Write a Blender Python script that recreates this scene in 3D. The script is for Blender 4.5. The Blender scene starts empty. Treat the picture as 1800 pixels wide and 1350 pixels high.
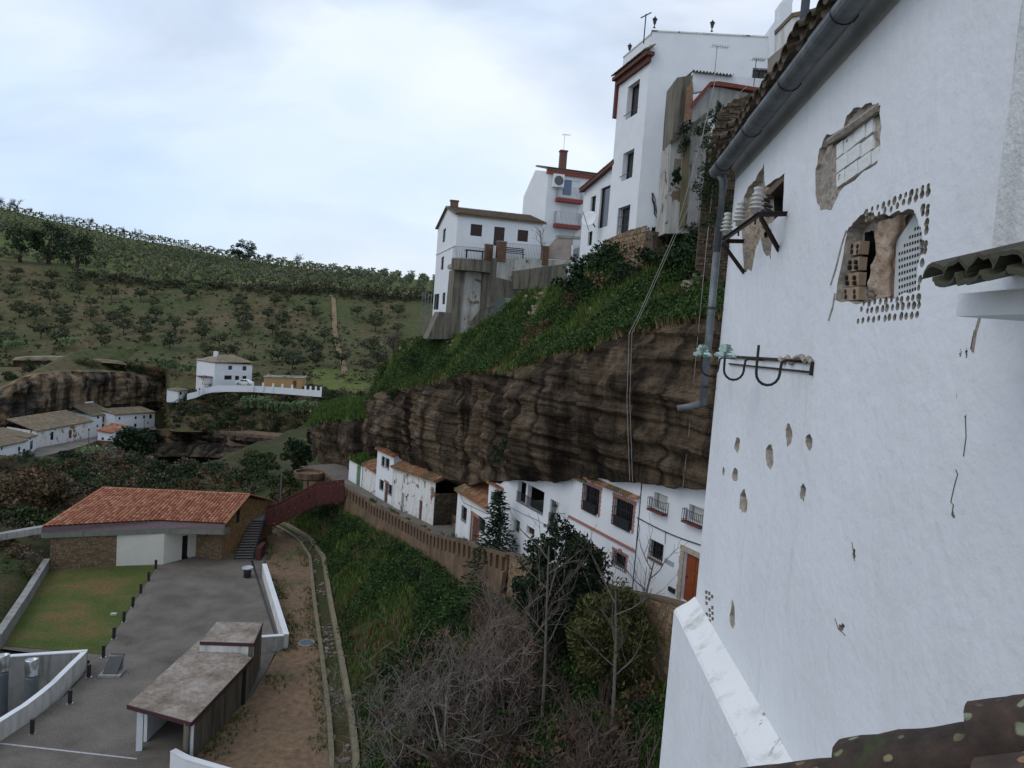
import bpy, bmesh, math, random
import numpy as np
from math import sin, cos, pi, radians, atan2, hypot, sqrt
from mathutils import Vector, Matrix, noise
S = bpy.context.scene
COL = S.collection
# ---------------------------------------------------------------- camera
FPX, CAMH, PITCH, ROLL = 1300.0, 25.0, radians(4.4), radians(4.2)
cam_d = bpy.data.cameras.new('camera'); cam = bpy.data.objects.new('camera', cam_d); COL.objects.link(cam)
cam_d.sensor_width = 36; cam_d.lens = FPX/1800*36; cam_d.clip_start = .05; cam_d.clip_end = 6000
CM = Matrix.Rotation(pi/2-PITCH, 3, 'X') @ Matrix.Rotation(ROLL, 3, 'Z')
cam.matrix_world = Matrix.Translation((0, 0, CAMH)) @ CM.to_4x4()
S.camera = cam
# ---------------------------------------------------------------- sky, sun, exposure
W = bpy.data.worlds.new('World'); S.world = W; W.use_nodes = True
SUN_EL, SUN_AZ = radians(48), radians(-115)      # azimuth measured from +Y towards +X
def build_world():
    nt = W.node_tree; N = nt.nodes; L = nt.links; N.clear()
    out = N.new('ShaderNodeOutputWorld'); bg = N.new('ShaderNodeBackground'); bg.inputs['Strength'].default_value = .112
    sky = N.new('ShaderNodeTexSky'); sky.sky_type = 'NISHITA'; sky.sun_disc = False
    sky.sun_elevation = SUN_EL; sky.sun_rotation = SUN_AZ; sky.altitude = 600; sky.air_density = 1.0; sky.dust_density = 1.5
    tc = N.new('ShaderNodeTexCoord'); mp = N.new('ShaderNodeMapping'); mp.inputs['Scale'].default_value = (1, 1, 2.6)
    L.new(tc.outputs['Generated'], mp.inputs['Vector'])
    n1 = N.new('ShaderNodeTexNoise'); n1.inputs['Scale'].default_value = 1.7; n1.inputs['Detail'].default_value = 7; n1.inputs['Roughness'].default_value = .5; n1.inputs['Distortion'].default_value = .35
    L.new(mp.outputs[0], n1.inputs['Vector'])
    r1 = N.new('ShaderNodeValToRGB'); e = r1.color_ramp.elements; e[0].position = .38; e[0].color = (.42, .42, .42, 1); e[1].position = .60; e[1].color = (.985, .985, .985, 1)
    L.new(n1.outputs['Fac'], r1.inputs['Fac'])
    n2 = N.new('ShaderNodeTexNoise'); n2.inputs['Scale'].default_value = 2.3; n2.inputs['Detail'].default_value = 5
    mp2 = N.new('ShaderNodeMapping'); mp2.inputs['Location'].default_value = (3.1, 1.7, .4); mp2.inputs['Scale'].default_value = (1, 1, 2.2)
    L.new(tc.outputs['Generated'], mp2.inputs['Vector']); L.new(mp2.outputs[0], n2.inputs['Vector'])
    r2 = N.new('ShaderNodeValToRGB'); e = r2.color_ramp.elements; e[0].position = .33; e[0].color = (5.4, 6.7, 8.5, 1); e[1].position = .66; e[1].color = (7.2, 7.75, 8.6, 1)
    L.new(n2.outputs['Fac'], r2.inputs['Fac'])
    mx = N.new('ShaderNodeMix'); mx.data_type = 'RGBA'
    L.new(r1.outputs['Color'], mx.inputs[0]); L.new(sky.outputs[0], mx.inputs[6]); L.new(r2.outputs['Color'], mx.inputs[7])
    L.new(mx.outputs[2], bg.inputs['Color']); L.new(bg.outputs[0], out.inputs['Surface'])
build_world()
sd = bpy.data.lights.new('sun', 'SUN'); sd.energy = .5; sd.angle = radians(35); sd.color = (1, .96, .9)
sun = bpy.data.objects.new('sun', sd); COL.objects.link(sun)
sv = Vector((sin(SUN_AZ)*cos(SUN_EL), cos(SUN_AZ)*cos(SUN_EL), sin(SUN_EL)))
sun.rotation_euler = sv.to_track_quat('Z', 'Y').to_euler()
S.view_settings.view_transform = 'Standard'; S.view_settings.look = 'None'; S.view_settings.exposure = .2; S.view_settings.gamma = 1
S.view_settings.use_curve_mapping = False
# ---------------------------------------------------------------- sight lines (survey of the place)
C0 = Vector((0, 0, CAMH))
def ray(px, py): return CM @ Vector(((px-900)/FPX, (675-py)/FPX, -1))
def at_y(px, py, Y): d = ray(px, py); return C0 + d*(Y/d.y)
def at_z(px, py, z): d = ray(px, py); return C0 + d*((z-CAMH)/d.z)
def azd(a): a = radians(a); return Vector((sin(a), cos(a)))
class Plane:
    """vertical plane through p, direction azimuth az; s along it, o = offset to its outward side"""
    def __init__(s, p, az, flip=1):
        s.p = Vector(p).to_3d() if len(p) == 3 else Vector((p[0], p[1], 0)); d = azd(az); s.d = Vector((d.x, d.y, 0))
        s.n = Vector((-d.y, d.x, 0))*flip
    def hit(s, px, py, o=0):
        r = ray(px, py); t = (s.p-C0).dot(s.n)+o; return C0 + r*(t/r.dot(s.n))
    def uv(s, px, py, o=0): q = s.hit(px, py, o); return (q-s.p).dot(s.d), q.z
    def P(s, u, z, o=0): q = s.p + s.d*u + s.n*o; return Vector((q.x, q.y, z))
# line of the cave street's house fronts
QL = [Vector((8.96, 32.85))-azd(-25.7)*20, Vector((8.96, 32.85)), Vector((-1.15, 53.8)), Vector((-6.15, 65.2))]
QL.append(QL[-1]+azd(-28)*11.5); QL.append(QL[-1]+azd(-33)*14); QL.append(QL[-1]+azd(-40)*60)
def street_off(x, y):
    best = None; acc = -20
    for i in range(len(QL)-1):
        a, b = QL[i], QL[i+1]; d = b-a; Ln = d.length; d = d/Ln
        t = (x-a.x)*d.x+(y-a.y)*d.y
        if i > 0: t = max(t, 0)
        if i < len(QL)-2: t = min(t, Ln)
        qx, qy = a.x+d.x*t, a.y+d.y*t; r = hypot(x-qx, y-qy); o = (x-qx)*d.y-(y-qy)*d.x
        if best is None or r < best[0]: best = (r, r if o >= 0 else -r, acc+t, d)
        acc += Ln
    return best[1:]
def street_hit(px, py, off=0):
    d = ray(px, py); lo, hi = 3., 220.
    for _ in range(36):
        m = (lo+hi)/2
        if street_off(d.x/d.y*m, m)[0] < off: lo = m
        else: hi = m
    return C0 + d*(lo/d.y)
def lerp(a, b, t): return a+(b-a)*t
def interp(x, xs, ys): return float(np.interp(x, xs, ys))
def sstep(a, b, x): t = min(1, max(0, (x-a)/(b-a))); return t*t*(3-2*t)
def street_z(s): return interp(s, [-20, -5, 0, 3.7, 10, 16, 22.6, 29.2, 35.8, 42, 46, 64, 100], [16.5, 14., 13.1, 12.2, 11.1, 10.2, 9.0, 7.6, 6.75, 6.2, 5.75, 5.7, 5])
# ---------------------------------------------------------------- object helpers
WL = {}
def tag(o, label=None, cat=None, group=None, kind=None):
    if label: o['label'] = label
    if cat: o['category'] = cat
    if group: o['group'] = group
    if kind: o['kind'] = kind
    return o
def thing(name, loc, label, cat, group=None):
    o = bpy.data.objects.new(name, None); COL.objects.link(o); o.location = loc; o.empty_display_size = .2
    WL[o] = Vector(loc); return tag(o, label, cat, group)
def link(name, me, loc, parent=None):
    o = bpy.data.objects.new(name, me); COL.objects.link(o); WL[o] = Vector(loc)
    if parent is not None: o.parent = parent; o.location = WL[o]-WL[parent]
    else: o.location = loc
    return o
class MB:
    def __init__(s): s.v = []; s.f = []; s.mi = []; s.m = 0
    def add(s, vs, fs):
        b = len(s.v); s.v += [tuple(p) for p in vs]; s.f += [tuple(i+b for i in f) for f in fs]; s.mi += [s.m]*len(fs); return s
    def poly(s, pts): return s.add(pts, [tuple(range(len(pts)))])
    def box(s, c, size, rz=0, M=None):
        x, y, z = (k/2 for k in size); R = M or Matrix.Rotation(rz, 3, 'Z'); c = Vector(c)
        vs = [c+R@Vector((i*x, j*y, k*z)) for i in (-1, 1) for j in (-1, 1) for k in (-1, 1)]
        return s.add(vs, [(0, 1, 3, 2), (4, 6, 7, 5), (0, 4, 5, 1), (2, 3, 7, 6), (0, 2, 6, 4), (1, 5, 7, 3)])
    def hexa(s, bot, top):
        """solid between two polygons with the same number of corners"""
        n = len(bot); return s.add(list(bot)+list(top), [tuple(range(n))[::-1], tuple(range(n, 2*n))]+[(i, (i+1) % n, n+(i+1) % n, n+i) for i in range(n)])
    def ext(s, pts, vec): vec = Vector(vec); return s.hexa([Vector(p) for p in pts], [Vector(p)+vec for p in pts])
    def bar(s, a, b, w, h=None, up=(0, 0, 1)):
        a, b = Vector(a), Vector(b); h = h or w; d = (b-a).normalized(); u = Vector(up)
        if abs(d.dot(u)) > .95: u = Vector((0, 1, 0)) if abs(d.y) < .9 else Vector((1, 0, 0))
        r = d.cross(u).normalized(); u = r.cross(d); r = r*w/2; u = u*h/2
        return s.hexa([a-r-u, a+r-u, a+r+u, a-r+u], [b-r-u, b+r-u, b+r+u, b-r+u])
    def tube(s, pts, r, n=6, cap=True):
        pts = [Vector(p) for p in pts]; k = len(pts); rs = r if isinstance(r, (list, tuple)) else [r]*k
        vs = []; ref = Vector((0, 0, 1)); d0 = (pts[1]-pts[0]).normalized()
        if abs(d0.z) > .9: ref = Vector((1, 0, 0))
        for i, p in enumerate(pts):
            d = (pts[min(i+1, k-1)]-pts[max(i-1, 0)]).normalized()
            a = d.cross(ref)
            if a.length < 1e-4: a = d.cross(Vector((.3, 1, .2)))
            a.normalize(); b = a.cross(d); ref = b.cross(a)*-1 if False else ref
            vs += [p+(a*cos(2*pi*j/n)+b*sin(2*pi*j/n))*rs[i] for j in range(n)]
        fs = [(i*n+j, i*n+(j+1) % n, (i+1)*n+(j+1) % n, (i+1)*n+j) for i in range(k-1) for j in range(n)]
        if cap: fs += [tuple(range(n))[::-1], tuple(range((k-1)*n, k*n))]
        return s.add(vs, fs)
    def lathe(s, c, prof, n=12, axis=None):
        """prof: (radius, height) from bottom to top"""
        c = Vector(c); R = Vector((0, 0, 1)).rotation_difference(Vector(axis)).to_matrix() if axis else Matrix.Identity(3)
        vs = [c+R@Vector((r*cos(2*pi*j/n), r*sin(2*pi*j/n), h)) for r, h in prof for j in range(n)]; k = len(prof)
        fs = [(i*n+j, i*n+(j+1) % n, (i+1)*n+(j+1) % n, (i+1)*n+j) for i in range(k-1) for j in range(n)]
        fs += [tuple(range(n))[::-1], tuple(range((k-1)*n, k*n))]
        return s.add(vs, fs)
    def grid(s, P):
        """P[i][j] -> points"""
        a, b = len(P), len(P[0]); return s.add([p for r in P for p in r], [(i*b+j, i*b+j+1, (i+1)*b+j+1, (i+1)*b+j) for i in range(a-1) for j in range(b-1)])
    def build(s, name, mats, parent=None, smooth=False, kind=None, label=None, cat=None, group=None, origin=None):
        if not isinstance(mats, (list, tuple)): mats = [mats]
        V = np.array(s.v, dtype=np.float64).reshape(-1, 3)
        o = Vector(origin) if origin is not None else Vector(((V[:, 0].min()+V[:, 0].max())/2, (V[:, 1].min()+V[:, 1].max())/2, V[:, 2].min()))
        V = V-np.array(o)
        me = bpy.data.meshes.new(name); me.from_pydata(V.tolist(), [], s.f)
        for m in mats: me.materials.append(m)
        if len(mats) > 1: me.polygons.foreach_set('material_index', s.mi)
        if smooth: me.polygons.foreach_set('use_smooth', [True]*len(s.f))
        me.validate()
        return tag(link(name, me, o, parent), label, cat, group, kind)
def dup(root, loc, rz=None, scale=None, label=None, group=None):
    """a copy of a thing with copies of its parts and sub-parts (mesh data shared)"""
    def rec(o, par):
        c = o.copy(); COL.objects.link(c); WL[c] = WL.get(o, Vector())
        if par is not None: c.parent = par
        for ch in o.children: rec(ch, c)
        return c
    c = rec(root, None); c.location = loc; WL[c] = Vector(loc)
    if rz is not None: c.rotation_euler = (0, 0, rz)
    if scale is not None: c.scale = (scale,)*3 if isinstance(scale, (int, float)) else scale
    if label: c['label'] = label
    if group: c['group'] = group
    return c
# ---------------------------------------------------------------- materials
def srgb(r, g, b): return tuple(((c/255)/12.92 if c/255 <= .04045 else ((c/255+.055)/1.055)**2.4) for c in (r, g, b))+(1,)
def newmat(name):
    m = bpy.data.materials.new(name); m.use_nodes = True; nt = m.node_tree
    return m, nt, nt.nodes['Principled BSDF'], nt.nodes, nt.links
def coords(N, L, scale=(1, 1, 1), kind='Object', rot=(0, 0, 0), shift=False):
    tc = N.new('ShaderNodeTexCoord'); mp = N.new('ShaderNodeMapping'); mp.inputs['Scale'].default_value = scale; mp.inputs['Rotation'].default_value = rot
    if kind == 'World':
        g = N.new('ShaderNodeNewGeometry'); L.new(g.outputs['Position'], mp.inputs['Vector'])
    else: L.new(tc.outputs[kind], mp.inputs['Vector'])
    return mp.outputs[0]
def nz(N, L, vec, scale, detail=5, rough=.55, dist=0):
    n = N.new('ShaderNodeTexNoise'); n.inputs['Scale'].default_value = scale; n.inputs['Detail'].default_value = detail; n.inputs['Roughness'].default_value = rough; n.inputs['Distortion'].default_value = dist
    L.new(vec, n.inputs['Vector']); return n.outputs['Fac']
def ramp(N, L, fac, stops):
    r = N.new('ShaderNodeValToRGB'); e = r.color_ramp.elements
    for i, (p, c) in enumerate(stops):
        if i > 1: e.new(p)
        e[i].position = p; e[i].color = c if len(c) == 4 else (*c, 1)
    L.new(fac, r.inputs['Fac']); return r.outputs['Color']
def mixc(N, L, fac, a, b, mode='MIX'):
    m = N.new('ShaderNodeMix'); m.data_type = 'RGBA'; m.blend_type = mode
    for k, x in ((0, fac), (6, a), (7, b)):
        if hasattr(x, 'is_linked'): L.new(x, m.inputs[k])
        else: m.inputs[k].default_value = x
    return m.outputs[2]
def bump(N, L, b, h, strength, dist=.02):
    n = N.new('ShaderNodeBump'); n.inputs['Strength'].default_value = strength; n.inputs['Distance'].default_value = dist
    L.new(h, n.inputs['Height']); L.new(n.outputs['Normal'], b.inputs['Normal'])
def simple(name, col, rough=.8, var=.25, scale=3, metal=0, bstr=.0, bscale=20, isl=0, obr=0, col2=None, spec=None, kind='Object', stretch=(1, 1, 1)):
    """colour with mottling, fine relief and (isl) a random shade for each separate piece"""
    m, nt, b, N, L = newmat(name); v = coords(N, L, stretch, kind)
    c2 = col2 or tuple(x*(1-var) for x in col[:3])+(1,)
    f = nz(N, L, v, scale, 6, .6); c = ramp(N, L, f, [(.3, c2), (.7, col)])
    if isl or obr:
        h = N.new('ShaderNodeHueSaturation'); mr = N.new('ShaderNodeMapRange')
        if isl: g = N.new('ShaderNodeNewGeometry'); L.new(g.outputs['Random Per Island'], mr.inputs['Value']); k = isl
        else: g = N.new('ShaderNodeObjectInfo'); L.new(g.outputs['Random'], mr.inputs['Value']); k = obr
        mr.inputs['To Min'].default_value = 1-k; mr.inputs['To Max'].default_value = 1+k*.8
        L.new(mr.outputs[0], h.inputs['Value']); L.new(c, h.inputs['Color']); c = h.outputs['Color']
    L.new(c, b.inputs['Base Color']); b.inputs['Roughness'].default_value = rough; b.inputs['Metallic'].default_value = metal
    if spec is not None: b.inputs['Specular IOR Level'].default_value = spec
    if bstr: bump(N, L, b, nz(N, L, v, bscale, 5, .6), bstr)
    return m
def whitewash(name, base=(.74, .75, .765, 1), stain=(.42, .38, .33, 1), amount=.0, patch=None, patch_t=.6, bs=.35, bscale=9):
    """lime-washed render; amount = how much grime, patch = colour where the render fell off"""
    m, nt, b, N, L = newmat(name); v = coords(N, L)
    c = ramp(N, L, nz(N, L, v, .7, 5), [(.25, tuple(x*.9 for x in base[:3])+(1,)), (.75, base)])
    if amount:
        vs = coords(N, L, (1.4, 1.4, .28)); f = ramp(N, L, nz(N, L, vs, 1.3, 8, .65), [(.62-amount*.35, (0, 0, 0, 1)), (.8, (1, 1, 1, 1))])
        c = mixc(N, L, f, c, stain)
    if patch:
        f = ramp(N, L, nz(N, L, v, .9, 9, .62, .4), [(patch_t, (0, 0, 0, 1)), (patch_t+.02, (1, 1, 1, 1))])
        c = mixc(N, L, f, c, mixc(N, L, nz(N, L, v, 7, 6), patch, tuple(x*.45 for x in patch[:3])+(1,)))
    L.new(c, b.inputs['Base Color']); b.inputs['Roughness'].default_value = .9; b.inputs['Specular IOR Level'].default_value = .2
    h1 = nz(N, L, v, bscale, 6, .6); h2 = nz(N, L, coords(N, L, (1, 1, .6)), 1.6, 4, .5); a = N.new('ShaderNodeMath'); a.operation = 'MULTIPLY_ADD'; L.new(h2, a.inputs[0]); a.inputs[1].default_value = 3.; L.new(h1, a.inputs[2]); bump(N, L, b, a.outputs[0], bs, .035)
    return m
def concrete(name, base=(.32, .31, .29, 1), dark=(.09, .085, .075, 1), amount=.5):
    m, nt, b, N, L = newmat(name); v = coords(N, L); vs = coords(N, L, (2.2, 2.2, .22))
    c = ramp(N, L, nz(N, L, v, 1.5, 7), [(.3, tuple(x*.75 for x in base[:3])+(1,)), (.7, base)])
    f = ramp(N, L, nz(N, L, vs, 1.2, 8, .65), [(.66-.3*amount, (0, 0, 0, 1)), (.85-.2*amount, (1, 1, 1, 1))])
    c = mixc(N, L, f, c, dark); L.new(c, b.inputs['Base Color']); b.inputs['Roughness'].default_value = .9
    bump(N, L, b, nz(N, L, v, 14, 7), .4, .02); return m
def ground_mat(name, stops, scale=.35, fine=6, bstr=.5, kind='World', stretch=(1, 1, 1)):
    m, nt, b, N, L = newmat(name); v = coords(N, L, stretch, kind)
    f1 = nz(N, L, v, scale, 8, .62, .3); c = ramp(N, L, f1, stops)
    f2 = nz(N, L, v, fine, 6, .65); g = ramp(N, L, f2, [(.3, (.55, .55, .55, 1)), (.7, (1.25, 1.25, 1.25, 1))])
    c = mixc(N, L, 1., c, g, 'MULTIPLY'); L.new(c, b.inputs['Base Color']); b.inputs['Roughness'].default_value = .95; b.inputs['Specular IOR Level'].default_value = .15
    bump(N, L, b, f2, bstr, .08); return m
def rock_mat(name, cols, strata=1.6):
    m, nt, b, N, L = newmat(name)
    v = coords(N, L, (.10, .10, 1), 'World'); vb = coords(N, L, (1, 1, 1), 'World'); vv = coords(N, L, (.55, .55, .07), 'World')
    s = nz(N, L, v, strata, 9, .68, .6); v5 = coords(N, L, (.16, .16, 3.2), 'World'); s2 = nz(N, L, v5, 1.3, 7, .7, .5)
    c = ramp(N, L, s, [(.28, cols[0]), (.46, cols[1]), (.58, cols[2]), (.75, cols[0])])
    c = mixc(N, L, 1., c, ramp(N, L, s2, [(.28, (.55, .54, .53, 1)), (.5, (.97, .97, .97, 1)), (.72, (1.25, 1.23, 1.2, 1))]), 'MULTIPLY')
    big = ramp(N, L, nz(N, L, vb, .13, 6, .6, .8), [(.46, (0, 0, 0, 1)), (.58, (1, 1, 1, 1))])
    c = mixc(N, L, big, c, mixc(N, L, s, cols[2], cols[3]))
    st = ramp(N, L, nz(N, L, vv, .8, 8, .65, .4), [(.43, (1, 1, 1, 1)), (.58, (.2, .19, .19, 1))])
    c = mixc(N, L, 1., c, st, 'MULTIPLY')
    fine = ramp(N, L, nz(N, L, vb, 3.5, 8, .7), [(.25, (.5, .5, .5, 1)), (.75, (1.3, 1.3, 1.3, 1))]); c = mixc(N, L, 1., c, fine, 'MULTIPLY')
    L.new(c, b.inputs['Base Color']); b.inputs['Roughness'].default_value = .95; b.inputs['Specular IOR Level'].default_value = .15
    v3 = coords(N, L, (.3, .3, 3.4), 'World'); bump(N, L, b, nz(N, L, v3, 1.8, 10, .75), 1.0, .5)
    return m
def leaf_mat(name, col, var=.45, trans=.0):
    m, nt, b, N, L = newmat(name); g = N.new('ShaderNodeNewGeometry'); oi = N.new('ShaderNodeObjectInfo')
    v = coords(N, L, (1, 1, 1), 'World')
    c = ramp(N, L, g.outputs['Random Per Island'], [(0, tuple(x*(1-var) for x in col[:3])+(1,)), (.7, col), (1, (col[0]*1.7, col[1]*1.5, col[2]*1.4, 1))])
    k = ramp(N, L, nz(N, L, v, .8, 4), [(.3, (.6, .6, .6, 1)), (.7, (1.25, 1.25, 1.25, 1))]); c = mixc(N, L, 1., c, k, 'MULTIPLY')
    k = ramp(N, L, oi.outputs['Random'], [(0, (.75, .78, .75, 1)), (1, (1.2, 1.15, 1.1, 1))]); c = mixc(N, L, 1., c, k, 'MULTIPLY')
    L.new(c, b.inputs['Base Color']); b.inputs['Roughness'].default_value = .75; b.inputs['Specular IOR Level'].default_value = .25
    return m
def tile_mat(name, c1, c2, c3, moss=None, mt=.6):
    m, nt, b, N, L = newmat(name); g = N.new('ShaderNodeNewGeometry'); v = coords(N, L)
    c = ramp(N, L, g.outputs['Random Per Island'], [(0, c1), (.5, c2), (1, c3)])
    k = ramp(N, L, nz(N, L, v, 5, 6), [(.3, (.6, .6, .6, 1)), (.7, (1.15, 1.15, 1.15, 1))]); c = mixc(N, L, 1., c, k, 'MULTIPLY')
    if moss:
        f = ramp(N, L, nz(N, L, v, .8, 8, .65), [(mt-.08, (0, 0, 0, 1)), (mt+.05, (1, 1, 1, 1))]); c = mixc(N, L, f, c, moss)
    L.new(c, b.inputs['Base Color']); b.inputs['Roughness'].default_value = .88; bump(N, L, b, nz(N, L, v, 25, 5), .3, .01); return m
WHITE = whitewash('whitewash'); WHITE_NEAR = whitewash('whitewash_thick', (.74, .755, .78, 1), (.55, .55, .55, 1), amount=.06, bs=.45, bscale=7)
WHITE_WORN = whitewash('whitewash_worn', (.70, .69, .66, 1), amount=.45, patch=(.26, .19, .13, 1), patch_t=.57)
WHITE_GRIMY = whitewash('whitewash_grimy', (.54, .53, .5, 1), (.16, .14, .11, 1), amount=1.0, patch=(.20, .16, .11, 1), patch_t=.58)
WHITE_STAINED = whitewash('whitewash_stained', (.70, .69, .66, 1), (.34, .31, .26, 1), amount=.5)
CREAM = whitewash('cream_render', (.72, .68, .60, 1))
CONC = concrete('concrete'); CONC_DARK = concrete('concrete_stained', (.19, .165, .125, 1), (.04, .037, .026, 1), .8); CONC_PALE = concrete('concrete_pale', (.5, .49, .46, 1), (.2, .19, .17, 1), .35)
ROCK = rock_mat('sandstone', [srgb(56, 47, 39), srgb(78, 66, 54), srgb(106, 91, 75), srgb(154, 133, 107)])
ROCK_FAR = rock_mat('grey_sandstone', [srgb(70, 70, 72), srgb(104, 98, 90), srgb(142, 124, 102), srgb(168, 142, 110)], .45)
STONE = simple('rubble_stone', srgb(140, 118, 92), .95, .4, 6, bstr=.5, isl=.35); STONE_DARK = simple('old_rubble_stone', srgb(92, 78, 62), .95, .5, 5, bstr=.6, isl=.4)
MORTAR = simple('mortar', srgb(112, 96, 76), .95, .4, 8, bstr=.5)
SANDWALL = simple('sandy_wall', srgb(122, 98, 74), .95, .6, 1.0, bstr=.7, bscale=7, col2=srgb(66, 54, 40), stretch=(1, 1, .5))
GLASS = simple('dark_glass', (.012, .014, .018, 1), .15, .2); DARK = simple('interior_shade', (.012, .011, .01, 1), .9)  # DARK is near-black paint for the shade in openings and interiors
IRON = simple('black_iron', (.018, .018, .02, 1), .5, .2); RUST = simple('rusted_iron', srgb(52, 38, 34), .85, .5, 30, bstr=.4, bscale=60)
CORTEN = simple('corten_steel', srgb(92, 42, 36), .75, .3, 2); ZINC = simple('zinc_sheet', (.20, .215, .23, 1), .6, .55, 5, metal=.35, bstr=.15, bscale=30); STEEL = simple('bright_duct_steel', (.62, .64, .66, 1), .32, .2, metal=.9)
WOOD_DOOR = simple('varnished_wood', srgb(140, 70, 36), .5, .3, 4, stretch=(6, 6, .6)); WOOD_OLD = simple('old_brown_wood', srgb(104, 66, 46), .8, .35, 4, stretch=(5, 5, .6)); WOOD_DARK = simple('dark_wood', srgb(52, 36, 30), .6, .3, 4)
GREEN_DOOR = simple('green_paint', srgb(96, 128, 84), .6, .25, 3); SHUTTER = simple('shutter_slats', srgb(190, 190, 184), .6, .1)
TRIM = simple('brick_red_trim', srgb(160, 112, 98), .85, .2, 9, isl=.15); RED = simple('red_paint', srgb(132, 52, 46), .6, .2); BROWN_TRIM = simple('brown_cornice', srgb(96, 50, 40), .75, .25)
TILE = tile_mat('clay_tile', srgb(146, 86, 62), srgb(168, 106, 78), srgb(188, 138, 106)); TILE_OLD = tile_mat('weathered_clay_tile', srgb(120, 84, 60), srgb(160, 106, 74), srgb(176, 140, 108), srgb(96, 92, 62), .56)
TILE_DARK = tile_mat('lichened_tile', srgb(58, 50, 42), srgb(80, 68, 56), srgb(98, 84, 66), srgb(62, 64, 36), .58)
PAVE = ground_mat('plaza_gravel', [(.28, srgb(92, 86, 80)), (.5, srgb(114, 107, 99)), (.72, srgb(130, 122, 113))], .35, 12, .35)
STREETM = ground_mat('street_concrete', [(.3, srgb(104, 98, 90)), (.7, srgb(132, 126, 118))], .3, 5, .2)
LAWN = ground_mat('lawn_grass', [(.3, srgb(68, 82, 38)), (.48, srgb(86, 94, 48)), (.6, srgb(112, 96, 62))], .2, 8, .6)
DIRT = ground_mat('bare_dirt', [(.34, srgb(84, 88, 54)), (.44, srgb(122, 102, 82)), (.7, srgb(134, 108, 86))], .25, 2.2, .6)
SLOPE = ground_mat('slope_earth', [(.3, srgb(44, 64, 26)), (.5, srgb(66, 66, 40)), (.7, srgb(82, 66, 48))], .2, 3, .8)
HILLM = ground_mat('hill_scrub', [(.32, srgb(72, 82, 46)), (.47, srgb(80, 82, 52)), (.6, srgb(98, 87, 63)), (.75, srgb(74, 76, 50))], .035, .7, .6)
CLIFFGRASS = ground_mat('cliff_top_turf', [(.33, srgb(40, 66, 22)), (.5, srgb(58, 82, 30)), (.66, srgb(80, 66, 46))], .3, 4, .9)
BLADE = leaf_mat('grass_blade', srgb(80, 106, 46)); BLADE_DRY = leaf_mat('dry_grass_blade', srgb(128, 108, 76)); BLADE_DARK = leaf_mat('weed_leaf', srgb(54, 80, 36))
OLIVE = leaf_mat('olive_leaf', srgb(106, 114, 88), .4); EVERG = leaf_mat('evergreen_leaf', srgb(38, 58, 32)); FIRL = leaf_mat('fir_needle', srgb(36, 54, 38)); GOLDL = leaf_mat('golden_conifer_leaf', srgb(70, 74, 40)); SHRUB = leaf_mat('scrub_leaf', srgb(58, 72, 42)); CACTUS = leaf_mat('cactus_pad', srgb(112, 130, 92), .35); BROWNL = leaf_mat('brown_scrub', srgb(98, 82, 60), .4); PURPL = leaf_mat('grey_twig', srgb(104, 90, 84), .35)
BARK = simple('grey_bark', srgb(112, 102, 94), .95, .4, 8, bstr=.4); BARK_DARK = simple('dark_bark', srgb(66, 54, 46), .95, .4, 8); TWIG = simple('bare_twig', srgb(132, 122, 114), .95, .45, 3)
# ================================================================ SETTING: ground, cliffs, hill, street
rng = random.Random(7)
WALL_Y = [0, 16, 30, 34, 50, 57.7, 66.5, 74.5, 80, 90, 100, 125]
WALL_X = [21, 13.5, 8.0, 6.6, -1.8, -5.1, -9.3, -13.5, -17.4, -24, -31, -48]
WALL_Z = [16.5, 15.2, 13.6, 12.9, 9.1, 8.0, 7.0, 6.3, 6.2, 6.0, 4.5, 0]
CH_Y = [0, 20, 40.1, 43.6, 52.4, 62.8, 74, 79.5, 83.8, 88, 125]
CH_X = [0, -4.2, -8.8, -9.8, -12.6, -16.0, -19.5, -22.3, -26.0, -31, -60]     # path-side edge of the drain channel
LW_Y = [0, 39, 50.2, 65.6, 95]
LW_X = [-22, -30, -34.5, -40.8, -52]
def valley(x, y): return -7.6*sstep(100, 165, y)*sstep(30, -20, x)-3.4*sstep(-35, -60, x)*sstep(112, 140, y)-3.2*sstep(-20, -34, x)*sstep(140, 165, y)
def n2(x, y, s, o=0): return noise.noise(Vector((x*s, y*s, o)))
def ground_z(x, y):
    cw = 2.0
    W_, C_, Lw = interp(y, WALL_Y, WALL_X), interp(y, CH_Y, CH_X)+cw, interp(y, LW_Y, LW_X)
    zt = interp(y, WALL_Y, WALL_Z); zb = zt-interp(y, [0, 30, 40, 50, 66, 80, 95, 125], [3.0, 3.0, 2.6, 1.9, 2.0, 2.4, 3.2, 1])
    v = valley(x, y)
    if x >= W_: z = zb-.4
    elif x > C_:
        t = (x-C_)/(W_-C_); z = v+(zb-v)*(t**.85)
        z += (n2(x, y, .22)*.7+n2(x, y, .6, 3)*.3)*min(1, 4*t*(1-t))
    elif x > Lw: z = v-.02
    else:
        d = Lw-x; f = 1-sstep(70, 80, y); z = v+f*(1.2*sstep(0, 1.5, d)+min(d*.06, 2.2))+n2(x, y, .15)*.5*min(1, d*.2)
    if y > 96: z += n2(x, y, .09, 5)*.9*sstep(96, 110, y)+n2(x, y, .3, 6)*.35*sstep(96, 110, y)
    return z
def in_poly(x, y, P):
    c = False
    for i in range(len(P)):
        (x1, y1), (x2, y2) = P[i-1], P[i]
        if (y1 > y) != (y2 > y) and x < (x2-x1)*(y-y1)/(y2-y1)+x1: c = not c
    return c
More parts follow.
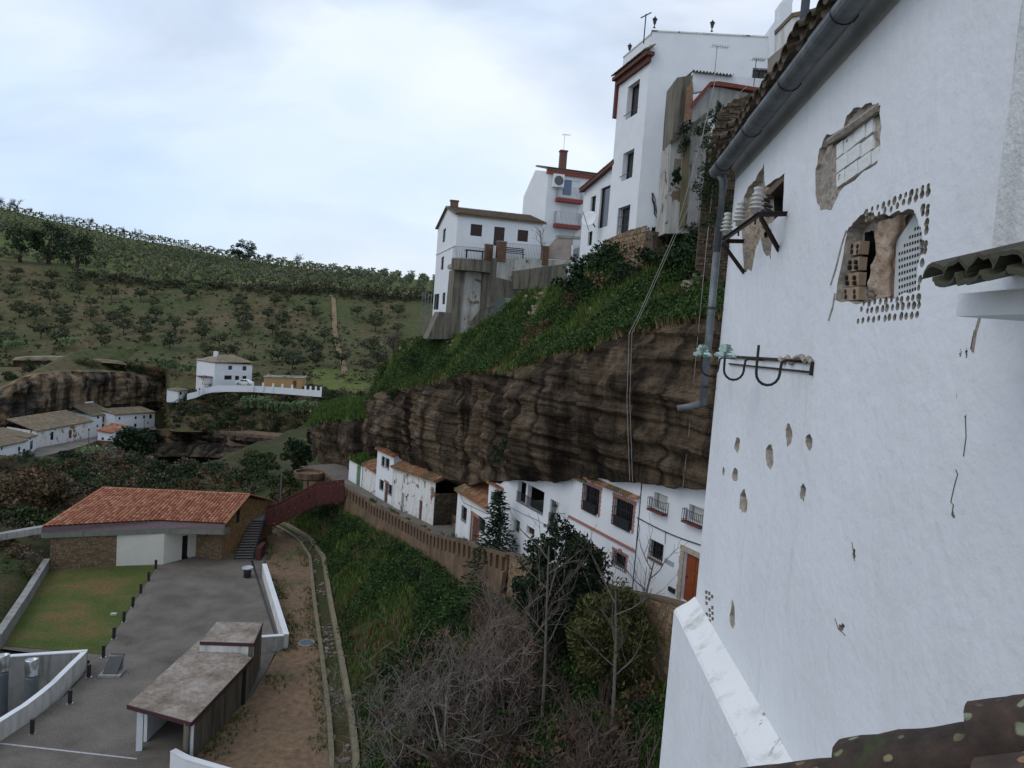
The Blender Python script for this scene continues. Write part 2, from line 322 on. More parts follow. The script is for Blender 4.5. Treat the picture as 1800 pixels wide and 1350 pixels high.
def build_ground():
    xs = np.concatenate([np.arange(-260, -60, 5), np.arange(-60, 22, .8), np.arange(22, 120, 6)])
    ys = np.concatenate([np.arange(-30, 12, 4), np.arange(12, 96, .8), np.arange(96, 215, 2.4)])
    PIT = [(-38, 28), (-28, 32), (-27.6, 39), (-27.2, 44.5), (-28, 48.6), (-34, 49.4)]
    P = []
    for x in xs: P.append([Vector((x, y, ground_z(x, y)-(3.5 if in_poly(x, y, PIT) else .25 if -42 < x < -8 and 26 < y < 78 and interp(y, LW_Y, LW_X) < x < interp(y, CH_Y, CH_X) else 0))) for y in ys])
    m = MB().grid([r[::-1] for r in P]); m.build('ground', SLOPE, smooth=True, kind='structure', origin=(0, 0, 0))
build_ground()
# ---- far hill: surveyed along sight lines, each row at its own distance
HPX = [-900, -300, 0, 150, 270, 330, 420, 560, 640, 800, 1000, 1400]
def hill_rows(px):
    sky = interp(px, [-900, -300, 0, 100, 200, 300, 400, 500, 600, 700, 770, 1000, 1400], [300, 320, 366, 390, 412, 432, 452, 466, 479, 488, 494, 520, 560])
    mid = interp(px, [-900, -300, 0, 200, 400, 550, 700, 1400], [470, 470, 468, 492, 506, 512, 524, 560])
    b2 = interp(px, HPX, [640, 640, 640, 640, 645, 650, 655, 660, 665, 665, 680, 700])
    b1 = interp(px, HPX, [680, 690, 690, 655, 690, 690, 690, 694, 697, 700, 720, 740])
    b0 = interp(px, HPX, [790, 790, 780, 760, 755, 758, 762, 768, 775, 790, 800, 820])
    return [(b0, 176 if px > 290 else 207), (b1, 188 if px > 290 else 210), (b2, 206), (lerp(b2, mid, .45), 246), (mid+9, 298), (mid-3, 306), (lerp(mid, sky, .55), 370), (sky, 470)]
def hill_point(px, t):
    """t from 0 (foot) to 7 (ridge)"""
    r = hill_rows(px); i = min(int(t), 6); f = t-i; y, Y = lerp(r[i][0], r[i+1][0], f), lerp(r[i][1], r[i+1][1], f)
    p = at_y(px, y, Y); p.z += n2(p.x, p.y, .03)*1.2*min(1, t) + n2(p.x, p.y, .12, 4)*.5; return p
GROVEM = ground_mat('grove_grass', [(.32, srgb(76, 92, 44)), (.5, srgb(92, 100, 54)), (.68, srgb(112, 104, 70))], .05, .8, .5); TRACKM = ground_mat('dirt_track', [(.3, srgb(120, 104, 80)), (.7, srgb(138, 120, 94))], .2, 2, .4)
def build_hill():
    P = []
    for i in range(0, 231):
        px = -900+i*10; row = [hill_point(px, t/8) for t in range(0, 57)]; e = row[-1]
        row += [e+Vector((e.x*.1, 50, -6)), e+Vector((e.x*.6, 260, -45)), e+Vector((e.x*4, 2200, -70))]
        P.append(row)
    m = MB().grid(P); w = len(P[0])-1; T = []
    for k in range(60): f = k/59; t = lerp(2.0, 4.25, f); px = interp(f, [0, .3, .6, 1], [606, 596, 590, 581])+2*sin(f*9); T.append([hill_point(px-5.5+f*2, t)+Vector((0, -.2, .3)), hill_point(px+5.5-f*2, t)+Vector((0, -.2, .3))])
    MB().grid(T).build('dirt_track', TRACKM, kind='structure', origin=(0, 0, 0))
    for k in range(len(m.f)):
        i, j = divmod(k, w); p = P[i][j]; px = -900+i*10; tr = abs(px-interp(j, [16, 24, 34], [612, 600, 582])) < 8 and 14 < j < 34
        m.mi[k] = 1 if j+n2(p.x, p.y, .06)*2 > 41 else 1 if (px > 540 and j < 17 and n2(p.x, p.y, .08) > -.2) else 0
    m.build('hill', [HILLM, GROVEM, TRACKM], smooth=True, kind='structure', origin=(0, 0, 0))
build_hill()
# ---- the overhanging cliff above the cave street
CPX = [646, 668, 710, 770, 824, 870, 905, 960, 1003, 1058, 1113, 1238, 1400, 1650]
CE = [788, 784, 809, 835, 852, 846, 843, 845, 841, 842, 847, 859, 872, 890]     # lower edge of the rock
CLIP = [705, 688, 684, 672, 652, 652, 650, 628, 618, 604, 577, 556, 545, 540]   # edge of the turf
CTOP = [703, 652, 600, 588, 584, 556, 520, 506, 500, 445, 420, 388, 370, 360]   # foot of the upper houses
OE = [1.6, 1.0, .7, .6, .3, -.1, -.45, -.5, -.5, -.5, -.5, -.55, -.6, -.6]
OM = [2.2, .3, -.5, -.3, .3, -.9, -1.3, -1.2, -1.2, -1.2, -1.0, -1.0, -1, -1]
OL = [3.0, .9, .6, .5, .6, .1, .1, .1, .1, .1, .2, .3, .3, .3]
OT = [6., 3.2, 3.2, 4.6, 4.9, 4.9, 5.4, 5.6, 5.6, 5.4, 6.0, 6.2, 6.5, 7]
def cliff_rows(px):
    e, l, t = interp(px, CPX, CE), interp(px, CPX, CLIP), interp(px, CPX, CTOP)
    e += noise.noise(Vector((px*.03, 3, 1)))*5+noise.noise(Vector((px*.11, 7, 1)))*2.5
    oe, om, ol, ot = (interp(px, CPX, k) for k in (OE, OM, OL, OT))
    return [(e+14, oe+5.5), (e, oe), (lerp(e, l, .3), lerp(oe, om, .8)), (lerp(e, l, .62), om), (lerp(e, l, .88), lerp(om, ol, .5)), (l, ol), (lerp(l, t, .3), lerp(ol, ot, .42)), (lerp(l, t, .65), lerp(ol, ot, .78)), (t, ot)]
def rock_disp(p, k=1.0):
    a = noise.noise(Vector((p.x*.07, p.y*.07, p.z*1.5)))*.4+noise.noise(Vector((p.x*.16, p.y*.16, p.z*4)))*.18+noise.noise(Vector((p.x*.3, p.y*.3, p.z*9)))*.08
    b = noise.fractal(Vector((p.x*.22, p.y*.22, p.z*.2)), 1., 2., 5)*1.0; c = noise.noise(Vector((p.x*.9, p.y*.9, p.z*.9)))*.15-abs(noise.noise(Vector((p.x*.33, p.y*.33, p.z*.05+5))))*1.7+.45
    return (a+b+c)*k
def build_cliff():
    P = []; K = 9; SUB = [2, 26, 28, 22, 12, 8, 10, 10]
    cols = [646+(1300-646)*i/270 for i in range(271)]+[1300+350*i/24 for i in range(1, 25)]
    for px in cols:
        R = [(y, street_hit(px, y, o)) for y, o in cliff_rows(px)]; col = []
        for i in range(K-1):
            for j in range(SUB[i]):
                f = j/SUB[i]; p = R[i][1].lerp(R[i+1][1], f); q = i+f; col.append((p, q))
        col.append((R[-1][1], 8)); e = R[-1][1]
        o, s, d = street_off(e.x, e.y); nr = Vector((d.y, -d.x, 0)); nl = -nr; out = []
        for p, q in col:
            k = sstep(0, .9, q)*lerp(.3, 1, sstep(1.0, 1.6, q))
            a = rock_disp(p) if q < 4.6 else lerp(rock_disp(p), n2(p.x, p.y, .35, 2)*.5+n2(p.x, p.y, 1.1)*.15, min(1, (q-4.6)/.8))
            if q > 7.6: a *= .3
            out.append(p+nl*a*k+Vector((0, 0, .25*a if q > 5 else 0)))
        t0 = out[-1]; out += [t0+nr*3+Vector((0, 0, -.3)), t0+nr*45+Vector((0, 0, -1))]
        P.append(out)
    b = len(P[0]); m = MB(); m.v = [tuple(p) for r in P for p in r]
    rows5 = sum(SUB[:5])
    for i in range(len(P)-1):
        for j in range(b-1):
            m.f.append((i*b+j, (i+1)*b+j, (i+1)*b+j+1, i*b+j+1))
            p = P[i][j]; m.mi.append(1 if j+n2(p.x, p.y, .5, 8)*5+n2(p.x, p.y, 1.6, 3)*3 > rows5 else 0)
    o = m.build('cliff', [ROCK, CLIFFGRASS], kind='structure', origin=(0, 0, 0)); return P, rows5
CLIFF_P, CLIFF_R5 = build_cliff()
# ---- the lower knoll of rock where the cliff ends
def build_knoll():
    xs = [541, 549, 562, 585, 611, 640, 665, 690]
    top = [748, 734, 716, 705, 701, 702, 703, 703]; lip = [752, 748, 744, 738, 735, 733, 735, 738]; bot = [768, 786, 806, 836, 842, 848, 850, 850]
    P = []
    for i in range(80):
        px = 541+149*i/79; t, l, b_ = (interp(px, xs, k) for k in (top, lip, bot)); e = 1-sstep(541, 565, px)
        R = [(b_+4, 3.2), (lerp(b_, l, .02), 3.0), (lerp(b_, l, .5), 3.0-1.2*(1-e)), (lerp(b_, l, .85), 1.6), (l, 1.9), (lerp(l, t, .6), 4.5), (t, 9)]
        pts = [street_hit(px, y, o+2*e) for y, o in R]; row = []
        for a in range(6):
            for j in range(7):
                p = pts[a].lerp(pts[a+1], j/7); q = a+j/7; dd = rock_disp(p, .8) if q < 4 else n2(p.x, p.y, .5)*.5
                row.append(p+Vector((-.85, -.5, 0))*dd)
        row.append(pts[-1]); row.append(pts[-1]+Vector((14, 8, -1))); P.append(row)
    m = MB(); b = len(P[0]); m.v = [tuple(p) for r in P for p in r]
    for i in range(len(P)-1):
        for j in range(b-1): m.f.append((i*b+j, (i+1)*b+j, (i+1)*b+j+1, i*b+j+1)); m.mi.append(1 if j+n2(i*.3, j*.3, 1)*4 > 27 else 0)
    m.build('rock_knoll', [ROCK, CLIFFGRASS], kind='structure', origin=(0, 0, 0)); return P
KNOLL_P = build_knoll()
# ---- far left cliff over the white cave houses (two tiers)
def build_far_cliff():
    xs = [-420, -200, -60, 0, 50, 100, 150, 215, 260, 300, 318, 330]
    bot = [900, 860, 810, 775, 752, 742, 735, 728, 722, 716, 712, 705]
    top = [690, 690, 690, 684, 660, 655, 653, 655, 662, 674, 680, 690]
    P = []
    for i in range(150):
        px = -420+750*i/149; b_, t = interp(px, xs, bot), interp(px, xs, top); Y = interp(px, [-420, 0, 60, 160, 270, 330], [160, 160, 163, 180, 203, 212])
        R = [(b_+12, Y+7), (b_, Y+5), (lerp(b_, t, .4), Y+3), (lerp(b_, t, .8), Y+1.5), (t, Y+3), (t-4, Y+11)]
        row = []; pts = [at_y(px, y, yy) for y, yy in R]
        for a in range(5):
            for j in range(9):
                p = pts[a].lerp(pts[a+1], j/9); dd = noise.fractal(Vector((p.x*.09, p.y*.09, p.z*.16)), 1, 2, 6)*3.2+noise.noise(Vector((p.x*.1, p.y*.1, p.z*.9)))*.8
                row.append(p+Vector((.35, -.93, 0))*dd)
        row.append(pts[-1]); row.append(pts[-1]+Vector((-3, 22, 4))); P.append(row)
    m = MB(); b = len(P[0]); m.v = [tuple(p) for r in P for p in r]
    for i in range(len(P)-1):
        for j in range(b-1): m.f.append((i*b+j, (i+1)*b+j, (i+1)*b+j+1, i*b+j+1)); m.mi.append(1 if j+n2(i*.25, j*.3, 1)*6 > 40 else 0)
    m.build('far_cliff', [ROCK_FAR, HILLM], kind='structure', origin=(0, 0, 0))
    P = []                                                          # sandy ledge and its overhanging brow
    for i in range(70):
        px = 22+(222-22)*i/69; u = i/69; k = sin(pi*min(1, max(0, u)))**.4
        Y = 196+u*2; R = [(lerp(655, 658, u)+3, Y), (lerp(652, 650, u), Y+3.5), (lerp(640, 645, u), Y+4.5*k), (lerp(636, 642, u), Y+4.5*k), (lerp(634, 641, u)-2*k, Y-.5), (lerp(632, 640, u)-8*k, Y-.3), (lerp(632, 640, u)-10*k, Y+8)]
        pts = [at_y(px, y, yy) for y, yy in R]; row = []
        for a in range(6):
            for j in range(3):
                p = pts[a].lerp(pts[a+1], j/3); row.append(p+Vector((0, -.9, .3))*noise.fractal(Vector((p.x*.2, p.y*.2, p.z*.5)), 1, 2, 4)*.6)
        row.append(pts[-1]); P.append(row)
    m = MB(); b = len(P[0]); m.v = [tuple(p) for r in P for p in r]
    for i in range(len(P)-1):
        for j in range(b-1): m.f.append((i*b+j, (i+1)*b+j, (i+1)*b+j+1, i*b+j+1)); m.mi.append(0)
    m.build('sandstone_ledge', ROCK_LEDGE, kind='structure', origin=(0, 0, 0))
ROCK_LEDGE = simple('pale_sandstone', srgb(142, 126, 104), .95, .35, .8, bstr=.6, bscale=5, stretch=(.3, .3, 2))
build_far_cliff()
# ---- cave street (paved ramp between house fronts and the retaining wall)
def street_frame(s, off):
    """point at arc length s along the house fronts, off metres inward"""
    acc = -20
    for i in range(len(QL)-1):
        d = QL[i+1]-QL[i]; Ln = d.length
        if s <= acc+Ln or i == len(QL)-2:
            d = d/Ln; q = QL[i]+d*(s-acc); return Vector((q.x+d.y*off, q.y-d.x*off, 0))
        acc += Ln
def build_street():
    P = []
    for i in range(140):
        s = -14+i*.6; z = street_z(s); P.append([Vector((p.x, p.y, z+dz)) for p, dz in ((street_frame(s, 5), 0), (street_frame(s, .3), 0), (street_frame(s, -1.2), -.05), (street_frame(s, -2.0), 0.02))])
    MB().grid(P).build('street', STREETM, smooth=True, kind='structure', origin=(0, 0, 0))
build_street()
# ---- valley floor: plaza, lawn, dirt path, drain channel
def flat(name, pts, z, mat, kind='structure', n=1):
    bm = bmesh.new(); bm.faces.new([bm.verts.new((p[0], p[1], z)) for p in pts]); bmesh.ops.triangulate(bm, faces=bm.faces[:])
    me = bpy.data.meshes.new(name); bm.to_mesh(me); bm.free(); me.materials.append(mat); o = link(name, me, (0, 0, 0)); return tag(o, kind=kind)
def zp(x, y, z=0): p = at_z(x/2.547, 820+y/2.547, z); return Vector((p.x, p.y, z))
PIT = [(-40, 28), (-27.5, 32), (-27.2, 36), (-26.95, 39.1), (-26.6, 42), (-26.5, 44.5), (-26.8, 47), (-27.6, 49.2), (-34.5, 50.0), (-42, 50)]
PLAZA = [(-40.9, 65.4), (-35.8, 67.66), (-32, 69), (-31.3, 72.6), (-24, 76), (-23.1, 71.2), (-16.2, 55.4), (-15.6, 50), (-15.4, 46), (-16.6, 40), (-16.9, 38), (-14, 30), (-26, 26)]+PIT[1:-1]
flat('plaza', PLAZA, .0, PAVE)
flat('lawn', [(-40.6, 65.3), (-35.8, 67.4), (-32.3, 68.4), (-28.2, 53.0), (-27.4, 50.2), (-34.4, 50.4)], .03, LAWN)
pathp = [(interp(y, CH_Y, CH_X)-.02, y) for y in range(28, 88, 3)]
flat('dirt_path', [(-13.9, 30)]+pathp+[(-28.6, 86), (-24.5, 77), (-22.9, 70.9), (-16.0, 55.3), (-15.55, 50), (-15.35, 46), (-16.55, 40), (-16.8, 38)], .012, DIRT)
def build_channel():
    m = MB(); ys = [26+i*2 for i in range(32)]
    prof = [(-.02, -.25), (0, .22), (.28, .22), (.33, -.05), (1.25, -.05), (1.3, .3), (1.62, .34), (1.72, -.2)]
    P = [[Vector((interp(y, CH_Y, CH_X)+a, y+a*.25, b+n2(a, y, .7)*.03)) for a, b in prof] for y in ys]
    m.grid(P).build('drain_channel', CHAN, kind='structure', origin=(0, 0, 0))
CHAN = concrete('mossy_channel_concrete', srgb(126, 116, 92), srgb(70, 64, 48), .5)
build_channel()
# litter of stones and dead leaves in the channel
m = MB()
for i in range(420):
    y = rng.uniform(38, 84); x = interp(y, CH_Y, CH_X)+rng.uniform(.36, 1.2)
    if n2(x, y, .3, 9) < -.05: continue
    r = rng.uniform(.04, .16); m.box((x, y, .0), (r*2, r*1.6, r), rng.uniform(0, 3))
m.build('gravel', simple('channel_stones', srgb(120, 112, 100), .9, .3, 4, isl=.5), kind='stuff')
# ================================================================ BUILDING KIT
def facade(m, PL, u0, u1, zb, zt, holes=(), rev=.22, o=0, back=True):
    """wall face with real openings and their reveals; zb, zt are numbers or functions of u"""
    fb = zb if callable(zb) else (lambda u: zb); ft = zt if callable(zt) else (lambda u: zt)
    us = sorted({u0, u1} | {h[0] for h in holes} | {h[1] for h in holes}); zs = sorted({h[2] for h in holes} | {h[3] for h in holes})
    Z = [None]+zs+['t']
    def z(k, u): return fb(u) if k is None else ft(u) if k == 't' else max(min(k, ft(u)), fb(u))
    for i in range(len(us)-1):
        a, b = us[i], us[i+1]; mid = (a+b)/2
        for j in range(len(Z)-1):
            k0, k1 = Z[j], Z[j+1]
            if k0 is not None and k1 != 't' and any(h[0]-1e-6 < mid < h[1]+1e-6 and h[2]-1e-6 <= k0 and k1 <= h[3]+1e-6 for h in holes): continue
            m.poly([PL.P(a, z(k0, a), o), PL.P(b, z(k0, b), o), PL.P(b, z(k1, b), o), PL.P(a, z(k1, a), o)])
    for h in holes:
        a, b, c, d = h[:4]
        for (p, q) in (((a, c), (a, d)), ((a, d), (b, d)), ((b, d), (b, c)), ((b, c), (a, c))):
            m.poly([PL.P(p[0], p[1], o), PL.P(q[0], q[1], o), PL.P(q[0], q[1], o-rev), PL.P(p[0], p[1], o-rev)])
def pbox(m, PL, u0, u1, z0, z1, o0, o1):
    q = [PL.P(u, z, o) for o in (o0, o1) for (u, z) in ((u0, z0), (u1, z0), (u1, z1), (u0, z1))]; return m.hexa(q[:4], q[4:])
def window(par, PL, h, rev=.2, grille=0, fr=.06, frame_mat=None, pane_mat=None, mull=1, bars_o=.05, label=None):
    """frame > pane, grille: set into the opening h of a facade"""
    a, b, c, d = h[:4]; m = MB()
    for (u0, u1, z0, z1) in ((a, a+fr, c, d), (b-fr, b, c, d), (a+fr, b-fr, d-fr, d), (a+fr, b-fr, c, c+fr)): pbox(m, PL, u0, u1, z0, z1, -rev+.01, -rev+.07)
    if mull: pbox(m, PL, (a+b)/2-fr*.4, (a+b)/2+fr*.4, c+fr, d-fr, -rev+.012, -rev+.062)
    w = m.build('window', frame_mat or WOOD_DARK, par, label=label)
    pbox(MB(), PL, a, b, c, d, -rev, -rev+.008).build('pane', pane_mat or GLASS, w)
    if grille:
        g = MB(); n = grille; s = .012
        for i in range(n+1): u = lerp(a, b, (i+.0)/n); pbox(g, PL, u-s, u+s, c-.05, d+.05, bars_o-s, bars_o+s)
        for k in range(4): z = lerp(c-.04, d+.04, k/3); pbox(g, PL, a-.03, b+.03, z-s, z+s, bars_o-s*1.2, bars_o+s*1.4)
        g.build('grille', IRON, w)
    return w
def door(par, PL, h, mat, rev=.2, label=None, knob=True):
    a, b, c, d = h[:4]; m = MB(); pbox(m, PL, a, b, c, d, -rev, -rev+.04)
    w = (b-a)
    for k in range(3):
        z0, z1 = lerp(c, d, .06+.31*k), lerp(c, d, .06+.31*k+.25)
        for i in (0, 1): pbox(m, PL, a+w*(.1+.42*i), a+w*(.48+.42*i), z0, z1, -rev+.04, -rev+.065)
    o = m.build('door', mat, par, label=label)
    if knob: k = MB(); k.lathe(PL.P(a+w*.88, (c+d)/2, -rev+.04), [(.02, 0), (.02, .04), (.04, .05), (.035, .09), (.01, .1)], 8, axis=PL.n); k.build('handle', IRON, o)
    return o
def railing(m, pts, h, step=.13, r=.011, rail=.02):
    pts = [Vector(p) for p in pts]; up = Vector((0, 0, h))
    for a, b in zip(pts[:-1], pts[1:]):
        m.bar(a+up, b+up, rail*2, rail); m.bar(a+Vector((0, 0, .06)), b+Vector((0, 0, .06)), rail, rail); n = max(1, int((b-a).length/step))
        for i in range(n+1): p = a.lerp(b, i/n); m.bar(p, p+up, r*2, r*2)
def roof_tiles(m, A, B, C, D, cols, rows, rise=.06, seg=3):
    """A-B eave, D-C ridge: barrel tiles laid in overlapping courses (each its own piece)"""
    A, B, C, D = (Vector(p) for p in (A, B, C, D)); n = (B-A).cross(D-A).normalized()
    if n.z < 0: n = -n
    for i in range(cols):
        jit = rng.uniform(-.06, .06)
        for j in range(rows):
            v0, v1 = j/rows-.04/rows, min(1, (j+1.12)/rows); e0, e1 = [], []; dv = rng.uniform(-.04, .04)/rows; du = rng.uniform(-.04, .04)
            for k in range(seg+1):
                a = pi*k/seg; u = (i+.5-.47*cos(a)+jit*.3+du)/cols; hh = sin(a)*rise
                for v, e, l in ((v0+dv, e0, .03), (v1, e1, .0)): e.append(A.lerp(B, u).lerp(D.lerp(C, u), max(0, v) if v > 0 else v)+n*(hh+l+.004))
            q = len(e0); m.add(e0+e1, [(x, x+1, q+x+1, q+x) for x in range(q-1)])
def stones(m, PL, u0, u1, zb, zt, ch=.22, lw=(.22, .5), proud=.05, o=0, gap=.015):
    """courses of rough stones standing proud of their joints"""
    fb = zb if callable(zb) else (lambda u: zb); ft = zt if callable(zt) else (lambda u: zt)
    zmin = min(fb(u0), fb(u1), fb((u0+u1)/2)); zmax = max(ft(u0), ft(u1), ft((u0+u1)/2)); z = zmin
    while z < zmax:
        h = ch*rng.uniform(.8, 1.25); u = u0-rng.uniform(0, .2)
        while u < u1:
            w = rng.uniform(*lw); a, b = max(u, u0), min(u+w, u1); mid = (a+b)/2
            lo, hi = max(z, fb(mid)), min(z+h, ft(mid))
            if b-a > .06 and hi-lo > .05:
                p = proud*rng.uniform(.3, 1); j = lambda: rng.uniform(-gap, gap)
                f = [(a+gap, lo+gap), (b-gap, lo+gap), (b-gap, hi-gap), (a+gap, hi-gap)]
                m.hexa([PL.P(x, y, o-.03) for x, y in f], [PL.P(x+j()+(.02 if x < mid else -.02), y+j(), o+p) for x, y in f])
            u += w
        z += h
# ================================================================ MUSEUM AND PLAZA
def build_museum():
    root = thing('visitor_building', (-34, 69, 0), 'low stone building with broad orange tile roof beside the lawn and plaza', 'building')
    def base(x, y): return Vector((x, y, 0))
    c = [base(-40.75, 65.6), base(-35.8, 67.66), base(-32.0, 69.0), base(-30.2, 72.0), base(-27.26, 71.3)]
    E = [at_z(75, 926, 4.0), at_z(277, 915, 4.0), at_z(396, 920.5, 4.0)]; R0, R1 = at_z(180, 857.5, 5.95), at_z(439, 869, 5.9); Bk1 = at_z(481, 880, 3.75); Bk0 = R0+(Bk1-R1)
    Rm = R0.lerp(R1, .56)
    def pl(a, b): d = b-a; P_ = Plane(a, math.degrees(atan2(d.x, d.y)), 1); return P_, d.length
    def outward(P_):
        if P_.n.dot(C0-P_.p) < 0: P_.n = -P_.n
        return P_
    # front walls
    for k, mat, stone in ((0, MORTAR, 1), (1, CREAM, 0), (3, MORTAR, 1)):
        P_, Ln = pl(c[k], c[k+1]); outward(P_); m = MB(); pbox(m, P_, 0, Ln, -.3, 3.3, -.35, 0); w = m.build('stone_wall' if stone else 'cream_wall', mat, root)
        if stone: s = MB(); stones(s, P_, .02, Ln-.02, 0, 3.05, .17, (.2, .5), .05); s.build('stone', STONE, w, kind='stuff')
    P_, Ln = pl(c[2], c[3]); outward(P_); m = MB(); h = (1.95, 2.75, .0, 2.35); facade(m, P_, 0, Ln, -.02, 3.3, [h], .3); m.build('cream_wall', CREAM, root)
    m = MB(); pbox(m, P_, h[0], h[1], 0, 2.35, -.4, -.3); m.build('door', DARK, root, label='dark open doorway in the cream wall')  # near-black sheet stands in for the shade inside the doorway
    # gable wall beside the stairs
    G1 = Vector((Bk1.x, Bk1.y, 0)); P_, Ln = pl(c[4], G1); P_.n = Vector((P_.d.y, -P_.d.x, 0)); zr = (Vector((R1.x, R1.y, 0))-c[4]).dot(P_.d)
    top = lambda u: interp(u, [0, zr, Ln], [3.75, 5.6, 3.5])
    m = MB()
    for a, b in ((0, zr), (zr, Ln)): m.hexa([P_.P(u, z, o) for u, z, o in ((a, -.3, 0), (b, -.3, 0), (b, -.3, -.4), (a, -.3, -.4))], [P_.P(u, z, o) for u, z, o in ((a, top(a), 0), (b, top(b), 0), (b, top(b), -.4), (a, top(a), -.4))])
    w = m.build('gable_wall', SANDWALL, root); s = MB(); stones(s, P_, .03, Ln, 0, top, .18, (.22, .55), .05); s.build('stone', simple('gable_stone', srgb(158, 124, 84), .95, .35, 6, bstr=.5, isl=.25), w, kind='stuff')
    m = MB(); pbox(m, P_, zr*.62, zr*.62+.5, 3.2, 4.5, -.02, .08); m.build('wall_vent', IRON, root)
    # fascia beam, flashing, roof
    F = [at_z(72, 946, 3.0), at_z(288, 938, 3.0), at_z(394, 940, 3.0)]
    m = MB()
    for a, b in zip(F[:-1], F[1:]):
        d = (b-a).normalized(); n = Vector((-d.y, d.x, 0)); m.hexa([a, b, b+n*1.4, a+n*1.4], [p+Vector((0, 0, .46)) for p in (a, b, b+n*1.4, a+n*1.4)])
    gr = P_.d; m.hexa([F[2], F[2]+gr*1.0, F[2]+gr*1.0-Vector((.8, 0, 0)), F[2]-Vector((.8, 0, 0))], [p+Vector((0, 0, .455)) for p in (F[2], F[2]+gr*1.0, F[2]+gr-Vector((.8, 0, 0)), F[2]-Vector((.8, 0, 0)))])
    m.build('fascia_beam', concrete('fascia_concrete', srgb(128, 132, 118), srgb(84, 86, 72), .5), root)
    m = MB(); up = Vector((0, 0, .47))
    for i in range(2): m.poly([F[i]+up, F[i+1]+up, E[i+1]-Vector((0, 0, .03)), E[i]-Vector((0, 0, .03))])
    m.build('roof_flashing', simple('purple_zinc', srgb(92, 72, 74), .5, .3, 1.2, stretch=(3, 3, .3)), root)
    th = Vector((0, 0, -.12)); m = MB(); dn = Vector((0, 0, -.03))
    for q in ((E[0], E[1], Rm, R0), (E[1], E[2], R1, Rm), (Bk0, Bk1, R1, R0)): G = [[q[0].lerp(q[1], i/8).lerp(q[3].lerp(q[2], i/8), j/8)+dn for j in range(9)] for i in range(9)]; m.grid(G)
    rf = m.build('roof', BROWN_TRIM, root)
    m = MB(); roof_tiles(m, E[0], E[1], Rm, R0, 24, 17, .13); roof_tiles(m, E[1], E[2], R1, Rm, 19, 17, .13); m.build('roof_tile', TILE, rf, kind='stuff')
    m = MB(); m.tube([R0+Vector((0, 0, .02)), R1+Vector((0, 0, .02))], .11, 8); m.tube([E[2], R1], .09, 6); m.tube([E[0], R0], .09, 6); m.tube([R1, Bk1], .07, 6); m.build('ridge_tile', TILE, rf)
    # coping beam running off to the left of the building
    m = MB(); a, b = at_y(73, 938, 66.3), at_y(-90, 966, 66.3)
    m.hexa([a, b, b+Vector((0, 1.2, 0)), a+Vector((0, 1.2, 0))], [p+Vector((0, 0, .6)) for p in (a, b, b+Vector((0, 1.2, 0)), a+Vector((0, 1.2, 0)))]); m.build('coping', CONC, root)
    return c, P_
MUS_C, MUS_PL = build_museum()
def build_stairs():
    b0, b1 = Vector((-26.3, 71.9, 0)), Vector((-24.55, 72.3, 0)); t0, t1 = at_z(441, 913, 2.75), at_z(466, 913, 2.75)
    root = thing('outdoor_staircase', (-25.3, 74.5, 0), 'grey metal staircase climbing the gable wall to the rusty footbridge', 'staircase')
    n = 15
    for i in range(n):
        f = (i+1)/n; a, b = b0.lerp(t0, f), b1.lerp(t1, f); d = (Vector((t0.x-b0.x, t0.y-b0.y, 0))/n); z = Vector((0, 0, -.06))
        m = MB().hexa([a+z-d*.95, b+z-d*.95, b+z, a+z], [a-d*.95, b-d*.95, b, a]); m.build('tread', TREAD, root)
    m = MB()
    for p, q in ((b0, t0), (b1, t1)): m.bar(p+Vector((0, 0, -.05)), q+Vector((0, 0, -.15)), .08, .28)
    m.build('stringer', IRON, root)
    d = Vector((t0.x-b0.x, t0.y-b0.y, 0)).normalized()
    m = MB().hexa([t0+Vector((0, 0, -.15)), t1+Vector((0, 0, -.15)), t1+d*2.6+Vector((0, 0, -.15)), t0+d*2.6+Vector((0, 0, -.15))], [t0, t1, t1+d*2.6, t0+d*2.6]); m.build('landing', TREAD, root)
    m = MB(); railing(m, [b1+Vector((.05, 0, 0)), t1+Vector((.05, 0, 0))], .95, .3, .014); m.build('handrail', IRON, root)
    m = MB(); e = b1+Vector((.3, -.3, 0)); m.hexa([e, e+Vector((.5, .1, 0)), e+Vector((.3, 2.2, 0)), e+Vector((-.1, 2.1, 0))], [p+Vector((0, 0, 1.25)) for p in (e, e+Vector((.5, .1, 0)), e+Vector((.3, 2.2, 0)), e+Vector((-.1, 2.1, 0)))]); m.build('side_panel', CORTEN, root)
    return t0, t1, d
TREAD = simple('grey_tread', srgb(112, 110, 108), .7, .2)
ST0, ST1, STD = build_stairs()
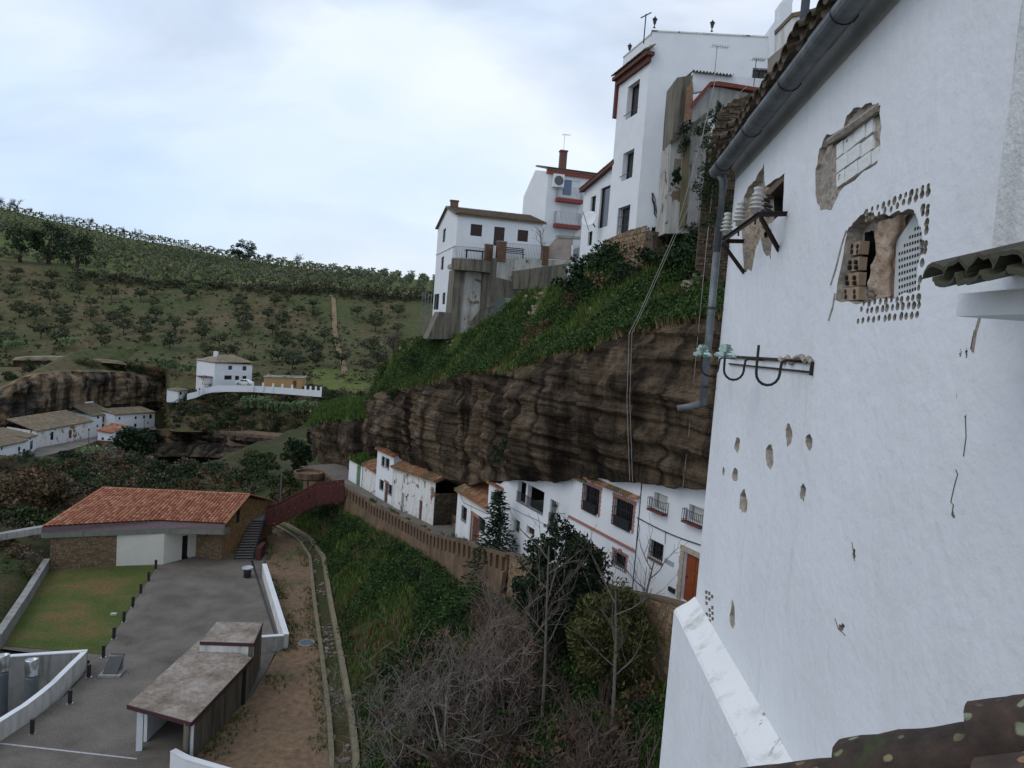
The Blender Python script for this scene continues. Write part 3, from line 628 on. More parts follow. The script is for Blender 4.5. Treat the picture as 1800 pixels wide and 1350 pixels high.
def build_bridge():
    root = thing('footbridge', (-20, 78, 2), 'dark rusty steel footbridge with solid slotted sides joining staircase and cave street', 'footbridge')
    top = [at_y(466, 898, 77.2), at_y(482, 895, 77.5), at_y(556, 857, 79), at_y(606, 851.5, 79.6)]; bot = [at_y(466, 923, 77.2), at_y(482, 923.5, 77.5), at_y(556, 887, 79), at_y(606, 879.5, 79.6)]
    for side, off in ((0, Vector((0, 0, 0))), (1, Vector((-.5, 2.1, 0)))):
        for k in range(3):
            Ln = (top[k+1]-top[k]).length; n = max(1, round(Ln/.85))
            for i in range(n):
                f0, f1 = (i+.08)/n, (i+.92)/n; a, b, c_, d = bot[k].lerp(bot[k+1], f0), bot[k].lerp(bot[k+1], f1), top[k].lerp(top[k+1], f1), top[k].lerp(top[k+1], f0)
                MB().ext([p+off for p in (a, b, c_, d)], (0, .04, 0)).build('side_panel', CORTEN, root)
            for f in (0, .3, .82, 1): MB().bar(bot[k].lerp(top[k], f)+off+Vector((0, .07, 0)), bot[k+1].lerp(top[k+1], f)+off+Vector((0, .07, 0)), .08, .25 if f in (0, .3) else .12).build('side_beam', CORTEN, root)
    for k in range(3):
        z = Vector((0, 0, -.15)); f = .28; q = [bot[k].lerp(top[k], f), bot[k+1].lerp(top[k+1], f)]; o = Vector((-.5, 2.05, 0))
        MB().hexa([q[0]+z, q[1]+z, q[1]+o+z, q[0]+o+z], [q[0], q[1], q[1]+o, q[0]+o]).build('deck', WOOD_DARK, root)
    m = MB(); p = top[2]+Vector((-4.5, 2.2, -3)); m.bar(p, p+Vector((0, 0, 4.2)), .14); m.build('post', BARK, root)
build_bridge()
BOL = [(-32.01, 67.54), (-31.11, 64.38), (-30.34, 61.48), (-29.52, 58.6), (-28.7, 55.68), (-27.88, 52.73), (-27.02, 49.8), (-26.4, 46.95), (-25.65, 43.64), (-25.75, 40.24)]
ORD = 'first second third fourth fifth sixth seventh eighth ninth tenth'.split()
b0 = None
for i, (x, y) in enumerate(BOL):
    lab = f'{ORD[i]} black square bollard from the stone building, ' + ('along the lawn edge' if i < 7 else 'beside the curved white wall')
    if b0 is None:
        b0 = thing('bollard', (x, y, 0), lab, 'bollard', 'bollards along the plaza edge')
        MB().box((x, y, .42), (.17, .17, .84)).build('post', IRON, b0); MB().box((x, y, .86), (.19, .19, .05)).build('cap', IRON, b0); MB().box((x, y, .01), (.3, .3, .03)).build('base_plate', STEEL, b0)
    else: dup(b0, (x, y, 0), rng.uniform(-.1, .1), label=lab)
def slab_wall(name, pts, z0, z1, th, mat, label, cat, side=1, capm=None, group=None):
    """low wall following pts (its inner edge)"""
    pts = [Vector((p[0], p[1], 0)) for p in pts]; n = len(pts); off = []
    for i in range(n):
        d = (pts[min(i+1, n-1)]-pts[max(i-1, 0)]).normalized(); off.append(pts[i]+Vector((-d.y, d.x, 0))*th*side)
    root = thing(name, (pts[n//2].x, pts[n//2].y, z0), label, cat, group)
    a = MB(); b = MB()
    for i in range(n-1):
        q = [pts[i], pts[i+1], off[i+1], off[i]]; Z = lambda z: Vector((0, 0, z)); a.hexa([p+Z(z0) for p in q], [p+Z(z1-.06) for p in q])
        e = [p+(p-o_)*.08 for p, o_ in ((pts[i], off[i]), (pts[i+1], off[i+1]))]+[o_+(o_-p)*.08 for p, o_ in ((pts[i+1], off[i+1]), (pts[i], off[i]))]
        b.hexa([p+Z(z1-.06) for p in e], [p+Z(z1) for p in e])
    a.build('wall_body', mat, root); b.build('coping', capm or mat, root); return root
slab_wall('boundary_wall', [(-34.4, 50.1), (-37.4, 57.6), (-40.75, 65.6)], -.4, 1.0, .45, CONC, 'long grey concrete wall along the left edge of the lawn', 'wall')
wr = [at_z(461.3, 991, 1.15), at_z(478, 1046, 1.15), at_z(499, 1115, 1.15)]
slab_wall('plaza_wall', wr, -.35, 1.15, .35, WHITE_STAINED, 'low white wall between the plaza and the dirt path', 'wall', capm=WHITE)
slab_wall('return_wall', [at_z(499, 1117, 1.15), at_z(455, 1120, 1.15)], -.35, 1.15, .3, WHITE_GRIMY, 'short stained wall closing the plaza corner behind the kiosk', 'wall', side=-1, capm=WHITE)
cv = [at_z(x/2.547, 820+y/2.547, 1.15) for x, y in ((-160, 1235), (-60, 1180), (0, 1143), (60, 1105), (120, 1068), (190, 1015), (250, 965), (300, 915), (345, 870), (375, 842), (388, 828))]
slab_wall('curved_wall', cv, -2.6, 1.15, .3, WHITE_STAINED, 'curved white parapet wall around the duct pit', 'wall', side=1, capm=WHITE)
bk = [at_z(x/2.547, 820+y/2.547, 1.15) for x, y in ((388, 828), (225, 838), (0, 853), (-160, 864))]
slab_wall('pit_wall', bk, -2.6, 1.15, .3, CONC, 'straight concrete wall behind the two ventilation ducts', 'wall', side=-1, capm=WHITE)
flat('pit_floor', [cv[0], cv[2], cv[4], cv[6], cv[8], bk[0], bk[1], bk[2], bk[3]], -2.55, CONC_DARK)
for i, (px, lab) in enumerate(((54, 'ventilation duct with bright steel head, right one in the pit'), (3, 'ventilation duct with bright steel head, left one in the pit'))):
    p = at_y(px, 1225, 43.6+i*.3); p.z = 0
    r = thing('ventilation_duct', p+Vector((0, 0, -2.5)), lab, 'duct', 'ducts in the walled pit')
    prof = []
    for k in range(26): z = -2.5+k*.16; prof += [(.33, z), (.345, z+.08)]
    MB().lathe(p, prof, 20).build('duct', simple('grey_ribbed_duct', (.12, .135, .15, 1), .5, .3), r, smooth=True)
    MB().lathe(p+Vector((0, 0, 1.62)), [(.35, 0), (.36, .05), (.35, .3), (.37, .33), (.37, .95), (.36, 1.0), (.30, 1.0), (.28, .8)], 20, axis=(-.06, .12, 1)).build('steel_head', STEEL, r, smooth=True)
def build_kiosk():
    root = thing('entrance_kiosk', (-17, 43, 0), 'flat roofed concrete entrance passage with white posts and stained slab roof', 'building')
    K = [at_z(224, 1239, 2.6), at_z(336, 1270, 2.6), at_z(443.5, 1156, 2.6), at_z(349.5, 1126, 2.6)]
    T = [at_z(351.5, 1128, 3.25), at_z(445.5, 1131, 3.25), at_z(461.3, 1094.5, 3.25), at_z(381, 1093, 3.25)]
    z = lambda h: Vector((0, 0, h))
    def slab(q, th, name, mat): return MB().hexa([p-z(th) for p in q], q).build(name, mat, root)
    slab(K, .12, 'roof_slab', ROOFC); slab(T, .1, 'roof_slab', ROOFC)
    def rim(q, o, name, mat, h0, h1, idx):
        cc = sum(q, Vector())/len(q)
        for i in idx:
            a, b = q[i], q[(i+1) % len(q)]; d = (b-a).normalized(); n = Vector((d.y, -d.x, 0)); n = n if n.dot(a-cc) > 0 else -n
            MB().hexa([a-z(h0), b-z(h0), b-z(h0)+n*o, a-z(h0)+n*o], [a+z(h1), b+z(h1), b+z(h1)+n*o, a+z(h1)+n*o]).build(name, mat, root)
    rim(K, .05, 'edge_trim', PURPLE, .22, .02, (0, 1)); rim(T, .05, 'edge_trim', PURPLE, .2, .02, (0, 1))
    def wallq(a, b, z0, z1, th, name, mat, side=1):
        d = (b-a).normalized(); n = Vector((-d.y, d.x, 0))*th*side
        q = [Vector((p.x, p.y, 0)) for p in (a, b, b+n, a+n)]; return MB().hexa([p+z(z0) for p in q], [p+z(z1) for p in q]).build(name, mat, root)
    i0, i1 = K[0].lerp(K[1], .1), K[0].lerp(K[1], .97)
    wallq(K[1].lerp(K[0], .03), K[2].lerp(K[3], .02), -.5, 2.48, .3, 'side_wall', CONC_DARK); wallq(K[0].lerp(K[1], .12).lerp(K[3], .12), K[3].lerp(K[2], .12), -.3, 2.48, .25, 'side_wall', WHITE, -1)
    wallq(T[0], T[1], 2.3, 3.14, .25, 'parapet', WHITE_STAINED); wallq(T[1], T[2], -.5, 3.14, .3, 'side_wall', CONC_DARK); wallq(T[3], T[0], -.3, 3.14, .3, 'side_wall', WHITE_STAINED); wallq(T[2], T[3], -.3, 3.14, .3, 'side_wall', CONC)
    m = MB(); a, b = K[3].lerp(K[0], .15), K[2].lerp(K[1], .15); wallq(a, b, -.2, 2.48, .2, 'back_wall', DARK)  # back wall coloured near-black to paint the passage's inner shade
    for f, w in ((.14, .32), (.93, .32)):
        p = K[0].lerp(K[1], f)+Vector((.12, .3, 0)); p.z = 0; MB().box(p+z(1.19), (w, w, 2.42), .3).build('post', WHITE, root)
    p = K[0].lerp(K[1], .5)+Vector((.1, .25, 0)); p.z = 2.42; d = K[1]-K[0]; MB().box(p, (d.length*.86, .3, .12), atan2(d.y, d.x)).build('lintel', WHITE, root)
    MB().bar(K[1].lerp(K[2], .35)+z(-.12)+Vector((.05, 0, 0)), K[1].lerp(K[2], .35)+z(-.12)+Vector((-.8, .25, 0)), .06).build('overflow_pipe', IRON, root)
PURPLE = simple('dark_red_edging', srgb(72, 40, 44), .6, .2); ROOFC = ground_mat('stained_slab', [(.28, srgb(104, 92, 80)), (.5, srgb(150, 138, 126)), (.7, srgb(168, 160, 150))], .5, 4, .25, kind='Object')
build_kiosk()
kw = [at_z(x/2.547, 820+y/2.547, 1.0) for x, y in ((785, 1262), (850, 1296), (1040, 1352), (1120, 1375))]
slab_wall('low_wall', kw, -.35, 1.0, .3, WHITE, 'low white wall leading away from the kiosk entrance', 'wall', side=-1)
def build_small_plaza():
    p = Vector((-23.29, 67.2, 0)); r = thing('litter_bin', p, 'round black bin with a pale rim near the staircase foot', 'bin')
    MB().lathe(p, [(.3, 0), (.33, .05), (.35, .8), (.33, .85)], 16).build('body', IRON, r, smooth=True); MB().lathe(p+Vector((0, 0, .85)), [(.5, 0), (.52, .05), (.5, .12), (.4, .14), (.3, .06)], 18).build('rim', simple('pale_rim', (.5, .5, .5, 1), .5), r)
    p = Vector((-25.2, 47.7, 0)); r = thing('information_lectern', p, 'dark tilted information panel on a concrete base by the bollards', 'information panel')
    MB().box(p+Vector((0, -.1, .08)), (1.35, 1.1, .16), .12).build('base', CONC, r); MB().ext([p+Vector(q) for q in ((-.45, -.5, .2), (.45, -.4, .2), (.5, .45, 1.2), (-.4, .4, 1.2))], (0, .07, -.05)).build('panel', simple('dark_panel', srgb(52, 54, 58), .4, .2), r)
    MB().box(p+Vector((0, .35, .55)), (.9, .12, 1.1), .12).build('stand', CONC, r)
    p = at_z(200, 1080.5, .05); r = thing('lawn_light', p, 'small pale square light block on the lawn edge', 'lamp'); MB().box(p+Vector((0, 0, .05)), (.45, .28, .12), .3).build('block', CONC_PALE, r); MB().box(p+Vector((0, 0, .12)), (.3, .16, .03), .3).build('lens', simple('lens', (.6, .6, .55, 1), .3), r)
    a, b = Vector((-24.5, 71.8, 0)), Vector((-16.9, 55.6, 0)); m = MB(); d = (b-a).normalized(); n = Vector((-d.y, d.x, 0))*.11
    m.poly([p+Vector((0, 0, .006)) for p in (a-n, b-n, b+n, a+n)]); m.build('drain_strip', IRON, kind='structure')
    m = MB(); a, b = zp(0, 1240), zp(612, 1309); n = Vector((0, .06, 0)); m.poly([p+Vector((0, 0, .007)) for p in (a-n, b-n, b+n, a+n)]); m.build('painted_line', simple('worn_white_line', (.5, .5, .5, 1), .8, .4, 6), kind='structure')
    p = Vector((-14.11, 54.3, .02)); r = thing('manhole_cover', p, 'round blue-grey manhole cover in the dirt path', 'manhole cover'); MB().lathe(p, [(.62, 0), (.62, .05), (.5, .06)], 24).build('ring', CONC, r); MB().lathe(p+Vector((0, 0, .03)), [(.47, 0), (.47, .05), (.44, .06)], 24).build('lid', simple('blue_grey_iron', srgb(84, 94, 110), .6), r)
build_small_plaza()
# ================================================================ WHITE HOUSE AT THE RIGHT, CLOSE BY
NP = Plane(at_y(1243, 700, 11.5), 2.6); UC = 0.0
RUBBLE = simple('exposed_rubble', srgb(176, 158, 138), .95, .5, 9, bstr=.8, bscale=30); RUBBLE_PALE = simple('pale_exposed_plaster', srgb(172, 162, 150), .95, .55, 14, bstr=.8, bscale=30); BRICKM = simple('hollow_brick', srgb(170, 146, 122), .9, .4, 7, bstr=.4); BRICKW = whitewash('whitewashed_brick', (.74, .74, .73, 1), bs=.5, bscale=20)
def z7(x, y): return 1180+x/2.813, 160+y/2.813
def z8(x, y): return 1160+x/1.753, 580+y/1.753
def nuv(px, py, o=0): return NP.uv(px, py, o)
def jag(pts, k=.02, sub=4):
    out = []
    for i in range(len(pts)):
        a, b = Vector(pts[i]), Vector(pts[(i+1) % len(pts)])
        for j in range(sub): p = a.lerp(b, j/sub); out.append((p.x+rng.uniform(-k, k), p.y+rng.uniform(-k, k)))
    return out
def carea(P): return sum(P[i-1][0]*P[i][1]-P[i][0]*P[i-1][1] for i in range(len(P)))
def in_poly2(x, y, P):
    c = False
    for i in range(len(P)):
        (x1, y1), (x2, y2) = P[i-1], P[i]
        if (y1 > y) != (y2 > y) and x < (x2-x1)*(y-y1)/(y2-y1)+x1: c = not c
    return c
def plate(m, outer, holes, o):
    """flat face at offset o with real holes cut out of it"""
    from mathutils.geometry import delaunay_2d_cdt
    vs, es = [], []
    for P in [outer]+holes: k = len(vs); vs += [Vector(p) for p in P]; es += [(k+i, k+(i+1) % len(P)) for i in range(len(P))]
    V, E_, Fc, *_ = delaunay_2d_cdt(vs, es, [], 0, 1e-5); fs = []
    for f in Fc:
        c = sum((V[i] for i in f), Vector((0, 0)))/len(f)
        if in_poly2(c.x, c.y, outer) and not any(in_poly2(c.x, c.y, P) for P in holes): fs.append(tuple(f))
    m.add([NP.P(v.x, v.y, o) for v in V], fs)
def cutter(m, P, depth, taper=1.0, nested=()):
    """register a hole: (outline, depth, taper, deeper holes in its floor)"""
    m.append((P, depth, taper, list(nested)))
def carve(m, H, o=0):
    for P, depth, taper, nested in H:
        cu = sum(p[0] for p in P)/len(P); cz = sum(p[1] for p in P)/len(P); Q = [(cu+(u-cu)*taper, cz+(z-cz)*taper) for u, z in P]; n = len(P)
        m.add([NP.P(u, z, o) for u, z in P]+[NP.P(u, z, -depth) for u, z in Q], [(i, (i+1) % n, n+(i+1) % n, n+i) for i in range(n)])
        plate(m, Q, [h[0] for h in nested], -depth); k = m.m; m.m = 2; carve(m, nested, -depth); m.m = k  # deeper holes take the near-black slot, painting their inside as unlit
def rubble_patch(name, par, P, depth, mat, amp=.04, step=.035):
    us = [p[0] for p in P]; zs = [p[1] for p in P]; a, b, c, d = min(us)-.02, max(us)+.02, min(zs)-.02, max(zs)+.02; nu, nz_ = max(3, int((b-a)/step)), max(3, int((d-c)/step)); G = []
    for i in range(nu+1):
        r = []
        for j in range(nz_+1):
            u, z = lerp(a, b, i/nu), lerp(c, d, j/nz_); q = noise.fractal(Vector((u*7, z*7, depth*9)), 1, 2, 4)*amp; r.append(NP.P(u, z, min(-.012, -depth*.75+q)))
        G.append(r)
    return MB().grid(G).build(name, mat, par)
def build_near_house():
    root = thing('white_house', NP.P(0, 8, 0), 'large close white wall with broken openings, zinc gutter and grey downpipe', 'house')
    # sloping eave line and sloping ledge, surveyed on the wall plane
    e0, e1 = nuv(1294, 292), nuv(1545, 0); es = (e1[1]-e0[1])/(e1[0]-e0[0]); top = lambda u: e0[1]+(u-e0[0])*es
    l0, l1 = nuv(1222, 1064), nuv(1368, 1318); ls = (l1[1]-l0[1])/(l1[0]-l0[0]); led = lambda u: l0[1]+(u-l0[0])*ls
    uc = nuv(1222, 1064)[0]; un = -10.6
    q = [(un, 5), (uc, 5), (uc, top(uc)), (un, top(un))]
    cut = []; deep = {}
    zz = lambda L, f=z7: [nuv(*f(*p)) for p in L]
    A = zz([(770, 215), (850, 180), (865, 120), (900, 95), (985, 62), (1030, 80), (1042, 180), (1022, 350), (940, 410), (830, 500), (795, 580), (735, 590), (715, 540), (710, 430), (730, 290)])
    Bh = zz([(460, 355), (461, 480), (562, 400), (552, 590), (478, 665), (500, 700), (492, 830), (455, 790), (440, 720), (415, 790), (400, 885), (362, 890), (350, 740), (345, 640), (360, 520), (380, 480), (415, 440)])
    Bd = zz([(468, 490), (556, 415), (546, 585), (474, 640)])
    Ch = zz([(870, 690), (905, 640), (960, 592), (1010, 620), (1100, 605), (1190, 578), (1215, 620), (1238, 700), (1225, 850), (1208, 985), (1100, 1020), (1000, 1032), (950, 1048), (812, 1040), (822, 930), (850, 800)])
    Cd = [nuv(*z7(*p), -.13) for p in [(958, 700), (1002, 690), (1010, 800), (1030, 900), (995, 965), (955, 992), (926, 915), (940, 820)]]
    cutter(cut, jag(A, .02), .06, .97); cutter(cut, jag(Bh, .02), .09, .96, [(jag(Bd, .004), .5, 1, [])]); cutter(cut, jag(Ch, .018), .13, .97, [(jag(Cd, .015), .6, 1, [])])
    chips = [(238, 355, 11, 27), (338, 390, 15, 40), (397, 325, 12, 37), (460, 345, 11, 32), (233, 447, 11, 26), (258, 530, 14, 40), (441, 502, 11, 32), (224, 880, 9, 50), (196, 435, 4, 18), (560, 915, 12, 14), (598, 690, 5, 22), (905, 572, 6, 8), (940, 265, 4, 6), (913, 203, 3, 5), (945, 70, 4, 14), (927, 70, 3, 8)]
    CP = []
    for x, y, a, b in chips:
        P = [nuv(*z8(x+a*cos(t*pi/5)*rng.uniform(.6, 1.1), y+b*sin(t*pi/5)*rng.uniform(.7, 1.1))) for t in range(10)]; CP.append((P, b)); cutter(cut, jag(P, .011, 2), .05, .7)
    # vent block: small square holes
    for i in range(3):
        for j in range(6):
            x, y = 143+i*9+j*.3, 808+i*10+j*17-(6 if i else 0)
            if (i+j) % 4 == 3: continue
            P = [nuv(*z8(x+sx*3.6, y+sy*5.5+sx*1.3)) for sx, sy in ((-1, -1), (1, -1), (1, 1), (-1, 1))]; cutter(cut, P, .06)
    # rows of round brick holes left round the broken window
    dim = []
    for k, n in ((0, 12), (1, 11)):
        for i in range(n): t = i/(n-1); dim.append((lerp(965, 1270, t), lerp(600+34*k, 470+32*k, t)+rng.uniform(-5, 5)))
    for y in (575, 602, 650, 690, 755, 790): dim += [(1268-(y-575)*.06, y+rng.uniform(-3, 3))]
    for y in (577, 604, 757, 792): dim.append((1244-(y-575)*.02, y))
    for k, (x0, x1, ya, yb, n) in enumerate(((950, 1222, 1052, 1020, 11), (968, 1222, 1086, 1056, 11), (922, 1214, 1136, 1108, 12), (1220, 1232, 970, 935, 2))):
        for i in range(n): t = i/(n-1); dim.append((lerp(x0, x1, t)+rng.uniform(-3, 3), lerp(ya, yb, t)+rng.uniform(-3, 3)))
    dim += [(966, 985), (968, 1010), (940, 1078), (1240, 850)]
    for x, y in dim:
        u, z = nuv(*z7(x, y)); r = rng.uniform(.024, .036); P = [(u+r*cos(t*pi/5)*rng.uniform(.85, 1.1), z+r*sin(t*pi/5)*rng.uniform(.85, 1.1)) for t in range(10)]; cutter(cut, P, .05, .75)
    wf = MB(); plate(wf, q, [h[0] for h in cut], 0); wf.m = 1; carve(wf, cut); wf.m = 0
    cr = [NP.P(u, z, o) for o in (0, -.7) for u, z in q]; wf.add(cr, [(1, 2, 6, 5), (4, 5, 6, 7), (0, 3, 7, 4)]); wf.build('wall', [WHITE_NEAR, RUBBLE_PALE, DARK], root)
    rubble_patch('exposed_masonry', root, A, .06, RUBBLE_PALE, .03); rubble_patch('exposed_masonry', root, Bh[8:16]+[Bh[0]], .09, RUBBLE, .05)
    for P, b in CP:
        if b > 20: rubble_patch('exposed_masonry', root, P, .05, RUBBLE if rng.random() < .6 else RUBBLE_PALE, .03, .02)
    # whitewashed blocks in the filled-in opening
    rows = [[(800, 300), (985, 165)], [(800, 372), (1000, 235)], [(800, 445), (1020, 300)]]
    for r in range(3):
        for i in range(4):
            t0, t1 = (i+(.0 if r % 2 else -.35))/3.3, (i+1+(.0 if r % 2 else -.35))/3.3
            t0, t1 = max(t0, 0), min(t1, 1)
            if t1-t0 < .1: continue
            (xa, ya), (xb, yb) = rows[r]; q = [(lerp(xa, xb, t0)+3, lerp(ya, yb, t0)-32), (lerp(xa, xb, t1)-3, lerp(ya, yb, t1)-32), (lerp(xa, xb, t1)-3, lerp(ya, yb, t1)+34), (lerp(xa, xb, t0)+3, lerp(ya, yb, t0)+34)]
            p = [nuv(*z7(*k)) for k in q]; j = rng.uniform(-.006, .006)
            MB().hexa([NP.P(u, z, -.06) for u, z in p], [NP.P(u, z, -.022+j) for u, z in p]).build('brick', BRICKW, root)
    m = MB(); m.tube([NP.hit(*z7(775, 255), -.01), NP.hit(*z7(900, 175), 0), NP.hit(*z7(1030, 80), -.01)], [.035, .045, .04], 6); m.build('lintel', RUBBLE_PALE, root)
    # broken window: pillar, hollow bricks, perforated shutter
    pil = zz([(1000, 660), (1090, 625), (1185, 600), (1150, 690), (1115, 760), (1105, 1015), (1000, 1032), (985, 960), (1022, 900), (1006, 800), (995, 740)])
    us = pil; m = MB(); n_ = 30; G = []
    for i in range(16):
        rr = []
        for j in range(n_):
            v = j/(n_-1); L_ = Vector(z7(lerp(1000, 985, v)+12*sin(v*5), lerp(655, 1030, v))); R_ = Vector(z7(interp(v, [0, .1, .3, 1], [1185, 1150, 1118, 1100]), interp(v, [0, .1, .3, 1], [600, 690, 765, 1012]))); p = L_.lerp(R_, i/15)
            oo = -.115+.075*max(0, sin(pi*min(1, i/14+.04)))**.7; h_ = NP.hit(p.x, p.y, oo); rr.append(h_+NP.n*noise.fractal(Vector((h_.y*8, h_.z*8, 2)), 1, 2, 4)*.03)
        G.append(rr)
    m.grid(G).build('broken_pillar', BRICKPLASTER, root)
    m = MB(); m.grid([[NP.P(*nuv(*z7(lerp(862, 946, i/11), lerp(720, 1040, j/19)), -.11), -.11+noise.fractal(Vector((i*.4, j*.4, 4)), 1, 2, 3)*.03) for j in range(20)] for i in range(8)]).build('exposed_masonry', RUBBLE, root)
    for k, (x0, y0, x1, y1) in enumerate(((868, 790, 940, 774), (852, 868, 930, 852), (836, 945, 926, 928), (828, 1010, 935, 1000))):
        q = [nuv(*z7(*p), -.07) for p in ((x0, y0-32), (x1, y1-34), (x1-6, y1+32), (x0-6, y0+30))]; b = MB(); b.hexa([NP.P(u, z, -.14) for u, z in q], [NP.P(u, z, -.07+rng.uniform(-.015, .015)) for u, z in q]); br = b.build('brick', BRICKM, root)
        h = MB()
        for i in range(2):
            for j in range(2): uu, z_ = nuv(*z7(lerp(x0, x1, .3+.4*i), lerp(y0, y1, .5)-14+26*j), -.055); h.lathe(NP.P(uu, z_, -.09), [(.02, 0), (.02, .037), (.015, .0371)], 8, axis=NP.n)
        h.build('brick_hole', DARK, br, kind='stuff')  # dark plugs on the brick face paint the shade in its holes
    sh = [nuv(*z7(*p), -.105) for p in ((1112, 745), (1150, 690), (1212, 600), (1275, 600), (1275, 1030), (1100, 1030))]
    if carea(sh) < 0: sh = sh[::-1]
    s = MB().hexa([NP.P(u, z, -.125) for u, z in sh], [NP.P(u, z, -.105) for u, z in sh]).build('perforated_shutter', simple('pale_shutter', srgb(188, 190, 190), .6, .1, 4), root)
    h = MB()
    for i in range(9):
        for j in range(12):
            x, y = 1128+i*13, 640+j*33-i*4
            if y < 790-(x-1130)*1.6 or y > 1005: continue
            uu, z_ = nuv(*z7(x, y), -.104); pbox(h, NP, uu-.012, uu+.012, z_-.012, z_+.012, -.106, -.1035)
    h.build('shutter_slot', DARK, s, kind='stuff')  # dark squares on the shutter face paint the shade of its slots
    MB().lathe(NP.P(*nuv(*z7(965, 850), -.4), -.4), [(.2, 0), (.2, .05), (.1, .06)], 16, axis=NP.n).build('grey_disc', CONC, root)
    # timber lintel of the smaller broken window
    q = [nuv(*z7(*p)) for p in ((455, 500), (560, 402), (562, 425), (458, 535))]; MB().hexa([NP.P(u, z, -.3) for u, z in q], [NP.P(u, z, -.02) for u, z in q]).build('lintel', simple('weathered_timber', srgb(112, 94, 78), .9, .5, 4, stretch=(1, 1, 9)), root)
    q = [nuv(*z7(*p)) for p in ((500, 545), (548, 500), (546, 575), (505, 590))]; MB().hexa([NP.P(u, z, -.3) for u, z in q], [NP.P(u, z, -.2) for u, z in q]).build('brick', BRICKM, root)
    # buttressed base with its stained sloping ledge
    m = MB(); ou, ob = .3, nuv(1200, 1072, .3); lu = lambda u: led(u)-.08
    us = [lerp(uc+.06, un, i/24) for i in range(25)]; m.grid([[NP.P(u, led(u)+.12, .002), NP.P(u, led(u)+.02+n2(u, 1, 3)*.01, .1), NP.P(u, lu(u)-.01, .27+n2(u, 5, 3)*.01), NP.P(u, lu(u)-.06, .3)] for u in us]); m.build('ledge', LEDGE, root)
    m = MB(); q = [(un, 3), (uc+.06, 3), (uc+.06, lu(uc)-.05), (un, lu(un)-.05)]; m.hexa([NP.P(u, z, .3) for u, z in q], [NP.P(u, z, -.5) for u, z in q]); m.build('base_wall', WHITE_NEAR, root)
    # cornice cove under the eave, its shading painted grey
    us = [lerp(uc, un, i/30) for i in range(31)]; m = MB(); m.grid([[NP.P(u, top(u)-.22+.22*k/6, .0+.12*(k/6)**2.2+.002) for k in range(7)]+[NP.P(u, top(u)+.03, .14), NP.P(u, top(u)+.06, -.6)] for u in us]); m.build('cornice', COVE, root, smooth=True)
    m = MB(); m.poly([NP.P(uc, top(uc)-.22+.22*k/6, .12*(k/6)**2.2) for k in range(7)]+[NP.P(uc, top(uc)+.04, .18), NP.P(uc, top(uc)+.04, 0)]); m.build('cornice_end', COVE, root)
    g = MB(); go = .25; gz = lambda u: top(u)-.06
    ups = [lerp(uc+.12, un, i/5) for i in range(6)]
    for i in range(5):
        P = []
        for t in (0, .02, .5, .985, 1.0):
            u = lerp(ups[i], ups[i+1], t); rr = .12 if t in (0, .02) else .112
            P.append([NP.P(u, gz(u)+rr*sin(a), go+rr*cos(a)) for a in [pi+pi*k/10 for k in range(11)]]+[NP.P(u, gz(u)+.9*rr*sin(a)+.004, go+.9*rr*cos(a)) for a in [2*pi-pi*k/10 for k in range(11)]])
        b = MB(); b.grid(P); b.poly(P[0])
        b.build('gutter', ZINC, root, smooth=False)
    for u in [uc-.3, uc-1.7, uc-3.1, uc-4.5]:
        m = MB(); m.tube([NP.P(u, gz(u)+.122*sin(a), go+.125*cos(a)) for a in [pi+pi*k/8 for k in range(9)]]+[NP.P(u, gz(u)+.06, .1)], .007, 5); m.build('gutter_bracket', IRON, root)
    # downpipe in three lengths
    po = .17; pu = uc+.0; Z = [gz(uc)-.08, nuv(1268, 400, po)[1], nuv(1266, 440, po)[1], nuv(1243, 716, po)[1]]
    m = MB(); m.tube([NP.P(pu, Z[0], go-.02), NP.P(pu, Z[0]-.1, po), NP.P(pu, Z[1], po)], .058, 10); m.build('downpipe', ZINC, root, smooth=True)
    m = MB(); m.tube([NP.P(pu, Z[1]+.02, po), NP.P(pu, Z[2], po)], .06, 10); m.build('downpipe', IRON, root)
    m = MB(); m.tube([NP.P(pu, Z[2], po), NP.P(pu, Z[3], po)], .055, 10); m.tube([NP.P(pu, Z[3]+.04, po), NP.P(pu+.02, Z[3]-.03, po+.15), NP.P(pu+.02, Z[3]-.08, po+.36)], .048, 10); m.build('downpipe', ZINC, root, smooth=True)
    for f in (.1, .45, .9): z = lerp(Z[1], Z[3], f); m = MB(); m.lathe(NP.P(pu, z, po), [(.064, 0), (.066, .01), (.064, .03)], 10); m.bar(NP.P(pu, z+.01, po), NP.P(pu-.02, z+.01, 0), .02); m.build('pipe_clip', IRON, root)
    # eave tiles: each barrel tile a piece
    k = 0; u = uc+.16; sl = .42; ax = (-NP.n*cos(sl)+Vector((0, 0, sin(sl))))
    while u > un+.5:
        for lay in (0, 1):
            uu = u-(.11 if lay else 0); b = MB(); P = []; st = NP.P(uu, top(uu)+.11+(.0 if lay else .055)+rng.uniform(-.012, .012), .34+rng.uniform(-.04, .05)+(0 if lay else .02)); r = .105
            for t in (0, 1):
                row = []
                for q in range(8):
                    a = pi*q/7; row.append((a, t))
                P.append([st+ax*(.55*t)+NP.d*(cos(a)*r*(1-.12*t))+Vector((0, 0, (sin(a) if not lay else -sin(a))*r*.72)) for a, t in row])
            inn = [[p+Vector((0, 0, -.016)) for p in r_] for r_ in P]
            b.grid(P); b.grid(inn); b.grid([P[0], inn[0]])
            b.build('tile', TILE_DARK, root)
        u -= .225; k += 1
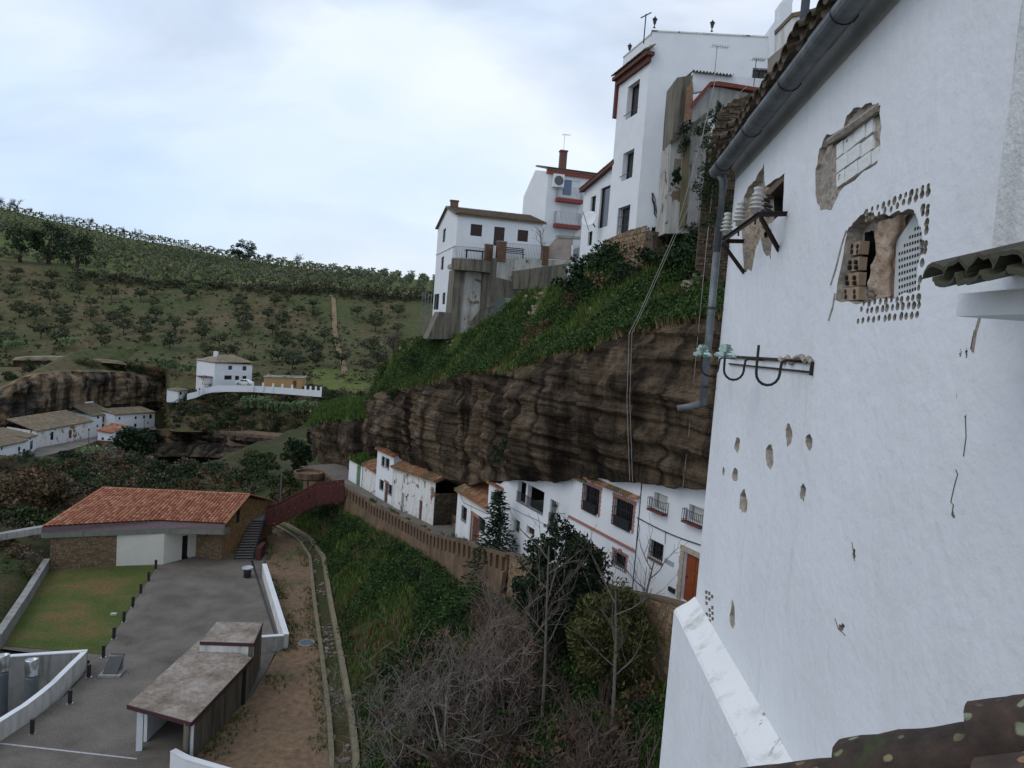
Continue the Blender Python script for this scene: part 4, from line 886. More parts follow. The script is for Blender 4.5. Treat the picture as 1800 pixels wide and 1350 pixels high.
    m = MB(); q = [(uc+.12, top(uc)+.1), (un, top(un)+.1)]; m.hexa([NP.P(u, z, .16) for u, z in q]+[NP.P(u, z+2.6, -5.8) for u, z in q[::-1]], [NP.P(u, z+.07, .16) for u, z in q]+[NP.P(u, z+2.67, -5.8) for u, z in q[::-1]]); m.build('roof', TILE_DARK, root)
    # hairline cracks
    for L_, f in (([(900, 570), (905, 540), (897, 530), (908, 480), (918, 445), (912, 430)], z8), ([(965, 20), (958, 60), (970, 0)], z8), ([(942, 265), (944, 330), (936, 390)], z8), ([(592, 655), (598, 690), (601, 712)], z8), ([(780, 1135), (800, 1070), (812, 1000)], z7), ([(1528, 1120), (1505, 1200), (1492, 1290)], z7), ([(540, 890), (550, 920), (572, 942)], z8), ([(790, 960), (815, 880), (845, 760), (868, 690)], z7)):
        P = [NP.hit(*f(*p), .0) for p in L_]; m = MB(); m.tube(P, .005 if f is z8 else .012, 4); m.build('crack', MORTAR if f is z8 else RUBBLE_PALE, root)
    return top
COVE = whitewash('shaded_cove', (.36, .36, .36, 1), (.2, .2, .19, 1), amount=.4); LEDGE = whitewash('stained_ledge', (.80, .80, .79, 1), (.2, .2, .14, 1), amount=.25, patch=(.22, .21, .17, 1), patch_t=.6)  # the cove's grey has the shade below the eave painted in
BRICKPLASTER = simple('broken_brick_plaster', srgb(186, 170, 152), .95, .45, 5, bstr=.9, bscale=22, col2=srgb(140, 112, 92))
NTOP = build_near_house()
def build_insulators():
    W_ = lambda x, y, o: NP.hit(*z7(x, y), o)
    out = .33; a0, b0_, c0 = W_(572, 597, 0), W_(530, 778, 0), W_(362, 892, 0)
    A, B = W_(440, 600, out), W_(255, 733, out); A2 = W_(360, 735, .02)
    root = thing('insulator_bracket', a0, 'rusted angle iron bracket carrying three white ribbed porcelain insulators', 'insulator bracket')
    def bar(p, q, name): m = MB(); m.bar(p, q, .05, .008); m.bar(p+Vector((0, 0, -.025)), q+Vector((0, 0, -.025)), .008, .05); m.build(name, RUST, root)
    bar(a0, A+Vector((0, 0, .0)), 'arm'); bar(A, B, 'crossbar'); bar(A2, B, 'arm'); bar(b0_, A+Vector((0, 0, -.03)), 'brace'); bar(c0, B+Vector((0, 0, -.03)), 'brace')
    for k, (f, s) in enumerate(((.10, 1.0), (.52, 1.0), (.90, 1.0))):
        p = A.lerp(B, f)+Vector((0, 0, .02)); prof = []
        for i in range(4): z = .05+i*.048; prof += [(.045, z), (.085-.007*i, z+.006), (.082-.007*i, z+.02), (.045, z+.034)]
        m = MB(); m.lathe(p, [(.045, 0)]+prof+[(.04, .25), (.052, .262), (.05, .285), (.03, .295)], 16); ins = m.build('insulator', PORC, root, smooth=True)
        MB().tube([p+Vector((0, 0, -.12)), p+Vector((0, 0, .01))], .011, 6).build('pin', RUST, ins)
    m = MB(); q = W_(500, 560, .03)
    for i in range(9): e = q+NP.d*rng.uniform(-.15, .2)+Vector((0, 0, rng.uniform(-.1, .1))); m.tube([e, e+NP.n*.08+Vector((0, 0, .03)), e+NP.d*.2+NP.n*.05+Vector((0, 0, rng.uniform(-.08, .08)))], .014, 5)
    m.build('old_wiring', IRON, root)
    # lower bracket: flat strip with U hooks and green glass insulators
    W8 = lambda x, y, o: NP.hit(*z8(x, y), o)
    root = thing('hook_bracket', W8(440, 98, 0), 'rusted wall strip with curved hooks holding two pale green glass insulators', 'insulator bracket')
    m = MB(); a, b = W8(215, 82, .015), W8(470, 98, .015); m.bar(a, b, .02, .035); m.bar(a+Vector((0, 0, -.10)), b+Vector((0, 0, -.10)), .015, .02); m.bar(b, b+Vector((0, 0, -.13)), .03); m.build('strip', RUST, root)
    m = MB(); rr = [W8(370+i*11, 97, .02)+Vector((0, 0, rng.uniform(-.03, .05))) for i in range(10)]; m.tube(rr, .03, 5); m.build('mortar_patch', RUBBLE_PALE, root)
    for k, (x, y, glass) in enumerate(((440, 97, False), (318, 92, True), (232, 88, True))):
        w0 = W8(x, y, .02); h = lambda o, z: w0+NP.n*o+Vector((0, 0, z))
        pts = [h(0, 0), h(.16, 0), h(.2, -.02), h(.21, -.1)]+[h(.21+.115*(1-cos(t)), -.14-.12*sin(t)) for t in [pi*i/8 for i in range(9)]]+[h(.44, -.05), h(.44, .13 if not glass else .05)]
        m = MB(); m.tube(pts, .014, 7); m.build('hook', RUST, root, smooth=True)
        if glass: MB().lathe(h(.44, .0), [(.10, -.005), (.125, .0), (.13, .02), (.11, .045), (.075, .055), (.07, .07), (.085, .085), (.08, .10), (.06, .11), (.065, .135), (.045, .15)], 20).build('insulator', GREENGLASS, root, smooth=True)
PORC = simple('porcelain', (.52, .51, .48, 1), .3, .25, 6)
def glassmat():
    m, nt, b, N, L = newmat('green_glass'); b.inputs['Base Color'].default_value = (.55, .72, .64, 1); b.inputs['Roughness'].default_value = .12; b.inputs['Transmission Weight'].default_value = .85; b.inputs['IOR'].default_value = 1.3; return m
GREENGLASS = glassmat()
build_insulators()
def build_canopy():
    root = thing('neighbouring_house', NP.hit(1760, 480, .2), 'rough grey white wall above a mossy tile eave with a white block under it', 'house')
    u0, zt = nuv(1740, 470, .12); zb = nuv(1745, 475, .12)[1]
    m = MB(); nn = 26; G = []
    for i in range(nn):
        u = u0-i*.12; G.append([NP.P(u+(n2(z, 3, 2)*.05 if i == 0 else 0), z, .12+n2(u, z, 1.4)*.015) for z in np.linspace(zb-.02, zb+5, 40)])
    m.grid(G); m.grid([[NP.P(G and u0+(n2(z, 3, 2)*.05), z, o) for z in np.linspace(zb-.02, zb+5, 40)] for o in (.12, 0)]); m.build('wall', whitewash('rough_white', (.64, .64, .63, 1), (.3, .29, .27, 1), amount=.35, bs=.7, bscale=18), root)
    e = NP.hit(1634, 503, .62); ue = (e-NP.p).dot(NP.d); m = MB()
    zt2 = NP.hit(1745, 466, .12).z; slope = (zt2-e.z)/.5
    for i in range(14):
        u = ue-.1-i*.2
        for lay in (0, 1):
            uu = u-.1*lay; b = MB(); P = []
            for t in range(4):
                f = t/3; P.append([NP.P(uu+cos(a)*.1*(1-.1*f), e.z+.02+f*.5*slope+(sin(a)*.058+.03 if not lay else .02-sin(a)*.035)+n2(uu*9, a*3, 2)*.03, .66-.55*f) for a in [pi*q/7 for q in range(8)]])
            b.grid(P); b.grid([[p-Vector((0, 0, .02)) for p in r] for r in P]); b.grid([P[0], [p-Vector((0, 0, .02)) for p in P[0]]]); b.build('tile', TILE_MOSS, root)
    m = MB(); k0 = NP.uv(1682, 540, .42)[0]; zz0, zz1 = NP.hit(1684, 556, .42).z, e.z-.02
    q = [(k0, zz0), (k0-3.2, zz0), (k0-3.2, zz1), (k0, zz1+.0)]; m.hexa([NP.P(u, z, .42) for u, z in q], [NP.P(u, z, 0.0) for u, z in q]); m.build('eave_block', WHITE_NEAR, root)
    m = MB(); G = [[NP.P(u0+.0-i*.12, zt2-.03+.10*abs(n2(i*.5, j, 1))+(.06 if j == 0 else 0), .12+.1*j) for j in range(3)] for i in range(26)]; m.grid(G).build('moss_strip', MOSS, root)
MOSS = simple('dark_moss', srgb(54, 50, 36), .95, .5, 14, bstr=.9, bscale=40); TILE_MOSS = tile_mat('mossy_tile', srgb(52, 48, 42), srgb(74, 68, 60), srgb(86, 78, 66), srgb(66, 70, 44), .5)
build_canopy()
def lichen_mat():
    m, nt, b, N, L = newmat('lichen_spotted_tile'); v = coords(N, L, kind='World')
    c = ramp(N, L, nz(N, L, v, 9, 8, .65), [(.3, srgb(38, 32, 28)), (.55, srgb(66, 52, 44)), (.75, srgb(92, 70, 56))])
    vo = N.new('ShaderNodeTexVoronoi'); vo.inputs['Scale'].default_value = 17; vo.inputs['Randomness'].default_value = 1; wv = N.new('ShaderNodeMix'); wv.data_type = 'RGBA'
    nn = N.new('ShaderNodeTexNoise'); nn.inputs['Scale'].default_value = 22; L.new(v, nn.inputs['Vector']); wv.inputs[0].default_value = .03; L.new(v, wv.inputs[6]); L.new(nn.outputs['Color'], wv.inputs[7]); L.new(wv.outputs[2], vo.inputs['Vector'])
    f = ramp(N, L, vo.outputs['Distance'], [(.20, (1, 1, 1, 1)), (.27, (0, 0, 0, 1))]); sel = ramp(N, L, nz(N, L, v, 4, 3), [(.42, (0, 0, 0, 1)), (.5, (1, 1, 1, 1))])
    f = mixc(N, L, 1., f, sel, 'MULTIPLY'); c = mixc(N, L, f, c, ramp(N, L, vo.outputs['Color'], [(.2, srgb(150, 150, 136)), (.6, srgb(112, 118, 84)), (.9, srgb(168, 120, 84))]))
    ms = ramp(N, L, nz(N, L, v, 6, 8, .7), [(.6, (0, 0, 0, 1)), (.66, (1, 1, 1, 1))]); c = mixc(N, L, ms, c, srgb(58, 62, 34))
    L.new(c, b.inputs['Base Color']); b.inputs['Roughness'].default_value = .95; bump(N, L, b, nz(N, L, v, 45, 7, .7), .9, .006); return m
LICHEN = lichen_mat()
def build_near_roof():
    a, b = at_y(1300, 1362, 2.35), at_y(1800, 1262, 1.85); d = (b-a); Ln = d.length; d.normalize(); side = Vector((d.y, -d.x, 0)).normalized()
    if side.y > 0: side = -side
    root = thing('tile_coping', a, 'dark lichen covered barrel tiles capping the wall just below the viewpoint', 'roof tiles')
    up = side.cross(d); up = up if up.z > 0 else -up
    for row in range(3):
        for i in range(4):
            st = a+d*(i*.40-.02+.04*row)+up*(.022*i-.115-.06*row)+side*(row*.25); P = []
            for t in range(9):
                f = t/8; r = .125-.014*f+.004*n2(t, i+row*5, .9)
                P.append([st+d*(.46*f)+side*(cos(q)*r)+up*(sin(q)*r*.9+.02*(1-f)+noise.noise(Vector((t*1.1, q*2.2, i+row*3)))*.006) for q in [pi*k/13 for k in range(14)]])
            m = MB(); m.grid(P); inn = [[p-up*.018 for p in r] for r in P]; m.grid(inn); m.grid([P[0], inn[0]]); m.grid([P[-1], inn[-1]]); m.build('tile', LICHEN, root, smooth=True)
    m = MB(); q = [a-up*.2, b+d*.3-up*.12, b+d*.3+side*.75-up*.3, a+side*.75-up*.4]; m.hexa([p-Vector((0, 0, 2)) for p in q], q); m.build('wall_head', MOSS, root)
build_near_roof()
# ================================================================ CAVE STREET HOUSES
PA = Plane((8.96, 32.85, 0), -25.7)
_b = QL[3]-QL[2]; PB = Plane((QL[2].x, QL[2].y, 0), math.degrees(atan2(_b.x, _b.y))); PC = Plane((QL[3].x, QL[3].y, 0), -28); PD = Plane((QL[4].x, QL[4].y, 0), -33)
def z4(x, y): return 780+x/3.75, 780+y/3.75
def z3(x, y): return 500+x/3.913, 740+y/3.913
def hole(PL, f, x0, y0, x1, y1, w=None):
    """opening from the two opposite corners seen in the survey"""
    a, b = PL.uv(*f(x0, y0)), PL.uv(*f(x1, y1)); u0, u1 = sorted((a[0], b[0])); z0, z1 = sorted((a[1], b[1]))
    if w: c = (u0+u1)/2; u0, u1 = c-w/2, c+w/2
    return (u0, u1, z0, z1)
def hexp(m, PL, us, z0, z1, o0, o1): return pbox(m, PL, us[0], us[1], z0, z1, o0, o1)
def surround(par, PL, h, mat, w=.2, legs=True, tooth=.12):
    a, b, c, d = h[:4]; m = MB(); k = 0; z = c-.08
    pbox(m, PL, a-w-.06, b+w+.06, d+.02, d+w+.02, 0, .05); pbox(m, PL, (a+b)/2-.14, (a+b)/2+.14, d+w*.4, d+w+.12, .045, .07)
    if legs:
        while z < d+.02:
            ww = w+(.035 if k % 2 else 0)
            for u0, u1 in ((a-ww, a-.01), (b+.01, b+ww)): pbox(m, PL, u0, u1, z+.008, min(z+tooth, d+.02)-.004, 0, .045)
            z += tooth; k += 1
    return m.build('window_surround', mat, par)
def balconet(par, PL, h, up=.55, out=.28, ext=.12):
    a, b, c, d = h[:4]; m = MB(); pbox(m, PL, a-ext, b+ext, c-.12, c-.03, 0, out+.03); s = m.build('sill', RED_SILL, par)
    m = MB(); q = [PL.P(a-ext, c-.03, .02), PL.P(a-ext, c-.03, out), PL.P(b+ext, c-.03, out), PL.P(b+ext, c-.03, .02)]; railing(m, q, up, .12, .01, .016); m.build('railing', IRON, s)
RED_SILL = simple('red_sill_tile', srgb(110, 58, 50), .8, .2); STONE_TRIM = simple('pale_stone_trim', srgb(176, 160, 142), .9, .3, 5, bstr=.3)
HGRP = 'white houses under the rock'
def eave_row(par, PL, u0, u1, z0, z1, out=.35, mat=None, step=.2, back=.0):
    m = MB(); n = int(abs(u1-u0)/step); ax = None
    for i in range(n):
        u = lerp(u0, u1, (i+.5)/n); z = lerp(z0, z1, (i+.5)/n); r = step*.5; P = []
        for o, dz in ((out, 0), (back-.2, .22)): P.append([PL.P(u+cos(pi*k/5)*r, z+dz+sin(pi*k/5)*r*.8+rng.uniform(-.005, .005), o) for k in range(6)])
        m.grid(P); m.grid([[p-Vector((0, 0, .025)) for p in r_] for r_ in P])
    m.build('eave_tile', mat or TILE_OLD, par, kind='stuff'); b = MB(); pbox_ = [PL.P(u0, z0-.05, 0), PL.P(u1, z1-.05, 0), PL.P(u1, z1, out-.06), PL.P(u0, z0, out-.06)]
    b.ext(pbox_, (0, 0, .04)); b.build('eave_board', WHITE, par)
def sz(PL):
    def f(u): p = PL.P(u, 0); return street_z(street_off(p.x, p.y)[1])-.15
    return f
def build_cave_houses():
    szA = sz(PA)
    # ---- house at the near end: two upper windows, barred window, wooden door
    r = thing('cave_house', PA.P(1, szA(1)), 'white house under the rock with varnished wooden door in a stone frame', 'house', HGRP)
    hs = [hole(PA, z4, 1390, 315, 1467, 457), hole(PA, z4, 1620, 395, 1707, 540), hole(PA, z4, 1367, 632, 1440, 785), hole(PA, z4, 1590, 712, 1676, 1040)]
    hs[3] = (hs[3][0]-.15, hs[3][1], szA(0), hs[3][3])
    m = MB(); facade(m, PA, -9, 4.62, szA, 19.3, hs, .28); m.build('wall', WHITE, r)
    for h in hs[:2]: window(r, PA, h, .26, pane_mat=SHUTTER, frame_mat=simple('grey_frame', (.35, .34, .32, 1)), mull=0); balconet(r, PA, h)
    window(r, PA, hs[2], .22, grille=6); m = MB(); pbox(m, PA, hs[2][0]-.06, hs[2][1]+.06, hs[2][2]-.1, hs[2][2]-.02, 0, .1); m.build('sill', RED_SILL, r)
    h = hs[3]; door(r, PA, h, WOOD_DOOR, .2); k = 0; z = h[2]
    while z < h[3]+.25:
        e = .05 if k % 2 else 0
        for a, b in (((h[0]-.26-e, h[0]-.005), (h[1]+.005, h[1]+.26+e)) if z < h[3]-.1 else ((h[0]-.3, (h[0]+h[1])/2-.01), ((h[0]+h[1])/2+.01, h[1]+.3))):
            q = MB(); pbox(q, PA, a, b, max(z, h[3]+.005) if z >= h[3]-.1 else z+.006, (h[3]+.27) if z >= h[3]-.1 else min(z+.33, h[3]), 0, .06); q.build('stone', STONE_TRIM, r)
        z += .33 if z < h[3]-.1 else 9; k += 1
    q = hole(PA, z4, 1460, 740, 1514, 826); m = MB(); pbox(m, PA, *q[:2], q[2]+.1, q[3]-.1, 0, .03); m.build('meter_cover', simple('grey_meter_cover', srgb(156, 160, 164), .6), r)
    q = hole(PA, z4, 1490, 938, 1526, 988); m = MB(); pbox(m, PA, *q, 0, .1); m.build('letter_box', IRON, r)
    m = MB(); A = PA.hit(*z4(1275, 486), .05); B = PA.hit(*z4(1740, 682), .05); m.tube([A.lerp(B, i/8)+Vector((0, 0, -.12*sin(pi*i/8))) for i in range(9)], .028, 5); m.tube([PA.hit(*z4(1278, 490), .04), PA.hit(*z4(1290, 560), .04), PA.hit(*z4(1265, 700), .04)], .014, 4); m.tube([PA.hit(*z4(1462, 575), .04), PA.hit(*z4(1458, 660), .04)], .014, 4); m.build('cable', IRON, r)
    # ---- house with brick red trims
    r = thing('cave_house', PA.P(8, szA(8)), 'white house under the rock with brick red window surrounds and a red band', 'house', HGRP)
    hA, hB = hole(PA, z4, 932, 285, 1022, 440), hole(PA, z4, 1135, 345, 1243, 545); h1 = hole(PA, z4, 832, 605, 905, 700); h2 = hole(PA, z4, 968, 672, 1042, 830); h3 = hole(PA, z4, 1128, 710, 1200, 800)
    hA = (hA[0], hA[1], 14.95, 16.35); hB = (hB[0], hB[1], 14.95, 16.35); h1 = (h1[0], h1[1], szA(10.4), 13.05); h2 = (h2[0], h2[1], szA(8), 12.95); h3 = (h3[0], h3[1], 12.75, 13.5)
    hs = [hA, hB, h1, h2, h3]
    m = MB(); facade(m, PA, 4.66, 11.5, szA, 19.3, hs, .25, o=.04); m.build('wall', WHITE, r)
    for h in (hA, hB): window(r, PA, h, .2, grille=9, bars_o=.14); surround(r, PA, h, TRIM)
    for h in (hA, hB): m = MB(); pbox(m, PA, h[0]+.15, h[1]-.1, h[2]-.02, h[2]+.5, .06, .13); m.build('flower_box', IRON, r)
    door(r, PA, h1, WOOD_OLD, .2); surround(r, PA, h1, TRIM, .17); window(r, PA, h2, .2, grille=7, mull=0); surround(r, PA, h2, TRIM, .17); window(r, PA, h3, .2, grille=6); surround(r, PA, h3, TRIM, .17)
    m = MB(); pbox(m, PA, 4.7, 11.45, 14.02, 14.16, .04, .12); m.build('band', TRIM, r)
    eave_row(r, PA, 4.66, 9.75, 16.74, 16.74, .4); eave_row(r, PA, 9.8, 11.5, 16.45, 16.45, .3)
    # ---- house with the dark loggia
    r = thing('cave_house', PA.P(17, szA(17)), 'tall white house under the rock with a dark open loggia and iron railing', 'house', HGRP)
    hl = hole(PA, z4, 492, 262, 658, 430); hl = (hl[0]+.0, hl[1], 13.25, 14.75); hb = hole(PA, z4, 706, 362, 750, 565); hb = (hb[0], hb[1], 12.7, 14.55)
    hs1, hs2, hs3 = hole(PA, z4, 550, 535, 597, 622), hole(PA, z4, 468, 492, 498, 600), hole(PA, z4, 320, 318, 366, 405); ha = hole(PA, z4, 655, 590, 715, 720); ha = (ha[0], ha[1], szA(14.5), 11.9)
    hs = [hl, hb, hs1, hs2, hs3]
    m = MB(); facade(m, PA, 11.5, 23.25, szA, lambda u: interp(u, [11.5, 16, 19, 20.8, 23.25], [19, 17, 15.2, 13.9, 13.5]), hs, .3, o=.02); m.build('wall', WHITE, r)
    m = MB(); pbox(m, PA, hl[0]-.5, hl[1]+.5, hl[2]-.1, hl[3]+.1, -2.5, -2.4); pbox(m, PA, hl[0]-.5, hl[0]-.4, hl[2]-.1, hl[3]+.1, -2.5, -.3); pbox(m, PA, hl[1]+.4, hl[1]+.5, hl[2]-.1, hl[3]+.1, -2.5, -.3); pbox(m, PA, hl[0]-.5, hl[1]+.5, hl[3]+.1, hl[3]+.2, -2.5, -.3); m.build('loggia_interior', WOOD_DARK, r)
    m = MB(); railing(m, [PA.P(hl[0], hl[2], .08), PA.P(hl[1], hl[2], .08)], .72, .11); m.build('railing', IRON, r)
    m = MB(); pbox(m, PA, hl[1]-1.35, hl[1]-1.1, hl[2], hl[3], -.35, -.05); m.build('pillar', WHITE, r)
    w = window(r, PA, hb, .2, mull=0, pane_mat=SHUTTER); m = MB(); railing(m, [PA.P(hb[0]-.02, hb[2], .05), PA.P(hb[1]+.02, hb[2], .05)], 1.0, .09); m.build('railing', IRON, w)
    for h in (hs1, hs2): window(r, PA, h, .2, mull=0, frame_mat=STONE_TRIM)
    window(r, PA, hs3, .2, grille=5)
    m = MB(); m.tube([PA.hit(*z4(*p), .05) for p in ((412, 405), (520, 462), (620, 505), (690, 552), (745, 580), (756, 545), (815, 545), (818, 480))], .014, 4); m.build('cable', IRON, r)
    m = MB(); p0 = [PA.P(u, 13.55+(0 if o == .2 else .5), o) for u, o in ((23.35, .2), (20.7, .2), (20.7, -2.5), (23.35, -2.5))]; roof_tiles(m, *p0, 12, 7, .07); m.build('roof_tile', TILE_OLD, r, kind='stuff'); m = MB(); m.hexa([p-Vector((0, 0, .12)) for p in p0], p0); m.build('roof', TILE_OLD, r)
    # wall lantern
    L0 = PA.hit(*z4(800, 462), .03); lr = thing('wall_lantern', L0, 'black wrought iron wall lantern between the loggia and the red band', 'lantern'); c = L0+PA.n*.75+Vector((0, 0, .05))
    m = MB(); m.tube([L0, L0+PA.n*.4+Vector((0, 0, .06)), c], .02, 6); m.tube([L0+Vector((0, 0, -.25)), L0+PA.n*.3+Vector((0, 0, -.05)), c], .012, 5); m.build('bracket', IRON, lr)
    MB().lathe(c, [(.03, 0), (.09, .06), (.16, .42), (.17, .44)], 6).build('glass', simple('lantern_glass', (.25, .25, .24, 1), .3), lr); m = MB(); m.lathe(c+Vector((0, 0, .44)), [(.22, 0), (.12, .12), (.06, .16), (.05, .24), (.015, .32)], 6); m.lathe(c, [(.1, -.02), (.11, .06)], 6); m.build('cap', IRON, lr)
    for i in range(6): a = i*pi/3; m = MB()
    # ---- low house with tile roof left of the fir
    szB = sz(PB); r = thing('cave_house', PB.P(3, szB(3)), 'low white house with weathered tile roof and brown door beside the fir', 'house', HGRP)
    uL = PB.uv(*z3(1195, 470))[0]; hw1, hd, hw2 = hole(PB, z3, 1215, 582, 1259, 700), hole(PB, z3, 1288, 612, 1330, 845), hole(PB, z3, 1333, 655, 1382, 780); hd = (hd[0], hd[1]-.2, szB(2.3), 10.35); hw1 = (hw1[0]+.3, hw1[1]-.3, 9.3, 10.4); hw2 = (hw2[0]+.2, hw2[1]-.2, 9.5, 10.55)
    zt = lambda u: lerp(11.62, 11.42, u/uL)
    m = MB(); facade(m, PB, -.1, uL, szB, zt, [hw1, hd, hw2], .22); pbox(m, PB, uL-.01, uL+.02, szB(uL)-.5, zt(uL), -4.5, 0); m.build('wall', whitewash('whitewash_patched', (.74, .74, .73, 1), (.4, .37, .33, 1), .3, (.42, .38, .33, 1), .72), r)
    for h in (hw1, hw2): window(r, PB, h, .2, grille=6)
    door(r, PB, hd, WOOD_OLD, .15); m = MB(); pbox(m, PB, hd[0]-.12, hd[1]+.12, hd[3]+.02, hd[3]+.2, 0, .12); pbox(m, PB, hd[0]-.14, hd[0]-.01, hd[2], hd[3]+.02, 0, .06); pbox(m, PB, hd[1]+.01, hd[1]+.14, hd[2], hd[3]+.02, 0, .06); m.build('door_surround', simple('terracotta_trim', srgb(150, 112, 96), .9), r)
    q = [PB.P(uL+.15, zt(uL)+.02, .3), PB.P(-.15, zt(0)+.02, .3), PB.P(-.15, 13.1, -3.4), PB.P(uL+.1, 12.9, -3.4)]; m = MB(); m.hexa([p-Vector((0, 0, .14)) for p in q], q); rf = m.build('roof', TILE_OLD, r); m = MB(); roof_tiles(m, *q, 26, 10, .09); m.build('roof_tile', TILE_OLD, rf, kind='stuff')
    m = MB(); m.tube([PB.hit(*z3(1205, 500), .05), PB.hit(*z3(1230, 560), .05), PB.hit(*z3(1290, 590), .05), PB.hit(*z3(1400, 640), .05)], .016, 4); m.build('cable', IRON, r)
    # ---- half ruined house with open dark end
    szC = sz(PC); r = thing('ruined_house', PC.P(5, szC(5)), 'peeling white house with sagging tile roof and an open ruined end', 'house', HGRP)
    zt = lambda u: lerp(10.85, 9.75, u/11.4); hA, hB, hC, hD, hE = hole(PC, z3, 806, 485, 820, 618, .75), hole(PC, z3, 836, 512, 846, 556, .35), hole(PC, z3, 928, 515, 946, 665, .8), hole(PC, z3, 817, 365, 832, 438, .6), hole(PC, z3, 962, 410, 972, 466, .45)
    hA = (hA[0], hA[1], szC(8), szC(8)+1.95); hC = (hC[0], hC[1], szC(3), szC(3)+1.9)
    m = MB(); facade(m, PC, 0, 11.45, szC, zt, [hA, hB, hC, hD, hE], .25); m.build('wall', WHITE_WORN, r)
    for h, mt in ((hA, simple('grey_boarded_door', srgb(150, 148, 144), .8, .3, 4, stretch=(5, 5, .6))), (hC, WOOD_OLD)): door(r, PC, h, mt, .12)
    for h, mt in ((hB, DARK), (hD, simple('faded_board', srgb(176, 166, 156), .9, .3)), (hE, simple('faded_board_pale', srgb(190, 184, 176), .9, .3))): m = MB(); pbox(m, PC, *h, -.2, -.1); m.build('boarded_opening', mt, r)
    q = [PC.P(11.7, zt(11.5)+.02, .3), PC.P(-.25, zt(0)+.02, .3), PC.P(-.25, 12.3, -3.2), PC.P(11.7, 11.2, -3.2)]; m = MB(); m.hexa([p-Vector((0, 0, .14)) for p in q], q); rf = m.build('roof', TILE_OLD, r); m = MB(); roof_tiles(m, *q, 50, 9, .09); m.build('roof_tile', TILE_OLD, rf, kind='stuff')
    b = szC(0); m = MB(); G = [[PC.P(.0+n2(o*2, z*2, 3)*.12, z, o) for o in np.linspace(.02, -4.5, 16)] for z in np.linspace(b, zt(0)-1.2, 14)]; m.grid(G); w = m.build('end_wall', RUINW, r)
    s = MB(); E_ = Plane(PC.P(0, 0, .05), -28+90); E_.n = -PC.d.copy(); E_.d = -PC.n.copy(); stones(s, E_, .02, 4.4, b, zt(0)-1.25, .2, (.2, .5), .12); s.build('stone', STONE_DARK, w, kind='stuff')
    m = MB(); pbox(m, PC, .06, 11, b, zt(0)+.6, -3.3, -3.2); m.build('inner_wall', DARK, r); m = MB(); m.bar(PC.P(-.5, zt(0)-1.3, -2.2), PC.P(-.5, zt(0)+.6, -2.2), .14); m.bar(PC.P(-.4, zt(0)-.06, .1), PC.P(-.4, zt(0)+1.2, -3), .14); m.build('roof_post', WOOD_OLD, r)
    m = MB(); pbox(m, PC, -2.6, -.05, b-.4, b+1.1, -3.4, -1.7); pbox(m, PC, -2.6, -.05, b+1.1, b+2.4, -4.2, -2.8); m.build('rubble_terrace', RUINW, r)
    m = MB(); 
    for i in range(7): pbox(m, PC, -2.7, -1.7, b-.2, b+.25*(i+1), -.9-.3*i, -.6-.3*i)
    m.build('stair', CONC_DARK, r)
    # ---- tall narrow house
    szD = sz(PD); r = thing('cave_house', PD.P(2, szD(2)), 'narrow two storey white house with four barred windows and small tile roof', 'house', HGRP)
    H = [hole(PD, z3, 672, 240, 692, 305), hole(PD, z3, 697, 258, 724, 325), hole(PD, z3, 658, 395, 684, 480), hole(PD, z3, 716, 440, 742, 525), hole(PD, z3, 692, 400, 712, 550)]
    H = [(h[0]+.1, h[1]-.1, h[2], h[3]) for h in H]; H[0] = (*H[0][:2], 9.35, 10.3); H[1] = (*H[1][:2], 9.35, 10.3); H[2] = (*H[2][:2], 6.75, 7.75); H[3] = (*H[3][:2], 6.75, 7.75); H[4] = (*H[4][:2], szD(2), 7.75)
    m = MB(); facade(m, PD, 0, 4.35, szD, 10.88, H, .2, o=.03)
    for u, s in ((0, -1), (4.35, 1)): m.hexa([PD.P(u, 5, .03), PD.P(u, 5, -4), PD.P(u+s*-.2, 5, -4), PD.P(u+s*-.2, 5, .0)], [PD.P(u, 10.86, .03), PD.P(u, 12.0, -4), PD.P(u+s*-.2, 12.0, -4), PD.P(u+s*-.2, 10.86, .0)])
    m.build('wall', WHITE, r)
    for h in H[:4]: window(r, PD, h, .15, grille=5, bars_o=.07)
    door(r, PD, H[4], WOOD_OLD, .12); m = MB(); pbox(m, PD, H[4][0]-.1, H[4][1]+.1, H[4][3]+.02, H[4][3]+.25, 0.03, .1); m.build('door_head', TRIM, r)
    for h in H[:2]: m = MB(); pbox(m, PD, h[0]-.05, h[1]+.05, h[2]-.14, h[2]-.05, .03, .12); m.build('sill', WHITE_WORN, r)
    q = [PD.P(4.55, 10.9, .3), PD.P(-.2, 10.9, .3), PD.P(-.2, 12.1, -4), PD.P(4.55, 12.1, -4)]; m = MB(); m.hexa([p-Vector((0, 0, .12)) for p in q], q); rf = m.build('roof', TILE_OLD, r); m = MB(); roof_tiles(m, *q, 20, 11, .09); m.build('roof_tile', TILE_OLD, rf, kind='stuff')
    # ---- grassy roofed shed
    r = thing('shed', PD.P(6, szD(6)), 'low crumbling shed with collapsed tile roof beside the narrow white house', 'shed')
    m = MB(); h = (5.0, 5.6, szD(5)+.9, szD(5)+1.7); facade(m, PD, 4.38, 8.4, szD, lambda u: lerp(8.2, 8.35, (u-4.4)/4), [], .2, o=-.05); m.build('wall', WHITE_WORN, r)
    q = [PD.P(8.5, 8.4, .15), PD.P(4.4, 8.25, .15), PD.P(4.4, 9.3, -3), PD.P(8.5, 9.3, -3)]; m = MB(); m.hexa([p-Vector((0, 0, .12)) for p in q], q); rf = m.build('roof', TILE_OLD, r); m = MB(); roof_tiles(m, *q, 17, 8, .09); m.build('roof_tile', TILE_OLD, rf, kind='stuff')
